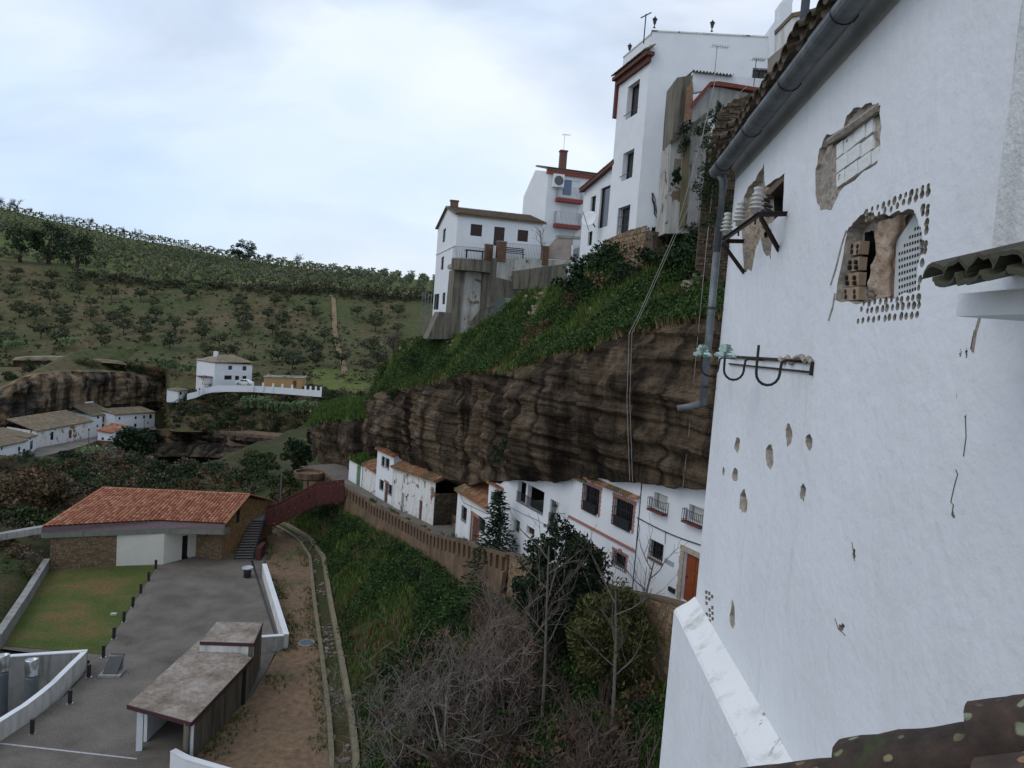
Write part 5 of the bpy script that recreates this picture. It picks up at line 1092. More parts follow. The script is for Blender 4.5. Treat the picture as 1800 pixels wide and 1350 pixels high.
    # ---- end cottage with the green door
    r = thing('cottage', PD.P(10, szD(10)), 'small white cottage with a green door and grass growing on its roof', 'house', HGRP)
    hg = (8.9, 10.1, szD(9), 8.0); m = MB(); facade(m, PD, 8.42, 12.6, szD, 8.25, [hg], .2, o=.0); pbox(m, PD, 12.55, 12.62, szD(12)-.5, 8.25, -3.5, 0); m.build('wall', WHITE, r); door(r, PD, hg, GREEN_DOOR, .12)
    q = [PD.P(12.8, 8.27, .2), PD.P(8.4, 8.27, .2), PD.P(8.4, 9.0, -3.4), PD.P(12.8, 9.0, -3.4)]; m = MB(); m.hexa([p-Vector((0, 0, .12)) for p in q], q); m.build('roof', CLIFFGRASS, r); grass_on(r, q, 900, .5)
def grass_on(par, q, n, h, mat=None, name='roof_grass'):
    m = MB()
    for i in range(n):
        u, v = rng.random(), rng.random(); p = q[0].lerp(q[1], u).lerp(q[3].lerp(q[2], u), v); a = rng.uniform(0, 2*pi); hh = h*rng.uniform(.4, 1.1); w = .05
        d = Vector((cos(a), sin(a), 0)); m.add([p-d*w, p+d*w, p+Vector((rng.uniform(-.2, .2), rng.uniform(-.2, .2), hh))], [(0, 1, 2)])
    m.build(name, mat or BLADE, par, kind='stuff')
RUINW = ground_mat('ruined_earth_wall', [(.3, srgb(70, 58, 46)), (.55, srgb(104, 86, 68)), (.66, srgb(150, 142, 130))], .8, 5, .8, kind='Object')
build_cave_houses()
# ---- retaining wall of the street with its slotted parapet
def build_retaining():
    r = thing('retaining_wall', street_frame(40, -2.2)+Vector((0, 0, 4)), 'long sandstone retaining wall with a slotted parapet along the cave street', 'wall')
    m = MB(); G = []; Tp = lambda s: street_z(s)+.42
    N = 130
    for i in range(N+1):
        s = 15+i*(67-15)/N; t = Tp(s); a = lambda o, z: street_frame(s, o)+Vector((0, 0, z)); q = n2(s*1.5, 1, 3)*.06
        G.append([a(-1.95, t-.5), a(-1.95, t), a(-2.34, t+.03), a(-2.34, t-.16), a(-2.16, t-.17), a(-2.16, t-1.05), a(-2.36+q, t-1.1), a(-2.42+q, t-2.2+q), a(-2.5-q, t-3.6), a(-2.6, t-4.6)])
    m.grid(G); m.poly(G[0]); m.poly(G[-1]); m.build('wall_body', SANDWALL, r)
    s = 15.3
    while s < 66.5:
        a, b = s, s+.5; t = Tp(s); q = [street_frame(x, o)+Vector((0, 0, z)) for z in (t-1.12, t-.15) for (x, o) in ((a, -2.15), (b, -2.15), (b, -2.36), (a, -2.36))]; MB().hexa(q[:4], q[4:]).build('pier', SANDWALL, r); s += .92
    r2 = thing('stone_wall', street_frame(2, -2)+Vector((0, 0, 9)), 'rough stone retaining wall below the house with the wooden door', 'wall')
    m = MB(); G = []
    for i in range(34):
        s = -10+i*.78; t = street_z(s)+.45; a = lambda o, z: street_frame(s, o)+Vector((0, 0, z)); G.append([a(-1.5, t-.6), a(-1.5, t), a(-2.0, t), a(-2.0, t-.12), a(-1.95, t-.12), a(-2.05, t-4.5)])
    m.grid(G); w = m.build('wall_body', MORTAR, r2)
    st = MB()
    for seg in range(16):
        s0 = -10+seg*1.56; p0, p1 = street_frame(s0, -1.99), street_frame(s0+1.56, -1.99); d = p1-p0; PLs = Plane(p0, math.degrees(atan2(d.x, d.y))); t = street_z(s0)+.3; stones(st, PLs, 0, d.length, t-3.8, lambda u: lerp(t, street_z(s0+1.56)+.3, u/d.length), .24, (.2, .5), .07)
    st.build('stone', STONE, w, kind='stuff')
    # round lookout at the far end
    c = at_y(543, 833, 86); r3 = thing('lookout_balcony', c, 'rounded sandstone lookout balcony jutting out at the end of the street', 'balcony')
    m = MB(); m.lathe(c, [(1.3, -.6), (1.7, -.4), (1.75, .3), (1.5, .32), (1.5, .0), (.1, .0)], 22); m.build('parapet', SANDWALL, r3); m = MB(); m.bar(c+Vector((0.2, -1, -.7)), c+Vector((.2, -1, -6)), .16); m.build('post', WOOD_OLD, r3)
build_retaining()
# ================================================================ HOUSES ON TOP OF THE CLIFF
TILE_GREY = tile_mat('grey_brown_tile', srgb(92, 76, 60), srgb(116, 96, 76), srgb(134, 116, 94), srgb(86, 86, 60), .58)
def z5(x, y): return 740+x/3.75, 260+y/3.75
def z6(x, y): return 1040+x/3.07, y/3.07
def front(P_):
    if P_.n.dot(C0-P_.p) < 0: P_.n = -P_.n
    return P_
def ps(m, PL, f, pts, depth, o=0):
    """solid slab: outline on the plane, thickness going back from it"""
    q = [PL.hit(*f(*p), o) for p in pts]; return m.hexa([p-PL.n*depth for p in q], q)
def hz(PL, f, x0, y0, x1, y1): return hole(PL, f, x0, y0, x1, y1)
BRICKP = simple('old_brick_pillar', srgb(120, 92, 72), .95, .4, 5, bstr=.5, isl=.25); PINKISH = simple('render_blotched', srgb(176, 160, 150), .95, .4, 1.2, bstr=.4)
UG = 'houses on top of the cliff'
def gabled(par, a, b, c, zr, ov=.3, th=.14, cols=30, rows=14, mat=None, rise=.08):
    """two roof slopes over the rectangle a-b (front eave), c = depth vector; zr = ridge rise"""
    up = Vector((0, 0, zr)); d = (b-a).normalized()*ov; r0, r1 = a+c*.5+up-d, b+c*.5+up+d; cn = c.normalized()*ov; dz = Vector((0, 0, -zr/(c.length/2)*ov))
    q = [a-d-cn+dz, b+d-cn+dz, r1, r0]; p = [a+c-d+cn+dz, b+c+d+cn+dz, r1, r0]; t = Vector((0, 0, -th)); m = MB()
    for s in (q, p): m.hexa([x+t for x in s], s)
    rf = m.build('roof', mat or TILE_GREY, par); m = MB(); roof_tiles(m, *q, cols, rows, rise); m.build('roof_tile', mat or TILE_GREY, rf, kind='stuff'); return r0, r1
def build_upper():
    # ---- house with the dark shutters
    PF = front(Plane(at_y(802, 420, 78), 76)); PG = front(Plane(at_y(802, 420, 78), -15))
    r = thing('cliff_house', PF.P(4, 31), 'white house with dark brown shutters and a gable end dropping down the cliff edge', 'house', UG)
    ze = PF.uv(*z5(250, 432))[1]; uR = PF.uv(*z5(806, 500))[0]; uL = PG.uv(*z5(108, 600))[0]; zl = ze-.2; zap = ze+1.6
    hs = [hz(PF, z5, 330, 500, 400, 585), hz(PF, z5, 485, 518, 545, 650), hz(PF, z5, 640, 538, 703, 620)]
    m = MB(); facade(m, PF, 0, uR, 28, ze, hs, .18); pbox(m, PF, uR-.02, uR, 28, ze, -8, 0); m.build('wall', WHITE, r)
    for h in hs:
        if h[3]-h[2] > 1.7: door(r, PF, h, WOOD_DARK, .1)
        else:
            mm = MB(); a, b, c, d = h; pbox(mm, PF, a, b, c, d, -.12, -.06); n = 9
            for k in range(n): pbox(mm, PF, a+.04, b-.04, lerp(c, d, (k+.2)/n), lerp(c, d, (k+.75)/n), -.06, -.04)
            mm.build('shutter', WOOD_DARK, r)
    hg = [hz(PG, z5, 146, 540, 160, 615), hz(PG, z5, 135, 722, 148, 800), hz(PG, z5, 88, 965, 114, 1066), hz(PG, z5, 143, 955, 157, 1030)]
    m = MB(); gt = lambda u: interp(u, [0, uL/2, uL], [ze, zap, ze-.1])
    facade(m, PG, 0, uL/2, 23.5, gt, [h for h in hg if h[1] < uL/2], .2); facade(m, PG, uL/2, uL, 23.5, gt, [h for h in hg if h[0] > uL/2], .2); pbox(m, PG, uL-.02, uL, 23.5, ze-.1, -9, 0); m.build('gable_wall', WHITE, r)
    for h in hg:
        if h[1] < uL/2 or h[0] > uL/2: window(r, PG, h, .15, mull=0)
    m = MB(); zb = PG.uv(*z5(165, 676))[1]; pbox(m, PG, 0, uL, zb, zb+.12, 0, .08); m.build('string_course', WHITE, r)
    c = PG.d*uL; a, b = PF.P(0, ze), PF.P(uR, ze); gabled(r, a, b, c, 1.6, .3, cols=34, rows=18, rise=.1)
    p = PG.hit(*z5(218, 395), -.6); m = MB(); m.box(p+Vector((0, 0, -.1)), (.85, .7, 1.6), .2); m.box(p+Vector((0, 0, .75)), (1.0, .85, .12), .2); m.build('chimney', BRICKP, r)
    # ---- terrace in front of it
    PU = front(Plane(at_y(802, 459, 75), 76))
    r = thing('terrace_wall', PU.P(3, 24), 'tall stained concrete and white retaining walls under the terrace of the cliff house', 'wall')
    for name, pts, dep, o, mt in (('buttress', [(222, 800), (292, 800), (262, 1075), (256, 1260), (40, 1260), (120, 1080), (196, 1085)], 3.5, .0, CONC_DARK), ('white_panel', [(290, 795), (408, 785), (386, 1070), (332, 1140), (306, 1260), (256, 1260), (262, 1075)], 3, -.15, WHITE_GRIMY), ('buttress', [(408, 735), (502, 725), (484, 1040), (388, 1072)], 3, .1, CONC_DARK), ('buttress', [(388, 1072), (484, 1040), (400, 1160), (306, 1260), (332, 1140)], 3, .05, CONC_DARK),
        ('parapet_wall', [(500, 725), (1000, 742), (965, 770), (605, 815), (600, 880), (494, 870)], .4, .05, WHITE_GRIMY), ('concrete_wall', [(608, 812), (962, 762), (965, 930), (608, 930)], 1.5, .4, CONC_DARK), ('concrete_wall', [(490, 850), (612, 882), (612, 960), (470, 1010)], 2, .2, CONC_DARK), ('stained_wall', [(832, 668), (868, 622), (880, 608), (905, 582), (1002, 588), (1002, 738), (830, 728)], .5, -.6, PINKISH), ('coping', [(900, 574), (1058, 584), (1058, 600), (902, 592)], .7, -.5, CONC)):
        ps(MB(), PU, z5, pts, dep, o).build(name, mt, r)
    m = MB(); c = PU.hit(*z5(325, 760), -.9); n = 14; top = []; R = 2.05
    for i in range(n+1): a = pi*i/n; top.append(c-PU.d*cos(a)*R+PU.n*(sin(a)*1.5+.7))
    m.hexa([p-Vector((0, 0, .9)) for p in top], [p+Vector((0, 0, .25)) for p in top]); m.build('round_balcony', CONC_DARK, r)
    m = MB(); railing(m, [p+Vector((0, 0, .25)) for p in top[1:-1]], 1.15, .14, .014, .02); m.build('railing', IRON, r)
    m = MB(); a, b = PU.hit(*z5(555, 722), -.1), PU.hit(*z5(795, 738), -.1); railing(m, [a, b], 1.45, .16, .014, .022); m.build('railing', IRON, r)
    m = MB(); a, b = PU.hit(*z5(470, 732), -.1), PU.hit(*z5(500, 732), -.1); railing(m, [a, b], 1.9, .12, .016, .03); m.build('gate', IRON, r)
    for x0, x1, yt, yb in ((420, 470, 636, 742), (500, 557, 616, 728), (795, 836, 648, 752)):
        a, b = PU.hit(*z5(x0, yb)), PU.hit(*z5(x1, yb)); zt = PU.hit(*z5(x0, yt)).z; w = (b-a).dot(PU.d); u = (a-PU.p).dot(PU.d); p = MB(); pbox(p, PU, u, u+w, a.z-.3, zt, -w*.8, .15); b_ = p.build('pillar', BRICKP, r); s = MB(); stones(s, PU, u, u+w, a.z-.3, zt-.08, .12, (.2, .35), .04, .15); s.build('brick', BRICKP, b_, kind='stuff'); q = MB(); pbox(q, PU, u-.06, u+w+.06, zt, zt+.08, -w*.8-.06, .21); q.build('cap', CONC, b_)
    m = MB(); ps(m, PU, z5, [(230, 690), (800, 700), (800, 760), (230, 790)], .2, -4.5); flatq = [PU.hit(*z5(235, 748), -.3), PU.hit(*z5(990, 748), -.3)]; m.hexa([p-Vector((0, 0, .4)) for p in (flatq[0], flatq[1], flatq[1]-PU.n*6, flatq[0]-PU.n*6)], [flatq[0], flatq[1], flatq[1]-PU.n*6, flatq[0]-PU.n*6]); m.build('terrace_floor', CONC, r)
    zt = PU.hit(*z5(600, 728), -1.6).z
    b = thing('garden_bench', PU.hit(*z5(615, 726), -1.6), 'black metal bench behind the terrace railing', 'bench'); p = PU.hit(*z5(615, 726), -1.6); D, Nn = PU.d, PU.n
    for k in range(4): m = MB(); m.bar(p-D*1.1+Vector((0, 0, .5))-Nn*(.12*k), p+D*1.1+Vector((0, 0, .5))-Nn*(.12*k), .09, .04); m.build('seat_slat', IRON, b)
    for k in range(3): m = MB(); m.bar(p-D*1.1+Vector((0, 0, .72+.17*k))-Nn*.5, p+D*1.1+Vector((0, 0, .72+.17*k))-Nn*.5, .04, .1); m.build('back_slat', IRON, b)
    for s in (-1, 1):
        m = MB(); q = p+D*s*1.0; m.bar(q, q+Vector((0, 0, .5)), .06); m.bar(q-Nn*.45, q-Nn*.52+Vector((0, 0, 1.1)), .06); m.bar(q+Vector((0, 0, .48)), q-Nn*.45+Vector((0, 0, .48)), .05); m.build('leg', IRON, b)
    b = thing('garden_table', PU.hit(*z5(350, 745), -.9)+Vector((0, 0, .25)), 'dark covered table standing on the rounded balcony', 'table'); p = PU.hit(*z5(350, 745), -.9)+Vector((0, 0, .25)); MB().box(p+Vector((0, 0, .78)), (1.9, 1.0, .06), .25).build('table_top', WOOD_DARK, b); 
    for sx in (-.8, .8):
        for sy in (-.4, .4): MB().box(p+Vector((sx, sy, .38)), (.09, .09, .76), .25).build('leg', WOOD_DARK, b)
    # ---- apartment block with red balconies
    PF = front(Plane(at_y(958, 380, 88), 75)); PG = front(Plane(at_y(958, 380, 88), -20)); r = thing('apartment_block', PF.P(4, 32), 'tall white apartment block with two red edged balconies', 'apartment block', UG)
    ze = PF.uv(*z5(825, 165))[1]; uR = 9.5; uL = PG.uv(*z5(678, 300))[0]
    h1, h2, h3 = hz(PF, z5, 938, 207, 1042, 322), hz(PF, z5, 925, 378, 1030, 490), hz(PF, z5, 915, 545, 1010, 600)
    m = MB(); facade(m, PF, 0, uR, 26, ze, [h1, h2, h3], .15); m.build('wall', WHITE, r)
    gt = lambda u: interp(u, [0, uL*.55, uL], [ze+.2, ze+1.1, ze-1.6]); m = MB(); facade(m, PG, 0, uL*.55, 26, gt); facade(m, PG, uL*.55, uL, 26, gt); m.build('gable_wall', WHITE, r)
    for k, h in enumerate((h1, h2, h3)):
        m = MB(); pbox(m, PF, *h, -.15, -.1)
        for j in range(12): pbox(m, PF, h[0]+.03, h[1]-.03, lerp(h[2], h[3], (j+.1)/12), lerp(h[2], h[3], (j+.8)/12), -.1, -.08)
        m.build('roller_shutter', WHITE, r)
        if k == 0: m = MB(); pbox(m, PF, h[0]+.05, h[0]+1.1, h[2], h[2]+2.2, -.08, -.05); m.build('balcony_door', simple('blue_glass', srgb(84, 108, 136), .25, .1), r)
    for x0, x1, ys, h in ((900, 1070, 335, 1.25), (886, 1056, 506, 1.4)):
        a = PF.uv(*z5(x0, ys), .9); b = PF.uv(*z5(x1, ys), .9); m = MB(); pbox(m, PF, a[0], b[0], a[1]-.22, a[1]+.2, 0, .9); s = m.build('balcony', RED, r); m = MB(); z = a[1]+.2
        railing(m, [PF.P(a[0]+.05, z, .02), PF.P(a[0]+.05, z, .85), PF.P(b[0]-.05, z, .85), PF.P(b[0]-.05, z, .02)], h, .16, .012, .018); m.build('railing', simple('grey_rail', (.22, .22, .23, 1), .5), s)
    m = MB(); pbox(m, PF, -.15, uR, ze-.05, ze+.5, -.3, .28); m.build('eave_band', RED, r); a = PF.P(-.3, ze+.5, .35); b = PF.P(uR, ze+.5, .35); c = -PF.n*5; q = [a, b, b+c+Vector((0, 0, 1.2)), a+c+Vector((0, 0, 1.2))]
    m = MB(); m.hexa([p-Vector((0, 0, .12)) for p in q], q); rf = m.build('roof', TILE_GREY, r); m = MB(); roof_tiles(m, *q, 34, 12, .1); m.build('roof_tile', TILE_GREY, rf, kind='stuff')
    p = PF.hit(*z5(930, 150), -1.2); m = MB(); m.box(p+Vector((0, 0, .9)), (.8, .7, 2.6), .2); m.box(p+Vector((0, 0, 2.25)), (.95, .85, .16), .2); m.build('chimney', simple('red_brick_chimney', srgb(112, 78, 68), .9), r); aerial(p+Vector((0, 0, 2.3)), 1.9, r)
    p = PF.uv(*z5(908, 216), .5); m = MB(); pbox(m, PF, p[0]-.65, p[0]+.65, p[1]-.75, p[1]+.75, .05, .6); a = m.build('air_conditioner', WHITE, r); MB().lathe(PF.P(p[0], p[1], .6), [(.55, 0), (.55, .03), (.12, .035)], 20, axis=PF.n).build('fan_grille', simple('fan_grey', (.12, .12, .12, 1)), a)
    # ---- tall white tower house and the lower wing beside it
    PL_ = front(Plane(at_y(1130, 250, 48), -15)); PR = front(Plane(at_y(1130, 250, 48), 93)); r = thing('tower_house', PL_.P(2, 31), 'tallest white house with brown tiled cornice and three deep windows in its left face', 'house', UG)
    uL = PL_.uv(1076, 300)[0]; zc = PL_.uv(1134, 105)[1]; zt = PR.uv(1150, 55)[1]; zbase = 30.6
    hs = [hz(PL_, z6, 197, 470, 246, 610), hz(PL_, z6, 172, 830, 218, 955), hz(PL_, z6, 143, 1125, 197, 1255)]
    m = MB(); facade(m, PL_, 0, uL, zbase-1, zc, hs, .45); facade(m, PL_, 0, uL, zc, zt, [], o=-.15); m.build('wall', WHITE, r)
    for k, h in enumerate(hs): window(r, PL_, h, .42, mull=0, grille=5 if k == 2 else 0, bars_o=-.1)
    for k, h in enumerate(hs[:2]): m = MB(); m.tube([PL_.P(h[0]-.1, h[2]+.35, .03), PL_.P(h[1]+.3, h[2]+.35, .03)], .02, 5); m.build('rail', IRON, r)
    zt2 = PR.uv(1350, 62)[1]; uR = PR.uv(1392, 200)[0]; ux = PR.uv(1352, 100)[0]
    hw = hz(PR, z6, 872, 372, 950, 425)
    m = MB(); facade(m, PR, 0, uR, zbase-3, lambda u: lerp(zt, zt2, u/uR), [hw], .3); m.build('wall', WHITE, r); window(r, PR, hw, .25, mull=1, grille=4, bars_o=.02)
    m = MB(); pbox(m, PR, -.05, ux, zt-.02, zt+.06, -.3, .05); pbox(m, PL_, 0, uL, zt-.02, zt+.06, -.45, -.1); m.build('parapet_coping', WHITE_WORN, r)
    m = MB(); pbox(m, PL_, -.45, uL+.3, zc-.1, zc+.12, -.1, .45); pbox(m, PL_, -.2, uL+.1, zc-.45, zc-.1, 0, .22); pbox(m, PL_, uL, uL+.3, zc-2.6, zc-.1, -.1, .2); m.build('cornice', BROWN_TRIM, r); q = [PL_.P(-.5, zc+.15, .5), PL_.P(uL+.3, zc+.15, .5), PL_.P(uL+.3, zc+.55, -.15), PL_.P(-.5, zc+.55, -.15)]; m = MB(); roof_tiles(m, *q, 26, 2, .1); m.build('cornice_tile', TILE_GREY, r, kind='stuff')
    m = MB(); ps(m, PR, z6, [(958, 200), (962, 150), (990, 112), (1016, 104), (1020, 12), (1050, 2), (1052, -6), (1066, -6), (1066, 6), (1082, 10), (1082, 420), (958, 420)], 1.2, .25); m.build('chimney_stack', WHITE, r); m = MB(); m.box(PR.hit(*z6(1058, 0), -.3), (.5, .5, .4)); m.build('chimney_pot', WHITE, r)
    for x, y, n in ((338, 150, 'left one on the front corner of the tower'), (648, 170, 'right one along the tower parapet'), (203, 290, 'lowest one at the far end of the tower')):
        p = PR.hit(*z6(x, y), -.1) if x > 300 else PL_.hit(*z6(x, y), -.2); l = thing('parapet_lamp', p, 'small dark lantern on the roof parapet, '+n, 'lantern', 'lanterns on the tower roof'); MB().lathe(p, [(.09, 0), (.035, .07), (.035, .2), (.07, .22)], 8).build('stem', IRON, l); MB().lathe(p+Vector((0, 0, .22)), [(.07, 0), (.14, .27), (.18, .3), (.05, .42), (.015, .5)], 6).build('lamp_head', IRON, l)
    p = PR.hit(*z6(280, 235), -.2); m = MB(); m.tube([p, p+Vector((0, 0, 1.8))], .04, 6); m.tube([p+Vector((-.3, 0, 1.55)), p+Vector((.35, .2, 2.0))], .04, 6); tag(m.build('roof_pole', IRON), 'thin metal pole with a short crossbar on the tower roof', 'pole')
    m = MB()
    for k in range(4): m.tube([PR.hit(*z6(328+rng.uniform(-6, 8), 1040), .06)]+[PR.hit(*z6(328+i*6+rng.uniform(-9, 9), 1040+i*37), .06) for i in range(1, 6)], .025, 5)
    m.build('cable_bundle', IRON, r)
    m = MB(); ps(m, PL_, z6, [(60, 1300), (75, 1295), (210, 1238), (330, 1248), (330, 1420), (60, 1420)], 1.5, .35); w = m.build('stone_base', STONE_DARK, r)
    a = PL_.uv(*z6(210, 1240), .36); b = PL_.uv(*z6(66, 1300), .36); s = MB(); stones(s, PL_, -2.5, b[0], a[1]-3, lambda u: interp(u, [a[0]-2.5, a[0], b[0]], [a[1], a[1], b[1]]), .25, (.25, .6), .08, .36); s.build('stone', STONE, w, kind='stuff')
    # ---- lower wing
    r = thing('cliff_house', PL_.P(9, 31), 'low white wing with sloping eave between the tower and the apartment block', 'house', UG)
    PW = Plane(PL_.p+PL_.n*-.3, -15); PW = front(PW); u0 = uL-.2; uE = PW.uv(*z5(1068, 400))[0]; zE = PW.uv(*z5(1070, 285))[1]
    hs = [hz(PW, z5, 1186, 270, 1228, 515), hz(PW, z5, 1122, 325, 1145, 440), hz(PW, z5, 1104, 555, 1124, 640)]
    m = MB(); zS = PW.uv(*z5(1262, 112))[1]; facade(m, PW, u0, uE, zbase-2, lambda u: lerp(zS, zE, (u-u0)/(uE-u0)), hs, .25); pbox(m, PW, uE-.02, uE, zbase-2, zE, -6, 0); m.build('wall', WHITE, r)
    for h in hs: window(r, PW, h, .2, mull=0)
    q = [PW.P(u0, zS+.05, .35), PW.P(uE+.2, zE+.05, .35), PW.P(uE+.2, zE+1, -5), PW.P(u0, zS+1, -5)]; m = MB(); m.hexa([p-Vector((0, 0, .22)) for p in q], q); rf = m.build('roof', BROWN_TRIM, r); m = MB(); roof_tiles(m, *q, 40, 10, .1); m.build('roof_tile', TILE_GREY, rf, kind='stuff')
    p = PW.hit(*z5(1112, 470), .9); d = thing('satellite_dish', p, 'white satellite dish on a bracket beside the low wing', 'satellite dish'); ax = Vector((-.55, -.75, .35)).normalized(); MB().lathe(p, [(.08, -.1), (.4, -.04), (.62, .08), (.61, .1), (.4, -.01), (.05, -.07)], 20, axis=ax).build('dish', WHITE, d, smooth=True); m = MB(); m.tube([p+Vector((0, 0, -.8)), p+ax*1.1], .025, 5); m.tube([p-ax*.1, p-ax*.9+Vector((0, 0, -.1))], .05, 6); m.build('arm', IRON, d)
    # ramp walls and railings below the wing
    PQ = front(Plane(at_y(1020, 450, 62), 76)); r = thing('ramp_railing', PQ.P(0, 31), 'grey metal railings and panels along the ramp below the tower', 'railing')
    m = MB(); ps(m, PQ, z5, [(1000, 640), (1215, 640), (1215, 760), (1000, 740)], .3, -.4); m.build('ramp_wall', WHITE, r)
    m = MB(); ps(m, PQ, z5, [(1004, 668), (1122, 628), (1122, 700), (1004, 735)], .05, .2); m.build('panel', simple('grey_sheet', srgb(150, 152, 154), .5), r)
    m = MB(); railing(m, [PQ.hit(*z5(1048, 640), -.2), PQ.hit(*z5(1130, 620), -.2), PQ.hit(*z5(1222, 640), -.2)], 2.6, .2, .018, .025); m.build('railing', simple('galvanised_rail', (.3, .31, .32, 1), .5), r)
    m = MB(); p = PQ.hit(*z5(1152, 700), .3); m.bar(p-Vector((0, 0, .5)), p+Vector((0, 0, 2.6)), .1); m.build('post', IRON, r)
def aerial(p, h, par=None):
    m = MB(); p = Vector(p); t = p+Vector((0, 0, h)); m.tube([p, t], .025, 5); d = Vector((.9, .25, .05)).normalized(); s = Vector((-.25, .9, 0)).normalized(); a, b = t-d*.3*h*.5, t+d*h*.35; m.tube([a, b], .015, 4)
    for i in range(7): q = a.lerp(b, i/6); m.tube([q-s*.3, q+s*.3], .01, 4); m.tube([q-Vector((0, 0, .12)), q+Vector((0, 0, .12))], .008, 4)
    return m.build('aerial', simple('aerial_metal', (.35, .35, .36, 1), .4, metal=.7), par) if par is not None else m
build_upper()
def build_ruins():
    PX = front(Plane(at_y(1200, 300, 43), 88)); r = thing('ruined_house', PX.P(2, 30), 'derelict stained concrete house front leaning against the tower', 'house')
    S_ = lambda name, pts, dep, o, mt: ps(MB(), PX, z6, pts, dep, o).build(name, mt, r)
    S_('dark_pier', [(462, 418), (548, 405), (520, 600), (500, 700), (436, 765), (446, 600)], 2.5, 0, CONC_DARK); S_('brick_pier', [(515, 470), (545, 440), (548, 560), (540, 640), (500, 660)], .5, .12, simple('tan_brick', srgb(140, 108, 86), .95, .4, 5, bstr=.5))
    S_('upper_wall', [(545, 390), (965, 430), (960, 480), (690, 470), (552, 500)], .4, -1.2, WHITE); S_('grey_wall', [(540, 570), (640, 470), (690, 470), (880, 510), (690, 610), (620, 640), (538, 660)], .6, .1, CONC)
    S_('lower_wall', [(430, 770), (520, 690), (622, 622), (640, 700), (590, 1260), (392, 1260), (405, 1130)], 2.5, .05, WHITE_GRIMY); S_('stained_strip', [(500, 735), (536, 715), (505, 1215), (470, 1235)], .1, .14, simple('ochre_stain', srgb(120, 110, 82), .95, .4, 2, stretch=(3, 3, .3))); S_('grey_strip', [(545, 870), (600, 830), (575, 1200), (510, 1240)], .1, .14, CONC)
    S_('ledge', [(425, 775), (622, 622), (622, 604), (424, 758)], .3, .3, CONC_DARK)
    S_('red_verge', [(540, 555), (640, 440), (690, 438), (920, 475), (905, 492), (690, 462), (648, 458), (542, 578)], .6, .3, simple('red_tile_verge', srgb(128, 62, 48), .85, .4, 3))
    h = [PX.uv(*z6(448, 855), .06), PX.uv(*z6(478, 925), .06)]; m = MB(); pbox(m, PX, h[0][0], h[1][0], h[1][1], h[0][1], .055, .075); m.build('blocked_window', CONC_DARK, r)
    m = MB(); a, b = PX.hit(*z6(548, 380), -.9), PX.hit(*z6(770, 405), -.9)
    G = [[a.lerp(b, i/60)+Vector((0, 0, .07*sin(i*1.3)+k*.25))-PX.n*(k*2) for k in range(2)] for i in range(61)]; m.grid(G); m.build('corrugated_roof', CONC, r)
    p = PX.hit(*z6(660, 440), -.3); m = aerial(p, 1.95); tag(m.build('television_aerial', simple('aerial_grey', (.3, .3, .31, 1), .4)), 'television aerial standing above the derelict house front', 'aerial')
    p = PX.hit(*z6(875, 465), -.6); m = aerial(p, 1.5); tag(m.build('television_aerial', IRON), 'smaller aerial beside the small dark window of the tower', 'aerial')
    PY = front(Plane(at_y(1270, 300, 36), 102)); r = thing('stone_wall', PY.P(0, 28), 'rough old rubble wall rising behind the zinc gutter', 'wall')
    pts = [(690, 600), (760, 545), (900, 488), (985, 455), (1060, 370), (1200, 250), (1200, 1800), (700, 1560), (560, 1440), (600, 1000), (640, 760)]
    q = [PY.uv(*z6(*p)) for p in pts]; m = MB(); ps(m, PY, z6, pts, .8, 0); w = m.build('wall_body', MORTAR, r); us = [k[0] for k in q]; zs = [k[1] for k in q]; z = min(zs); s = MB()
    while z < max(zs):
        h = rng.uniform(.07, .17); u = min(us)
        while u < max(us):
            wd = rng.uniform(.12, .42); c = (u+wd/2, z+h/2)
            if in_poly2(*c, q): pbox(s, PY, u+.015, u+wd-.015, z+.012, z+h-.012, -.05, rng.uniform(.02, .14))
            u += wd
        z += h
    s.build('stone', STONE_DARK, w, kind='stuff')
    # old house above the eave, its verge tiles against the sky
    PZ = front(Plane(at_y(1430, 60, 27), 85)); r = thing('stone_house', PZ.P(0, 38), 'small old stone gable with dark verge tiles just above the gutter', 'house')
    pts = [(1080, 210), (1290, 80), (1500, 0), (1500, 1900), (1075, 1700)]; ps(MB(), PZ, z6, pts, 2, 0).build('gable_wall', simple('grey_old_plaster', srgb(150, 142, 130), .95, .45, 1.5, bstr=.6), r)
    a, b = PZ.hit(*z6(1075, 202), .15), PZ.hit(*z6(1330, 45), .15); n = 15
    for i in range(n): p0, p1 = a.lerp(b, (i-.1)/n), a.lerp(b, (i+1.05)/n); m = MB(); m.tube([p0+Vector((0, 0, .06)), p1], [.12, .1], 6); m.build('tile', TILE_DARK, r)
    p = PZ.hit(*z6(1140, 160), -.5); m = MB(); m.tube([p, p+Vector((0, 0, 3.2))], .16, 8); m.lathe(p+Vector((0, 0, 3.2)), [(.16, 0), (.3, .03), (.3, .15), (.12, .2)], 8); m.build('flue_pipe', simple('dark_flue', srgb(60, 64, 72), .6), r)
    PV = front(Plane(at_y(1430, 40, 34), 88)); r = thing('white_gable', PV.P(0, 44), 'white wall with a low tiled edge behind the small stone gable', 'house'); ps(MB(), PV, z6, [(1080, 95), (1290, 68), (1420, 20), (1420, 330), (1080, 330)], 2, 0).build('wall', WHITE_WORN, r)
    a, b = PV.hit(*z6(1078, 92), .1), PV.hit(*z6(1420, 22), .1); m = MB(); m.hexa([a, b, b-PV.n*2, a-PV.n*2], [p+Vector((0, 0, .18)) for p in (a, b, b-PV.n*2, a-PV.n*2)]); m.build('roof_edge', TILE_GREY, r)
    a, b = PX.hit(*z6(955, 412), .5), PX.hit(*z6(1072, 330), .5); r = thing('lean_to_roof', a, 'short row of dark tiles stepping up between the rubble wall and the tower', 'roof'); n = 9
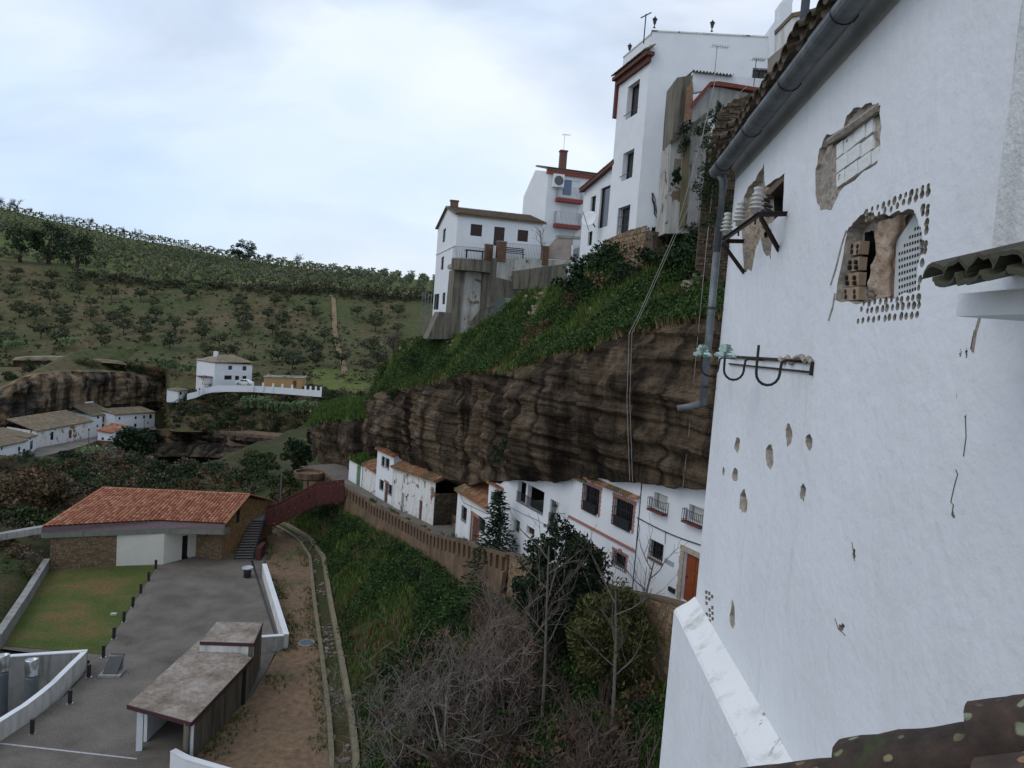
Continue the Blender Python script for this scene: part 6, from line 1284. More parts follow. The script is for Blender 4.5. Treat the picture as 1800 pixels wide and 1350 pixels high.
    for i in range(n): p = a.lerp(b, (i+.5)/n); m = MB(); m.tube([p+Vector((0, -.2, -.1)), p+Vector((.1, 1.2, .35))], [.14, .12], 6); m.build('tile', TILE_DARK, r)
    # hanging cables
    for k, (L_, rr) in enumerate((([(1257, 142, 41), (1232, 250, 39), (1190, 400, 37.5), (1122, 555, 36.5), (1106, 585, 36.2), (1102, 700, 36), (1107, 845, 36)], .018), ([(1315, 150, 41), (1268, 190, 39), (1225, 330, 37.6), (1128, 550, 36.3), (1111, 585, 36), (1107, 700, 35.8), (1112, 848, 35.8)], .015), ([(1266, 200, 38), (1256, 300, 36), (1241, 440, 34.5), (1226, 600, 33.5), (1211, 760, 33), (1200, 860, 33)], .014))):
        P = [at_y(*p) for p in L_]; out = []
        for a, b in zip(P[:-1], P[1:]): out += [a.lerp(b, t/4) for t in range(4)]
        m = MB(); m.tube(out+[P[-1]], rr, 4); tag(m.build('hanging_cable', simple('pale_cable', srgb(150, 146, 138), .8)), ('left strand of the pale cable pair drooping over the rock', 'right strand of the pale cable pair drooping over the rock', 'single thin cable hanging straight down near the downpipe')[k], 'cable', 'cables hanging down the cliff')
    # lattice masts at the cliff edge
    for i, (x, y0, y1, lab) in enumerate(((741, 585, 512, 'slim lattice mast left of its pair at the cliff end'), (751, 592, 516, 'slim lattice mast next to the white gable wall'))):
        b = at_y(x, y0, 84-i*2); t = at_y(x+5, y1, 84-i*2); r = thing('lattice_mast', b, lab, 'mast', 'lattice masts'); w = .22; m = MB()
        for sx in (-1, 1):
            for sy in (-1, 1): q = MB(); o = Vector((sx*w, sy*w, 0)); q.bar(b+o, t+o*.7, .035); q.build('leg', GALV, r)
        n = 9
        for k in range(n):
            p0, p1 = b.lerp(t, k/n), b.lerp(t, (k+1)/n)
            for s in (-1, 1): m.bar(p0+Vector((-w, s*w, 0)), p1+Vector((w, s*w, 0)), .018); m.bar(p0+Vector((s*w, -w, 0)), p1+Vector((s*w, w, 0)), .018)
        m.build('lattice', GALV, r)
GALV = simple('galvanised', (.17, .175, .18, 1), .5, .2, metal=.4)
build_ruins()
# ================================================================ FAR SIDE OF THE VALLEY
def z2(x, y): return x/2.903, 580+y/2.903
SZ = -7.3
BLUE = simple('blue_paint', srgb(56, 70, 150), .6); FGRP = 'far white cave houses'; TILE_FAR = tile_mat('far_pale_tile', srgb(112, 94, 76), srgb(134, 114, 92), srgb(150, 132, 110), srgb(104, 100, 78), .55)
def ybase(x, y, z=SZ): return at_z(*z2(x, y), z).y
def far_block(name, label, f, top, bot, roof, wins, doors=(), depth=5., group=FGRP, wall=WHITE, roofm=TILE_FAR, cat='house', zb=SZ, frame=BLUE, extra=None):
    """house front given by its two lower and two upper corners; roof = outline seen above the eave"""
    a, b = (at_z(*f(*p), zb) for p in bot); d = b-a; PL = front(Plane(a, math.degrees(atan2(d.x, d.y)))); Ln = (b-a).dot(PL.d)
    if Ln < 0: PL.d = -PL.d; Ln = -Ln
    t0, t1 = PL.hit(*f(*top[0])).z, PL.hit(*f(*top[1])).z; zt = lambda u: lerp(t0, t1, u/Ln)
    r = thing(name, PL.P(Ln/2, zb), label, cat, group); hs = []
    for w in list(wins)+list(doors):
        h = hole(PL, f, *w[:4]); h = (max(h[0], .1), min(h[1], Ln-.1), max(h[2], zb+.05), min(h[3], max(t0, t1)-.1)); hs.append(h)
    hs = [h for h in hs if h[1] > h[0]+.1 and h[3] > h[2]+.1]
    m = MB(); facade(m, PL, 0, Ln, zb-1.5, zt, hs, .15)
    for u, s in ((0, 0), (Ln, 0)): m.poly([PL.P(u, zb-1.5), PL.P(u, zt(u)), PL.P(u, zt(u)+.3, -depth), PL.P(u, zb-1.5, -depth)])
    m.build('wall', wall, r)
    for i, h in enumerate(hs):
        if i < len(wins): window(r, PL, h, .12, mull=0, frame_mat=frame)
        else: door(r, PL, h, WOOD_OLD, .1, knob=False)
    q = [PL.P(-.2, t0+.02, .3), PL.P(Ln+.2, t1+.02, .3), PL.P(Ln+.2, t1+.02+roof, -depth), PL.P(-.2, t0+.02+roof, -depth)]; m = MB(); m.hexa([p-Vector((0, 0, .14)) for p in q], q); rf = m.build('roof', roofm, r); m = MB(); roof_tiles(m, *q, max(6, int(Ln/.35)), max(4, int(depth/.6)), .1); m.build('roof_tile', roofm, rf, kind='stuff')
    return r, PL, Ln, t0, t1
far_block('cave_house', 'far two storey white house with small blue windows, right end of the row', z2, [(585, 433), (790, 419)], [(584, 516), (788, 490)], .9, [(606, 445, 615, 458), (688, 441, 698, 455), (730, 437, 738, 450), (762, 432, 775, 452), (685, 478, 697, 495), (752, 469, 758, 480)], depth=5)
r, PL, Ln, t0, t1 = far_block('cave_house', 'far tall white house with a tiled roof and white ridge in the row', z2, [(464, 440), (584, 428)], [(468, 516), (584, 501)], 2.0, [(495, 440, 505, 452), (493, 484, 501, 496)], [(523, 440, 533, 472), (520, 478, 534, 503)], depth=7)
m = MB(); m.hexa([PL.P(-.2, t0-3, -7), PL.P(Ln, t1-3, -7), PL.P(Ln, t1-3, -7.4), PL.P(-.2, t0-3, -7.4)], [PL.P(-.2, t0+2.5, -7), PL.P(Ln, t1+2.4, -7), PL.P(Ln, t1+2.4, -7.4), PL.P(-.2, t0+2.5, -7.4)]); m.build('ridge_wall', WHITE, r)
far_block('cave_house', 'far long low white house with two brown doors, middle of the row', z2, [(185, 517), (464, 466)], [(185, 601), (468, 547)], 1.9, [(262, 494, 270, 502), (292, 484, 300, 491), (405, 470, 414, 480)], [(258, 522, 273, 560), (352, 512, 366, 551)], depth=7, wall=WHITE_WORN, frame=WOOD_OLD)
far_block('cave_house', 'far bluish white house with blue shutters, left end of the row', z2, [(-60, 608), (130, 566)], [(-60, 720), (130, 648)], 2.4, [(92, 598, 103, 615), (117, 608, 131, 632), (5, 600, 14, 612), (20, 640, 30, 655)], depth=7)
far_block('cave_house', 'far narrow white house with a blue upper window between its lower neighbours', z2, [(131, 552), (183, 540)], [(131, 640), (183, 606)], 1.5, [(153, 570, 167, 606), (150, 548, 158, 556)], depth=6)
far_block('cave_house', 'far small white house half hidden by trees at the picture edge', z2, [(-60, 700), (38, 690)], [(-60, 770), (36, 755)], 1.2, [(8, 715, 16, 725)], depth=5, zb=-8.5)
r, PL, Ln, t0, t1 = far_block('street_hut', 'small white hut with a low orange roof standing alone on the far street', z2, [(500, 512), (571, 524)], [(498, 568), (570, 574)], .9, [(518, 548, 530, 562)], depth=5.5, group=None, roofm=TILE)
# street of the far row, its edge wall, container, lamps
sp = [at_z(*z2(*p), SZ-.02) for p in ((-120, 760), (0, 696), (90, 660), (150, 640), (186, 603), (470, 548), (584, 518), (790, 492), (800, 506), (700, 520), (640, 545), (570, 575), (500, 570), (420, 602), (260, 642), (150, 672), (60, 705), (-100, 790))]
flat('far_street', sp, SZ-.02, STREETM)
ep = [sp[i] for i in range(10, 18)]; m = MB()
for a, b in zip(ep[:-1], ep[1:]): n = Vector((0, -.4, 0)); m.hexa([p+Vector((0, 0, -3)) for p in (a, b, b+n, a+n)], [p+Vector((0, 0, .35)) for p in (a, b, b+n, a+n)])
tag(m.build('street_wall', SANDWALL), 'low sandy edge wall of the far street above the trees', 'wall')
p = at_z(*z2(305, 566), SZ); r = thing('waste_container', p, 'grey waste container on the far street by a brown door', 'container'); MB().box(p+Vector((0, 0, .85)), (2.6, 1.3, 1.2), .5).build('body', CONC_PALE, r); MB().box(p+Vector((0, .1, 1.55)), (2.7, 1.35, .2), .5).build('lid', CONC, r)
for s in (-1, 1): MB().box(p+Vector((s*.9, s*.45, .13)), (.25, .25, .26), .5).build('wheel', IRON, r)
for (x, yb, yt, lab) in ((452, 590, 502, 'far street lamp beside the lone white hut'), (735, 512, 437, 'far street lamp in front of the blue windowed house'), (97, 662, 600, 'far street lamp in front of the bluish white house')):
    b = at_z(*z2(x, yb), SZ); t = at_y(*z2(x+2, yt), b.y); h = t.z-b.z; l = thing('street_lamp', b, lab, 'street lamp', 'lamps along the far street'); MB().lathe(b, [(.16, 0), (.14, .3), (.06, .4), (.05, h-.6)], 8).build('post', IRON, l); MB().lathe(b+Vector((0, 0, h-.62)), [(.08, 0), (.22, .4), (.28, .44), (.05, .62)], 6).build('lamp_head', IRON, l)
# curved sandstone road wall across the valley
def build_road_wall():
    xs = [(640, 527, 191), (700, 520, 190), (790, 510, 188), (900, 507, 184), (1000, 508, 180), (1120, 514, 175), (1250, 528, 168), (1400, 542, 160), (1560, 558, 152), (1640, 562, 147)]
    m = MB(); G = []
    for i in range(len(xs)-1):
        for k in range(6):
            f = k/6; x, y, Y = (lerp(xs[i][j], xs[i+1][j], f) for j in range(3)); hh = lerp(10, 30, min(1, max(0, (x-700)/500))); t = at_y(*z2(x, y), Y); b = at_y(*z2(x, y+hh), Y); G.append([t+Vector((0, 7, -.4)), t+Vector((0, .5, -.4)), t+Vector((0, .5, 0)), t, b, b+Vector((0, -.4, -4))])
    m.grid(G); tag(m.build('road_wall', SANDWALL), 'long curving sandstone wall carrying the road across the valley', 'wall')
    P = []
    for i in range(90):
        x = 780+(1600-780)*i/89; Y = interp(x, [k[0] for k in xs], [k[2] for k in xs]); y = interp(x, [k[0] for k in xs], [k[1] for k in xs])
        R = [(y+16, Y-.3), (y+38, Y-1.5), (y+62, Y+.5), (y+95, Y-4), (y+150, Y-9)]; row = []; pts = [at_y(*z2(x, yy), YY) for yy, YY in R]
        for a in range(4):
            for j in range(5): p = pts[a].lerp(pts[a+1], j/5); row.append(p+Vector((.2, -.9, .2))*noise.fractal(Vector((p.x*.15, p.y*.15, p.z*.3)), 1, 2, 5)*2.2)
        P.append(row)
    MB().grid(P).build('rock_bank', rock_mat('dark_rock', [srgb(40, 36, 32), srgb(62, 54, 46), srgb(84, 74, 64), srgb(110, 98, 84)], 1.0), kind='structure')
build_road_wall()
# house on the far knoll, shed, wall with posts, car
zh = at_y(*z2(1092, 290), 186).z
r, PL, Ln, t0, t1 = far_block('hill_house', 'square two storey white house alone on the far knoll', z2, [(1097, 166), (1287, 176)], [(1092, 290), (1283, 285)], .0, [(1165, 182, 1185, 204), (1238, 184, 1258, 208), (1145, 232, 1183, 254), (1200, 234, 1220, 256), (1238, 234, 1258, 256)], depth=8, group=None, zb=zh, frame=SHUTTER)
apx = [PL.P(Ln*.32, t0+1.7, -4), PL.P(Ln*.72, t0+1.7, -4)]; co = [PL.P(-.3, t0+.05, .3), PL.P(Ln+.3, t0+.05, .3), PL.P(Ln+.3, t0+.05, -8.3), PL.P(-.3, t0+.05, -8.3)]
m = MB(); m.poly([co[0], co[1], apx[1], apx[0]]); m.poly([co[1], co[2], apx[1]]); m.poly([co[2], co[3], apx[0], apx[1]]); m.poly([co[3], co[0], apx[0]]); m.build('hip_roof', TILE_FAR, r)
m = MB(); m.box(PL.P(Ln*.25, t0+1.5, -4), (.9, .9, 2)); m.build('chimney', WHITE, r)
m = MB(); pbox(m, PL, -2.3, -.05, zh, zh+2.3, -4, -1); m.build('porch', WHITE_WORN, r); m = MB(); pbox(m, PL, -2.5, 0, zh+2.3, zh+2.5, -4, -.6); m.build('porch_roof', BROWN_TRIM, r)
OCHRE = simple('ochre_render', srgb(176, 140, 92), .9, .15)
far_block('ochre_shed', 'long low ochre shed with a white roof edge beside the knoll house', z2, [(1348, 236), (1543, 242)], [(1345, 284), (1541, 296)], -.2, [], [(1496, 258, 1512, 291)], depth=6, group=None, wall=OCHRE, roofm=WHITE_WORN, cat='shed', zb=at_y(*z2(1345, 284), 188).z)
far_block('roadside_hut', 'tiny white hut at the foot of the knoll wall', z2, [(910, 312), (957, 305)], [(908, 342), (955, 335)], .3, [(917, 318, 928, 330)], depth=3, group=None, cat='hut', zb=at_y(*z2(908, 342), 184).z, frame=WOOD_OLD)
def build_post_wall():
    L_ = [(955, 333, 184), (1000, 322, 184), (1040, 304, 184), (1100, 291, 184), (1280, 292, 183.5), (1440, 302, 183), (1640, 318, 182)]
    P = [at_y(*z2(x, y), Y) for x, y, Y in L_]; r = thing('post_wall', P[3], 'low white wall with square posts along the edge of the far knoll', 'wall'); m = MB()
    for a, b in zip(P[:-1], P[1:]): m.hexa([p+Vector((0, 0, -1.2)) for p in (a, b, b+Vector((0, .3, 0)), a+Vector((0, .3, 0)))], [p+Vector((0, 0, .35)) for p in (a, b, b+Vector((0, .3, 0)), a+Vector((0, .3, 0)))])
    m.build('wall_body', WHITE, r)
    for x in (1290, 1342, 1393, 1440, 1490, 1558, 1584, 1611, 1637, 1030, 1010): y = interp(x, [k[0] for k in L_], [k[1] for k in L_]); p = at_y(*z2(x, y), 183.2); MB().box(p+Vector((0, 0, .3)), (.4, .4, 2.0)).build('post', WHITE, r)
build_post_wall()
def build_car():
    p = at_y(*z2(1247, 281), 184.6); r = thing('parked_car', p, 'white car parked in front of the knoll house', 'car'); L_ = 4.1; w = 1.65
    prof = [(-2.05, .35), (-2.05, .8), (-1.9, .92), (-1.15, 1.0), (-.55, 1.42), (.75, 1.45), (1.45, 1.0), (1.95, .9), (2.05, .7), (2.05, .35)]
    MB().ext([p+Vector((x, -w/2, z)) for x, z in prof], (0, w, 0)).build('body', WHITE, r)
    for nm, q in (('side_window', [(-.95, 1.02), (-.45, 1.36), (.1, 1.38), (.1, 1.02)]), ('side_window', [(.18, 1.02), (.18, 1.38), (.68, 1.38), (1.15, 1.02)])): MB().ext([p+Vector((x, -w/2-.01, z)) for x, z in q], (0, .02, 0)).build(nm, GLASS, r)
    for x in (-1.3, 1.3):
        for s in (-1, 1): c = p+Vector((x, s*(w/2-.1), .32)); t = MB().lathe(c, [(.32, -.1), (.33, -.05), (.33, .05), (.32, .1)], 14, axis=(0, 1, 0)).build('wheel', IRON, r); MB().lathe(c, [(.18, -.11), (.18, .11)], 10, axis=(0, 1, 0)).build('rim', STEEL, t)
build_car()
# ================================================================ VEGETATION
vr = random.Random(21)
def rvec(r=vr):
    while True:
        v = Vector((r.uniform(-1, 1), r.uniform(-1, 1), r.uniform(-1, 1)))
        if .05 < v.length < 1: return v
def card(m, p, size, r=vr, asp=.5, nrm=None):
    a = (nrm or rvec(r)).normalized(); b = a.cross(rvec(r)).normalized()*size*asp; a = a*size
    m.v += [tuple(p-a), tuple(p+b), tuple(p+a), tuple(p-b)]; k = len(m.v); m.f.append((k-4, k-3, k-2, k-1)); m.mi.append(m.m)
def crown(m, c, rad, clumps, per, leaf, cr=.35, r=vr, shell=.55, asp=.5):
    """leaf-sized faces gathered in clumps through the volume of the crown, leaving gaps"""
    c = Vector(c)
    for i in range(clumps):
        d = rvec(r).normalized()*(shell+(1-shell)*r.random()); q = c+Vector((d.x*rad[0], d.y*rad[1], d.z*rad[2])); s = cr*r.uniform(.6, 1.25)
        for j in range(int(per*r.uniform(.6, 1.3))):
            e = rvec(r); card(m, q+Vector((e.x*rad[0]*s, e.y*rad[1]*s, e.z*rad[2]*s*.85)), leaf*r.uniform(.6, 1.3), r, asp)
def branches(m, p, d, L, rad, depth, r=vr, spread=.6, up=.1, kids=(2, 4), nseg=4, minr=.004):
    """recursive bare branches as tapering tubes"""
    pts = [Vector(p)]; d = Vector(d).normalized()
    for i in range(nseg): d = (d+rvec(r)*.22+Vector((0, 0, up*.3))).normalized(); pts.append(pts[-1]+d*(L/nseg))
    m.tube(pts, [max(minr, rad*(1-.55*i/nseg)) for i in range(nseg+1)], 5 if rad > .04 else 3, cap=False)
    if depth <= 0: return pts
    for k in range(r.randint(*kids)):
        i = r.randint(1, nseg); e = (d+rvec(r).normalized()*spread*1.3+Vector((0, 0, up))).normalized(); branches(m, pts[i], e, L*r.uniform(.55, .85), max(minr, rad*(1-.55*i/nseg)*.68), depth-1, r, spread, up, kids, max(2, nseg-1), minr)
    return pts
def mesh_of(m, name, mats):
    me = bpy.data.meshes.new(name); me.from_pydata([tuple(v) for v in m.v], [], m.f)
    for k in mats: me.materials.append(k)
    if len(mats) > 1: me.polygons.foreach_set('material_index', m.mi)
    return me
def put(name, me, loc, sc=1., rz=None, label=None, cat=None, group=None, kind=None, parent=None):
    o = link(name, me, loc, parent); o.rotation_euler = (0, 0, vr.uniform(0, 6.28) if rz is None else rz); o.scale = (sc,)*3 if isinstance(sc, (int, float)) else sc; return tag(o, label, cat, group, kind)
def ground_hit(px, py, y0=12, y1=215):
    d = ray(px, py); Y = y0; prev = y0
    while Y < y1:
        p = C0+d*(Y/d.y)
        if p.z <= ground_z(p.x, p.y):
            a, b = prev, Y
            for _ in range(12):
                c = (a+b)/2; q = C0+d*(c/d.y); a, b = (a, c) if q.z <= ground_z(q.x, q.y) else (c, b)
            return C0+d*(b/d.y)
        prev = Y; Y += .7
    return at_y(px, py, y1)
def proj(p):
    q = CM.transposed() @ (Vector(p)-C0); return (900+FPX*q.x/-q.z, 675-FPX*q.y/-q.z) if q.z < 0 else (-9999, -9999)
# ---- prototypes
def proto_tree(name, h, rad, clumps, per, leaf, mat, trunk=.14, th=None, bark=BARK_DARK, seed=1):
    r = random.Random(seed); m = MB(); m.m = 1; th = th or h-rad[2]; m.tube([(0, 0, -.3), (r.uniform(-.1, .1), r.uniform(-.1, .1), th*.5), (r.uniform(-.2, .2), r.uniform(-.2, .2), th)], [trunk, trunk*.8, trunk*.6], 5)
    for k in range(4): a = k*1.6+r.random(); m.tube([(0, 0, th*.8), (cos(a)*rad[0]*.5, sin(a)*rad[1]*.5, th+rad[2]*.6)], [trunk*.55, trunk*.2], 4)
    m.m = 0; crown(m, (0, 0, h-rad[2]*.9), rad, clumps, per, leaf, .38, r); return mesh_of(m, name, [mat, bark])
OL = [proto_tree('olive_tree', 3.6, (2.0+.15*i, 1.9, 1.35), 16, 17, .30, OLIVE, .17, 1.3, seed=i) for i in range(4)]
OLS = [proto_tree('small_olive_tree', 3.4, (1.9, 1.8, 1.25), 9, 9, .45, OLIVE, .16, 1.2, seed=40+i) for i in range(2)]
SLOPE_T = [proto_tree('slope_tree', 3.9, (2.0, 2.0, 1.35), 26, 30, .24, SLOPEL, .15, 1.5, seed=10+i) for SLOPEL in [leaf_mat('slope_tree_leaf', srgb(80, 88, 64), .45)] for i in range(4)]
def proto_shrub(name, rad, clumps, per, leaf, mat, seed):
    r = random.Random(seed); m = MB(); crown(m, (0, 0, rad[2]*.75), rad, clumps, per, leaf, .42, r, .35); return mesh_of(m, name, [mat])
SH = {k: [proto_shrub('shrub', (1.3, 1.3, 1.0), 16, 42, lf*.72, mt, 60+i+hash_) for i in range(3)] for hash_, (k, mt, lf) in enumerate((('green', SHRUB, .16), ('dark', EVERG, .16), ('brown', BROWNL, .15), ('weed', BLADE_DARK, .13)))}
def proto_bare(name, L, depth, rad, seed, mat, stems=5, spread=.6, up=.25):
    r = random.Random(seed); m = MB()
    for i in range(stems): a = 2*pi*i/stems+r.random(); branches(m, (0, 0, -.2), (cos(a)*.5, sin(a)*.5, 1), L*r.uniform(.7, 1), rad, depth, r, spread, up, (2, 4), 3, .012)
    return mesh_of(m, name, [mat])
BARE_S = [proto_bare('bare_shrub', .9, 3, .05, 80+i, TWIG2, 6, .8, .15) for TWIG2 in [simple('brown_twig', srgb(88, 74, 66), .95, .3, 5)] for i in range(3)]
def proto_baretree(seed):
    r = random.Random(seed); m = MB(); branches(m, (0, 0, -.3), (0, 0, 1), 2.2, .16, 4, r, .7, .25, (3, 4), 3, .03); return mesh_of(m, 'bare_tree', [BARK_DARK])
BARE_T = [proto_baretree(90+i) for i in range(3)]
# ---- olive grove on the upper hill, planted in rows
def build_grove():
    cand = []; ca, sa = cos(.12), sin(.12)
    import bisect
    rows = {}
    for px in range(-60, 800, 20):
        for t in range(400, 701, 4): rows.setdefault(px, []).append(hill_point(px, t/100))
    def zhill(x, y):
        px = 900+x/y*FPX; k = min(max(int((px+60+40)//20), 0), 42); best = None
        for kk in (k-1, k, k+1):
            for p in rows.get(-60+20*kk, []):
                d = (p.x-x)**2+(p.y-y)**2
                if best is None or d < best[0]: best = (d, p.z)
        return best
    for i in range(-52, 12):
        for j in range(0, 21):
            u, v = i*8.0, 300+j*9.4; x, y = u+vr.uniform(-.6, .6)-j*1.1, v+u*.07+vr.uniform(-.6, .6)
            if y < 300: continue
            b = zhill(x, y)
            if b is None or b[0] > 60: continue
            p = Vector((x, y, b[1])); q = proj(p)
            if not (-30 < q[0] < 775): continue
            lo = hill_rows(q[0])
            if q[1] > lo[5][0]+2 or q[1] < lo[7][0]-2: continue
            if q[0] < 170 and q[1] > 420 and vr.random() < .6: continue
            cand.append((p.y, p))
    cand.sort(key=lambda k: k[0]); near, rest = cand[:290], cand[290:]
    for k, (_, p) in enumerate(near): put('olive_tree', OL[k % 4], p+Vector((0, 0, -.1)), vr.uniform(1.0, 1.6), label='round grey-green olive tree planted in rows on the far hilltop', cat='tree', group='olive trees in the hilltop grove')
    m = MB()
    for _, p in rest:
        src = vr.choice(OLS); s = vr.uniform(1.15, 1.5); b = len(m.v); m.v += [tuple(p+Vector(v.co)*s) for v in src.vertices]; m.f += [tuple(i+b for i in f.vertices) for f in src.polygons]; m.mi += [f.material_index for f in src.polygons]
    if m.v: m.build('olive_grove', [OLIVE, BARK_DARK], kind='stuff')
build_grove()
# ---- scattered trees on the slope below the grove
def build_slope_trees():
    pts = []
    tries = 0
    while len(pts) < 96 and tries < 6000:
        tries += 1; px, t = vr.uniform(-25, 720), vr.uniform(2.05, 4.05); p = hill_point(px, t); q = proj(p)
        if q[0] < 330 and t < 2.3: continue
        if 560 < q[0] < 625 and vr.random() < .6: continue
        if any((p-o).length < 7.2 for o in pts): continue
        pts.append(p); put('slope_tree', SLOPE_T[len(pts) % 4], p+Vector((0, 0, -.1)), vr.uniform(.85, 1.55), label='small dark low-branched tree scattered on the far scrubby slope', cat='tree', group='trees scattered on the far slope')
    # thicket along the terrace edge and rough scrub
    m = MB()
    for i in range(230):
        px = vr.uniform(150, 775); p = hill_point(px, vr.uniform(4.3, 5.0)); s = vr.uniform(1.2, 2.6)*(1.3 if px > 500 else 1); crown(m, p+Vector((0, 0, s*.5)), (s*1.5, s, s), 5, 9, .5, .5, vr, .3)
    for i in range(1100):
        px = vr.uniform(-30, 720); p = hill_point(px, vr.uniform(1.6, 4.3)); s = vr.uniform(.4, 1.2); crown(m, p+Vector((0, 0, s*.4)), (s*1.4, s, s*.8), 3, 7, .32, .5, vr, .3)
    m.build('undergrowth', [leaf_mat('thicket_leaf', srgb(62, 66, 46), .45)], kind='stuff')
    for i, (px, t, s, lab) in enumerate(((35, 5.15, 3.6, 'large dark evergreen in the grove at far left, left of three'), (85, 5.2, 4.0, 'large dark evergreen in the grove at far left, middle of three'), (135, 5.0, 3.7, 'large dark evergreen in the grove at far left, right of three'), (426, 6.55, 3.3, 'big dark round holm oak standing alone on the skyline'))):
        p = hill_point(px, t)
        r = thing('holm_oak', p, lab, 'tree', 'big dark evergreens on the far hill'); tm = MB(); tm.tube([p+Vector((0, 0, -.5)), p+Vector((.1, 0, 1.2*s)), p+Vector((0, .1, 2*s))], [.22*s, .18*s, .1*s], 6); tm.build('trunk', BARK_DARK, r); cm = MB(); crown(cm, p+Vector((0, 0, 2.5*s)), (2.3*s, 2*s, 1.9*s), 40, 60, .5, .3, vr, .5); cm.build('crown', EVERG, r)
    labs = 'leftmost bare tree|second bare tree from the left|third bare tree from the left|fourth bare tree from the left|fifth bare tree from the left|sixth bare tree from the left|seventh bare tree from the left|eighth bare tree from the left|ninth bare tree from the left|tenth bare tree from the left|bare tree nearest the holm oak|bare tree nearest the cliff houses'.split('|')
    for i, (px, s) in enumerate(((4, 1.7), (16, 1.3), (33, 1.7), (48, 1.1), (110, 1.2), (135, 1.2), (152, 1.6), (218, 1.2), (240, 1.3), (468, 1.3), (520, 1.5), (677, 1.1))):
        p = hill_point(px, 6.9); put('bare_tree', BARE_T[i % 3], p, s*1.15, label=labs[i]+' standing leafless on the far skyline', cat='tree', group='bare trees on the skyline')
build_slope_trees()
# ---- cactus clumps
def cactus(p, s, label):
    m = MB()
    def pad(q, d, k, sz):
        d = d.normalized(); w = d.cross(rvec()).normalized(); n = w.cross(d); e = q+d*sz; c = (q+e)/2
        ring = [c+d*sz*.5*cos(a)+w*sz*.33*sin(a) for a in [2*pi*i/8 for i in range(8)]]; m.hexa([x-n*.04 for x in ring], [x+n*.04 for x in ring])
        if k > 0:
            for _ in range(vr.randint(1, 3)): pad(e, d+rvec()*.9+Vector((0, 0, .3)), k-1, sz*.92)
    for i in range(int(14*s)): a = vr.uniform(0, 6.28); rr = vr.uniform(0, 1.5*s); pad(p+Vector((cos(a)*rr, sin(a)*rr*.7, -.1)), Vector((cos(a)*.4, sin(a)*.4, 1)), 3, vr.uniform(.45, .65)*s**.3)
    return tag(m.build('prickly_pear', CACTUS), label, 'cactus', 'prickly pear clumps')
for px, py, Y, s, lab in ((27, 612, 216, 2.0, 'pale prickly pear clump on the slope at the far left above the ledge'), (118, 606, 218, 1.8, 'pale prickly pear clump above the right end of the sandstone ledge'), (455, 716, 177, 2.6, 'broad prickly pear clump on the bank below the knoll house'), (488, 722, 176, 1.8, 'prickly pear clump below the ochre shed on the knoll bank'), (535, 722, 172, 2.0, 'prickly pear clump below the last posts of the knoll wall'), (290, 645, 202, 2.2, 'prickly pear clump on the slope left of the knoll house'), (330, 652, 200, 1.6, 'prickly pear clump just behind the knoll house porch'), (470, 521, 300, 2.4, 'pale cactus clump on the terrace edge right of the holm oak'), (340, 508, 300, 2.4, 'pale cactus clump on the terrace edge left of the holm oak')): cactus(at_y(px, py, Y), s, lab)
# ---- shrubs on the banks of the far side and in the valley
SHN = {'green': 'rounded green scrub bush', 'dark': 'dark evergreen bush', 'brown': 'brown leafless looking bush', 'weed': 'leafy green weed bush', 'bare': 'bare twiggy grey bush'}
def shrub(kind, p, s, where, grp):
    me = vr.choice(BARE_S) if kind == 'bare' else vr.choice(SH[kind]); return put('bush', me, p, s, label=f'{SHN[kind]} {where}', cat='bush', group=grp)
for i in range(70):
    px = vr.uniform(275, 650); t = vr.uniform(0, 1.15); p = hill_point(px, t); shrub(vr.choice(['dark', 'green', 'dark', 'brown']), p, (vr.uniform(.8, 1.7), vr.uniform(.8, 1.4), vr.uniform(.7, 1.5)), 'on the steep bank under the far knoll', 'bushes on the knoll bank')
for i in range(34):
    px = vr.uniform(-40, 330); y = interp(px, [-40, 0, 60, 150, 215, 270, 330], [668, 684, 652, 650, 652, 664, 692]); p = at_y(px, y-2, interp(px, [0, 330], [170, 206])+6); shrub(vr.choice(['dark', 'green', 'brown']), p, vr.uniform(.9, 1.8), 'along the top of the far left cliff', 'bushes on the far cliff top')
def mid_tree(name, px, py, Y, h, rad, clumps, per, leaf, mat, label, bark=BARK_DARK, grp=None):
    g = at_y(px, py, Y); b = Vector((g.x, g.y, ground_z(g.x, g.y))); top = g.z; r = thing(name, b, label, 'tree', grp); m = MB(); c = Vector((g.x, g.y, top))
    m.tube([b+Vector((0, 0, -.4)), b.lerp(c, .5)+rvec()*.2, c], [.2, .15, .08], 6)
    for k in range(6): m.tube([b.lerp(c, .45+.08*k), c+Vector((cos(k)*rad[0]*.6, sin(k*1.7)*rad[1]*.6, rad[2]*.3*sin(k*2)))], [.08, .03], 4)
    m.build('trunk', bark, r); m = MB(); crown(m, c, rad, clumps, per, leaf, .3, vr, .45); m.build('crown', mat, r); return r
TG = 'trees behind the stone building'
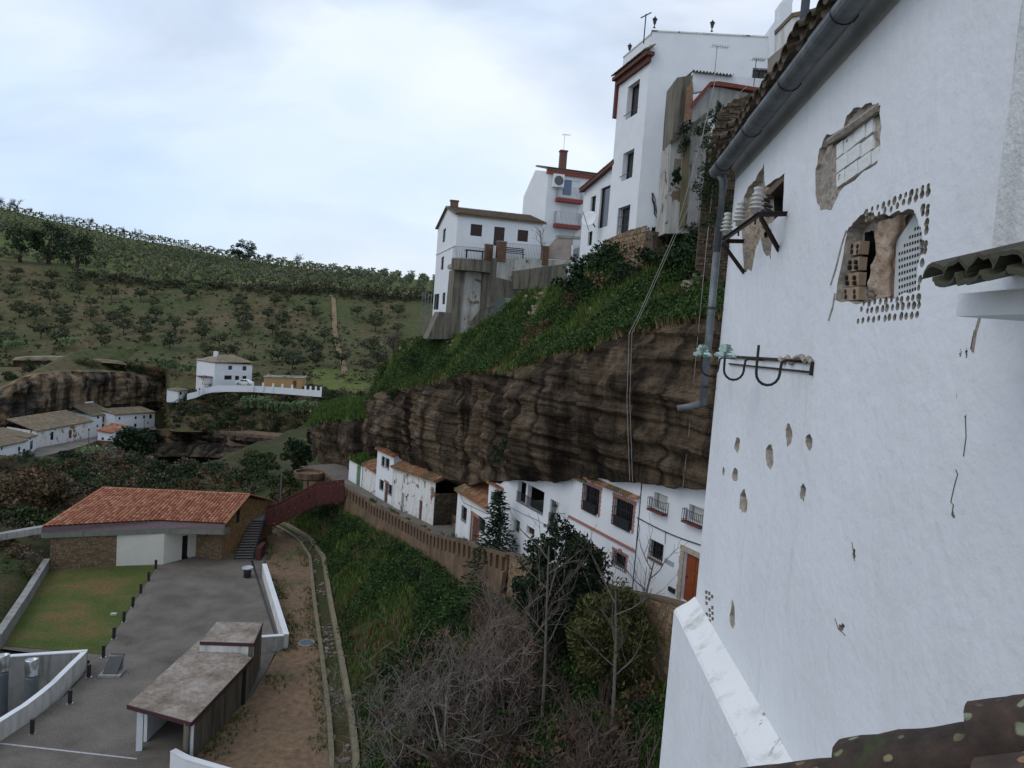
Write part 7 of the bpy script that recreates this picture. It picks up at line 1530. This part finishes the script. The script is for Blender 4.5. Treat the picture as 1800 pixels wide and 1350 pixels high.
for args in (('brown_tree', 15, 868, 80, 5, (4.4, 4, 3.0), 60, 70, .26, BROWNL, 'rusty brown dense tree at the left edge beyond the lawn wall'), ('brown_tree', 70, 862, 86, 5, (3.8, 3.6, 3.0), 50, 70, .26, BROWNL, 'rusty brown tree just left of the orange roof'), ('brown_tree', 30, 915, 75, 4, (3.4, 3, 1.8), 40, 60, .24, SHRUB, 'dark olive green bush tree above the coping beam'), ('leafy_tree', 130, 835, 112, 5, (4, 3.6, 3.4), 50, 60, .3, EVERG, 'dark leafy tree behind the left end of the orange roof'), ('leafy_tree', 180, 815, 122, 5, (4.4, 4, 3.2), 56, 60, .34, CACTUS, 'pale leafy tree below the far street edge'), ('leafy_tree', 235, 775, 148, 5, (4.6, 4, 3.0), 56, 60, .36, EVERG, 'dark leafy tree right of the lone white hut'), ('leafy_tree', 115, 818, 124, 4, (4, 4, 2.6), 46, 60, .34, EVERG, 'dark leafy tree just below the far street wall'),
    ('grey_tree', 205, 822, 116, 5, (4.8, 4, 3.4), 60, 60, .22, PURPL, 'grey purple leafless tree behind the ridge of the orange roof'), ('grey_tree', 250, 830, 114, 5, (3.8, 3.5, 2.6), 46, 60, .22, PURPL, 'smaller grey purple leafless tree right of its taller neighbour'), ('grey_tree', 330, 822, 118, 4, (2.6, 2.4, 1.8), 30, 50, .22, PURPL, 'small grey tree beside the bright grass patch'), ('leafy_tree', 470, 840, 104, 4, (2.6, 2.6, 2.4), 36, 60, .24, SHRUB, 'grey green bush tree left of the footbridge'), ('leafy_tree', 525, 800, 106, 4, (2.6, 2.4, 2.8), 40, 60, .24, EVERG, 'dark evergreen tree under the rock knoll near the lookout'), ('leafy_tree', 455, 815, 118, 4, (3.2, 2.8, 2.4), 40, 60, .26, SHRUB, 'grey green bush tree in the middle of the valley floor'), ('leafy_tree', 500, 845, 98, 4, (2.2, 2.2, 1.6), 30, 60, .22, SHRUB, 'low green bush tree next to the footbridge railing'),
    ('grey_tree', 700, 610, 86, 4, (2.2, 2.2, 1.8), 22, 45, .13, PURPL, 'brown leafless tree at the cliff end below the lattice masts')): mid_tree(*args, grp=TG if args[2] > 640 else None)
for i in range(120):
    px, py = vr.uniform(-30, 560), vr.uniform(785, 850); p = ground_hit(px, py, 84, 205)
    if p.y < 90 or street_off(p.x, p.y)[0] > -2.5: continue
    if 340 < px < 435 and 825 < py: continue
    shrub(vr.choice(['green', 'dark', 'brown', 'green', 'bare']), Vector((p.x, p.y, ground_z(p.x, p.y)-.1)), vr.uniform(.7, 1.5), 'in the wild valley behind the stone building', 'bushes in the valley')
for i in range(26):
    y = vr.uniform(42, 85); x = interp(y, LW_Y, LW_X)-vr.uniform(1.5, 16); shrub(vr.choice(['brown', 'green', 'bare', 'brown']), Vector((x, y, ground_z(x, y)-.1)), vr.uniform(.6, 1.3), 'on the earth bank left of the lawn wall', 'bushes on the left bank')
# ---- wild scrub covering the valley floor behind the building
VB = MB()
for i in range(900):
    px = vr.uniform(-40, 575); py = vr.uniform(interp(px, [-40, 60, 90, 170, 280, 300], [850, 838, 820, 806, 790, 776]), 880); p = ground_hit(px, py, 84, 205)
    if p.y < 90 or street_off(p.x, p.y)[0] > -2.2 or (p.x < -50 and in_poly2(p.x, p.y, [(q.x, q.y) for q in sp])): continue
    if n2(p.x, p.y, .05, 33) > .12 and vr.random() < .9: continue
    s = vr.uniform(.5, 1.3); VB.m = vr.choice([0, 0, 1, 2, 3]); crown(VB, Vector((p.x, p.y, ground_z(p.x, p.y)+s*.4)), (1.5*s, 1.3*s, s), 8, 14, .2, .45, vr, .3)
for i in range(520):
    px = vr.uniform(285, 660); p = hill_point(px, vr.uniform(.02, 1.15)); s = vr.uniform(.5, 1.4); VB.m = vr.choice([0, 1, 1, 2, 3]); crown(VB, p+Vector((0, -.3, s*.4)), (1.4*s, 1.2*s, s), 7, 12, .22, .45, vr, .3)
for i in range(240):
    y = vr.uniform(44, 96); x = interp(y, LW_Y, LW_X)-vr.uniform(.8, 22); s = vr.uniform(.4, 1.0); VB.m = vr.choice([0, 2, 2, 3]); crown(VB, Vector((x, y, ground_z(x, y)+s*.4)), (1.4*s, 1.2*s, s), 8, 14, .14, .45, vr, .3)
VB.build('undergrowth', [SHRUB, EVERG, BROWNL, PURPL], kind='stuff')
# ---- grass and weeds
def tufts(name, pts, mats, h, blades=5, w=.025, lean=.45):
    m = MB()
    for p, nr, s in pts:
        m.m = vr.randrange(len(mats)) if len(mats) > 1 and vr.random() < .35 else 0
        for b in range(blades):
            a = vr.uniform(0, 6.28); d = Vector((cos(a), sin(a), 0)); q = p+d*vr.uniform(0, .18)*s; hh = h*s*vr.uniform(.5, 1.2); t = q+Vector((vr.uniform(-lean, lean), vr.uniform(-lean, lean), 1))*hh+nr*.25*hh; sd = Vector((-d.y, d.x, 0))*w*s
            m.v += [tuple(q-sd), tuple(q+sd), tuple(t)]; k = len(m.v); m.f.append((k-3, k-2, k-1)); m.mi.append(m.m)
    m.build(name, mats, kind='stuff')
UPV = Vector((0, 0, 1))
def slope_pts(n, f):
    out = []
    while len(out) < n:
        y = vr.uniform(22, 92); c, w = interp(y, CH_Y, CH_X)+1.9, interp(y, WALL_Y, WALL_X)-.2; x = vr.uniform(c, w)
        if not f(x, y): continue
        out.append((Vector((x, y, ground_z(x, y)-.04)), UPV, vr.uniform(.6, 1.4)))
    return out
tufts('grass', slope_pts(17000, lambda x, y: n2(x, y, .25, 4) > -.42), [BLADE, BLADE_DARK, BLADE_DRY], .34, 5, .035)
tufts('dry_grass', slope_pts(3500, lambda x, y: n2(x, y, .2, 8) > .1), [BLADE_DRY, BROWNL], .5, 5, .02)
def leafy(name, pts, mat, leaf, n):
    m = MB()
    for p, nr, s in pts:
        for k in range(n): card(m, p+nr*.1*s+Vector((vr.uniform(-.35, .35)*s, vr.uniform(-.35, .35)*s, vr.uniform(0, .4)*s)), leaf*vr.uniform(.6, 1.3), vr, .6)
    m.build(name, mat, kind='stuff')
leafy('weeds', slope_pts(8000, lambda x, y: n2(x, y, .18, 12) > .0 and y < 84), BLADE_DARK, .085, 10)
# grass strip along path and plaza edge, stray tufts on the dirt
pp = []
for i in range(3200):
    y = vr.uniform(38, 84); e = interp(y, CH_Y, CH_X); l = interp(y, [38, 46, 55.4, 70.9, 84], [-16.3, -15.1, -15.8, -22.7, -27.5]); x = (l+abs(vr.gauss(0, .7))) if vr.random() < .6 else (e-abs(vr.gauss(0, .5)))
    if n2(x, y, .3, 5) > -.1: pp.append((Vector((x, y, .01)), UPV, vr.uniform(.3, .8)))
tufts('path_grass', pp, [BLADE, BLADE_DRY], .25, 5, .03)
# cliff top turf
def cliff_pts(P, r0, r1, n, f=lambda p: True):
    out = []; k = 0
    while len(out) < n and k < n*6:
        k += 1; i = vr.randrange(len(P)-1); j = vr.randrange(r0, min(r1, len(P[0])-2)); a, b, c, d = P[i][j], P[i+1][j], P[i+1][j+1], P[i][j+1]; u, v = vr.random(), vr.random(); p = a.lerp(b, u).lerp(d.lerp(c, u), v)
        if proj(p)[0] > 1430 or not f(p): continue
        nr = (b-a).cross(d-a)
        if nr.length < 1e-6: continue
        nr.normalize(); nr = nr if nr.z > 0 else -nr; out.append((p, nr, vr.uniform(.6, 1.4)))
    return out
tufts('grass', cliff_pts(CLIFF_P, CLIFF_R5-1, CLIFF_R5+29, 28000, lambda p: n2(p.x, p.y, .25, 4) > -.22), [BLADE, BLADE_DARK, BLADE_DRY], .36, 5, .035)
leafy('weeds', cliff_pts(CLIFF_P, CLIFF_R5-1, CLIFF_R5+26, 10500, lambda p: n2(p.x, p.y, .2, 14) > -.05), BLADE_DARK, .085, 10)
tufts('dry_grass', cliff_pts(CLIFF_P, CLIFF_R5-4, CLIFF_R5+8, 1100), [BLADE_DRY, BLADE], .4, 5, .025)
tufts('grass', cliff_pts(KNOLL_P, 27, 42, 2500), [BLADE, BLADE_DARK], .45, 5, .05)
st = cliff_pts(CLIFF_P, CLIFF_R5, CLIFF_R5+27, 520, lambda p: n2(p.x, p.y, .3, 19) > .05); m = MB()
for p, nr, s in st: m.box(p+nr*.03, (.3*s, .22*s, .16*s), vr.uniform(0, 3))
m.build('rubble', simple('slope_stones', srgb(150, 136, 118), .95, .3, 4, isl=.4), kind='stuff')
# dark bushes hanging under the tower and along the old walls
CB = 'bushes at the foot of the cliff houses'
for px, py, off, s, k in ((1010, 500, 5.0, 1.3, 'dark'), (1030, 480, 5.2, 1.4, 'dark'), (1060, 470, 5.2, 1.3, 'dark'), (1090, 455, 5.2, 1.2, 'dark'), (1120, 440, 5.4, 1.1, 'dark'), (1150, 430, 5.6, 1.2, 'dark'), (1180, 425, 5.6, 1.2, 'dark'), (1210, 420, 5.6, 1.3, 'dark'), (1240, 430, 5.2, 1.3, 'dark'), (1045, 520, 4.2, 1.1, 'dark'), (1075, 500, 4.2, 1.2, 'brown'), (1110, 490, 4.2, 1.2, 'dark'), (1150, 480, 4.4, 1.3, 'dark'), (1190, 470, 4.4, 1.3, 'dark'), (1230, 470, 4.2, 1.3, 'dark'), (1255, 500, 3.4, 1.2, 'weed'), (1015, 535, 3.8, .9, 'brown'), (950, 580, 2.2, .9, 'brown'), (930, 600, 1.8, .8, 'brown'), (1200, 520, 3.0, 1.0, 'weed'), (1130, 530, 3.0, 1.0, 'weed'), (880, 600, 2.8, .9, 'weed'), (840, 620, 2.0, .9, 'weed'), (780, 640, 1.6, .9, 'weed'), (735, 640, 1.8, .8, 'weed')):
    p = street_hit(px, py, off); b = shrub(k, p-Vector((0, 0, .5)), (s*1.1, s, s*.9), 'growing at the foot of the cliff house walls' if py < 520 else 'on the green slope above the rock', CB if py < 520 else 'bushes on the green slope')
IVL = {(1245, 330): 'dark ivy patch left of the downpipe top', (1250, 280): 'dark ivy patch just under the gutter end', (1205, 240): 'small dark ivy tuft on the derelict ledge', (1235, 235): 'dark ivy tuft right of the ledge tuft', (1262, 200): 'highest dark ivy tuft below the red verge', (1190, 310): 'dark tuft under the blocked window', (1262, 380): 'lowest dark ivy patch behind the downpipe'}
for px, py, Y, s in ((1245, 330, 35.5, .9), (1250, 280, 35.5, .8), (1205, 240, 42.5, .7), (1235, 235, 42, .7), (1262, 200, 40, .5), (1190, 310, 42.5, .4), (1262, 380, 35, 1.0)): iv = MB(); c_ = at_y(px, py, Y); crown(iv, c_, (s*.8, s*.5, s*1.3), 16, 60, .06, .42, vr, .3); tag(iv.build('ivy', EVERG), IVL[(px, py)]+' on the old walls beyond the gutter', 'ivy', 'ivy on the old walls')
for px, py, off, s in ((885, 800, -.5, .7), (880, 815, -.3, .6), (722, 640, .6, .8), (690, 700, .3, .6)): shrub('dark', street_hit(px, py, off), s, 'hanging on the face of the rock overhang', 'plants on the rock face')
# ---- planting between the slope and the cave street
def fir():
    b = street_frame(19.2, -2.9); b.z = ground_z(b.x, b.y); t = at_y(877, 860, b.y); b.x = at_y(872, 1000, b.y).x; H = t.z-b.z; r = thing('fir_tree', b, 'slim dark green fir tree in front of the loggia house', 'tree'); m = MB(); m.tube([b, b+Vector((.1, 0, H*.6)), Vector((t.x, t.y, t.z-.2))], [.16, .1, .02], 6); m.build('trunk', BARK_DARK, r); m = MB()
    n = 17
    for i in range(n):
        f = .18+.82*i/n; z = b.z+H*f; R = (1-f)**.85*2.5+.1
        for k in range(11):
            a = k*.571+i*1.9+vr.uniform(-.2, .2); rr = R*vr.uniform(.7, 1.15); c = b.lerp(Vector((t.x, t.y, b.z)), f); e = Vector((c.x+cos(a)*rr, c.y+sin(a)*rr, z-rr*.18+.1)); s0 = Vector((c.x, c.y, z))
            nj = int(8+22*(1-f))
            for j in range(nj): q = s0.lerp(e, (j+.5)/nj)+Vector((0, 0, .12*sin(pi*j/nj))); card(m, q+rvec()*.16, .19*vr.uniform(.7, 1.2), vr, .28, (e-s0).normalized()+rvec()*.7)
    m.build('crown', FIRL, r)
fir()
def big_bush(name, px, py, Y, rad, clumps, per, leaf, mat, label, asp=.45, trunk=True):
    c = at_y(px, py, Y); b = Vector((c.x, c.y, ground_z(c.x, c.y))); r = thing(name, b, label, 'tree'); m = MB()
    for k in range(5): a = k*1.26; m.tube([b+Vector((cos(a)*.15, sin(a)*.15, -.4)), b.lerp(c, .6)+Vector((cos(a)*rad[0]*.2, sin(a)*rad[1]*.2, 0)), c+Vector((cos(a)*rad[0]*.55, sin(a)*rad[1]*.5, rad[2]*.2))], [.13, .09, .03], 6)
    m.build('trunk', BARK_DARK, r); m = MB(); crown(m, c, rad, clumps, per, leaf, .26, vr, .5, asp); m.build('crown', mat, r)
big_bush('evergreen_tree', 985, 1022, 35.5, (2.3, 2.0, 2.8), 115, 95, .15, leaf_mat('glossy_dark_leaf', srgb(40, 54, 36), .5), 'dark glossy evergreen tree in front of the red trimmed house', .4)
big_bush('conifer', 1075, 1108, 31.5, (1.9, 1.6, 2.3), 100, 110, .12, GOLDL, 'golden olive conifer below the barred window', .3)
for px, py, Y, rr in ((930, 965, 39, .7), (1030, 965, 36, .6)): pass
def bare_bush(px, py, Y, H, stems, label, depth=4, rad=.09, spread=.75, mat=None, seed=1, up=.22, wide=.9):
    g = at_y(px, py, Y); b = Vector((g.x, g.y, ground_z(g.x, g.y)-.1)); rr = random.Random(seed); r = thing('bare_bush', b, label, 'bush', 'bare grey bushes on the near slope')
    for i in range(stems):
        a = 2*pi*i/stems+rr.uniform(-.3, .3); m = MB(); branches(m, b+Vector((cos(a)*.2, sin(a)*.2, 0)), (cos(a)*wide*rr.uniform(.3, 1.1), sin(a)*wide*rr.uniform(.3, 1.1), 1), H*.42*rr.uniform(.8, 1.15), rad*rr.uniform(.7, 1.1), depth, rr, spread, up, (2, 3) if depth > 4 else (2, 4), 4, .008); m.build('branch', mat or TWIG, r)
bare_bush(800, 1290, 33.5, 8.2, 9, 'biggest bare grey bush spreading over the near slope', 5, .075, .8, seed=3, wide=1.1)
bare_bush(715, 1240, 36, 5.6, 8, 'bare grey bush leaning over the channel edge', 5, .07, .85, seed=5, wide=1.1)
bare_bush(900, 1180, 34.5, 6.6, 8, 'bare reddish bush under the dark evergreen tree', 5, .07, .7, seed=7, mat=simple('reddish_twig', srgb(132, 112, 102), .95, .3, 5))
bare_bush(660, 1345, 34, 3.4, 6, 'low bare bush at the bottom edge beside the channel', 4, .05, .9, seed=9, wide=1.2)
bare_bush(1030, 1290, 27.5, 3.8, 6, 'bare reddish bush at the bottom beside the white house', 4, .05, .8, seed=11, mat=simple('reddish_twig_dark', srgb(98, 76, 68), .95, .3, 5), wide=1.1)
bare_bush(860, 1060, 41, 4.2, 6, 'bare reddish bush against the retaining wall below the fir', 4, .05, .7, seed=13, mat=simple('russet_twig', srgb(104, 74, 62), .95, .3, 5))
for i in range(44):
    y = vr.uniform(25, 42); c, w = interp(y, CH_Y, CH_X)+2.2, interp(y, WALL_Y, WALL_X)-.8; x = lerp(c, w, vr.uniform(.1, .9)); put('bush', BARE_S[i % 3], Vector((x, y, ground_z(x, y)-.2)), vr.uniform(1.0, 1.9), label='dark brown twiggy bush in the bare thicket of the near slope', cat='bush', group='twiggy bushes of the near thicket')
def fig(px, py, Y, top, label, seed, onwall=False):
    g = at_y(px, py, Y); b = g if onwall else Vector((g.x, g.y, ground_z(g.x, g.y)-.2)); t = at_y(top[0], top[1], Y); rr = random.Random(seed); r = thing('bare_tree', b, label, 'tree'); m = MB(); k = [b, b.lerp(t, .35)+rvec(rr)*.12, b.lerp(t, .7)+rvec(rr)*.12, t]; m.tube(k, [.09, .075, .055, .03], 7); m.build('trunk', BARK, r)
    for i in range(7):
        f = .45+.08*i; p = k[0].lerp(k[3], f); a = i*2.4+rr.random(); m = MB(); branches(m, p, (cos(a), sin(a)*.6, .75), (t-b).length*.24, .035, 2, rr, .6, .25, (2, 3), 4, .008); m.build('branch', BARK, r)
fig(960, 1180, 32.5, (965, 960), 'slender pale bare tree rising in front of the dark evergreen', 31)
fig(1085, 1190, 29.5, (1082, 1040), 'pale bare fig tree with crooked limbs in front of the golden conifer', 37)
fig(1090, 1130, 32.5, (1150, 985), 'bare sapling beside the barred window wall', 41)
fig(953, 455, 76.6, (950, 405), 'small bare tree on the terrace of the cliff house', 43, True)
NB = MB()
for i in range(150):
    y = vr.uniform(23, 46); c, w = interp(y, CH_Y, CH_X)+2.5, interp(y, WALL_Y, WALL_X)-.3; x = lerp(c, w, vr.uniform(.12, .98)); p = Vector((x, y, ground_z(x, y)-.15)); s = vr.uniform(.5, 1.1); NB.m = vr.choice([0, 0, 1, 2, 2]); crown(NB, p+Vector((0, 0, s*.6)), (1.3*s, 1.3*s, s), 14, 24, .11, .42, vr, .3)
for i in range(110):
    s = vr.uniform(2, 62); p = street_frame(s, -3.0-abs(vr.gauss(0, 1.1))); p.z = ground_z(p.x, p.y)-.2; k = vr.uniform(.45, .95); NB.m = vr.choice([0, 1, 1]); crown(NB, p+Vector((0, 0, k*.6)), (1.3*k, 1.3*k, k), 14, 22, .11, .42, vr, .3)
NB.build('undergrowth', [EVERG, BLADE_DARK, BROWNL], kind='stuff')
for i in range(14):
    s = vr.uniform(20, 50); p = street_frame(s, -1.75); p.z = street_z(s)+.1; shrub('weed', p, vr.uniform(.2, .4), 'on the verge of the cave street', 'weeds on the street verge')
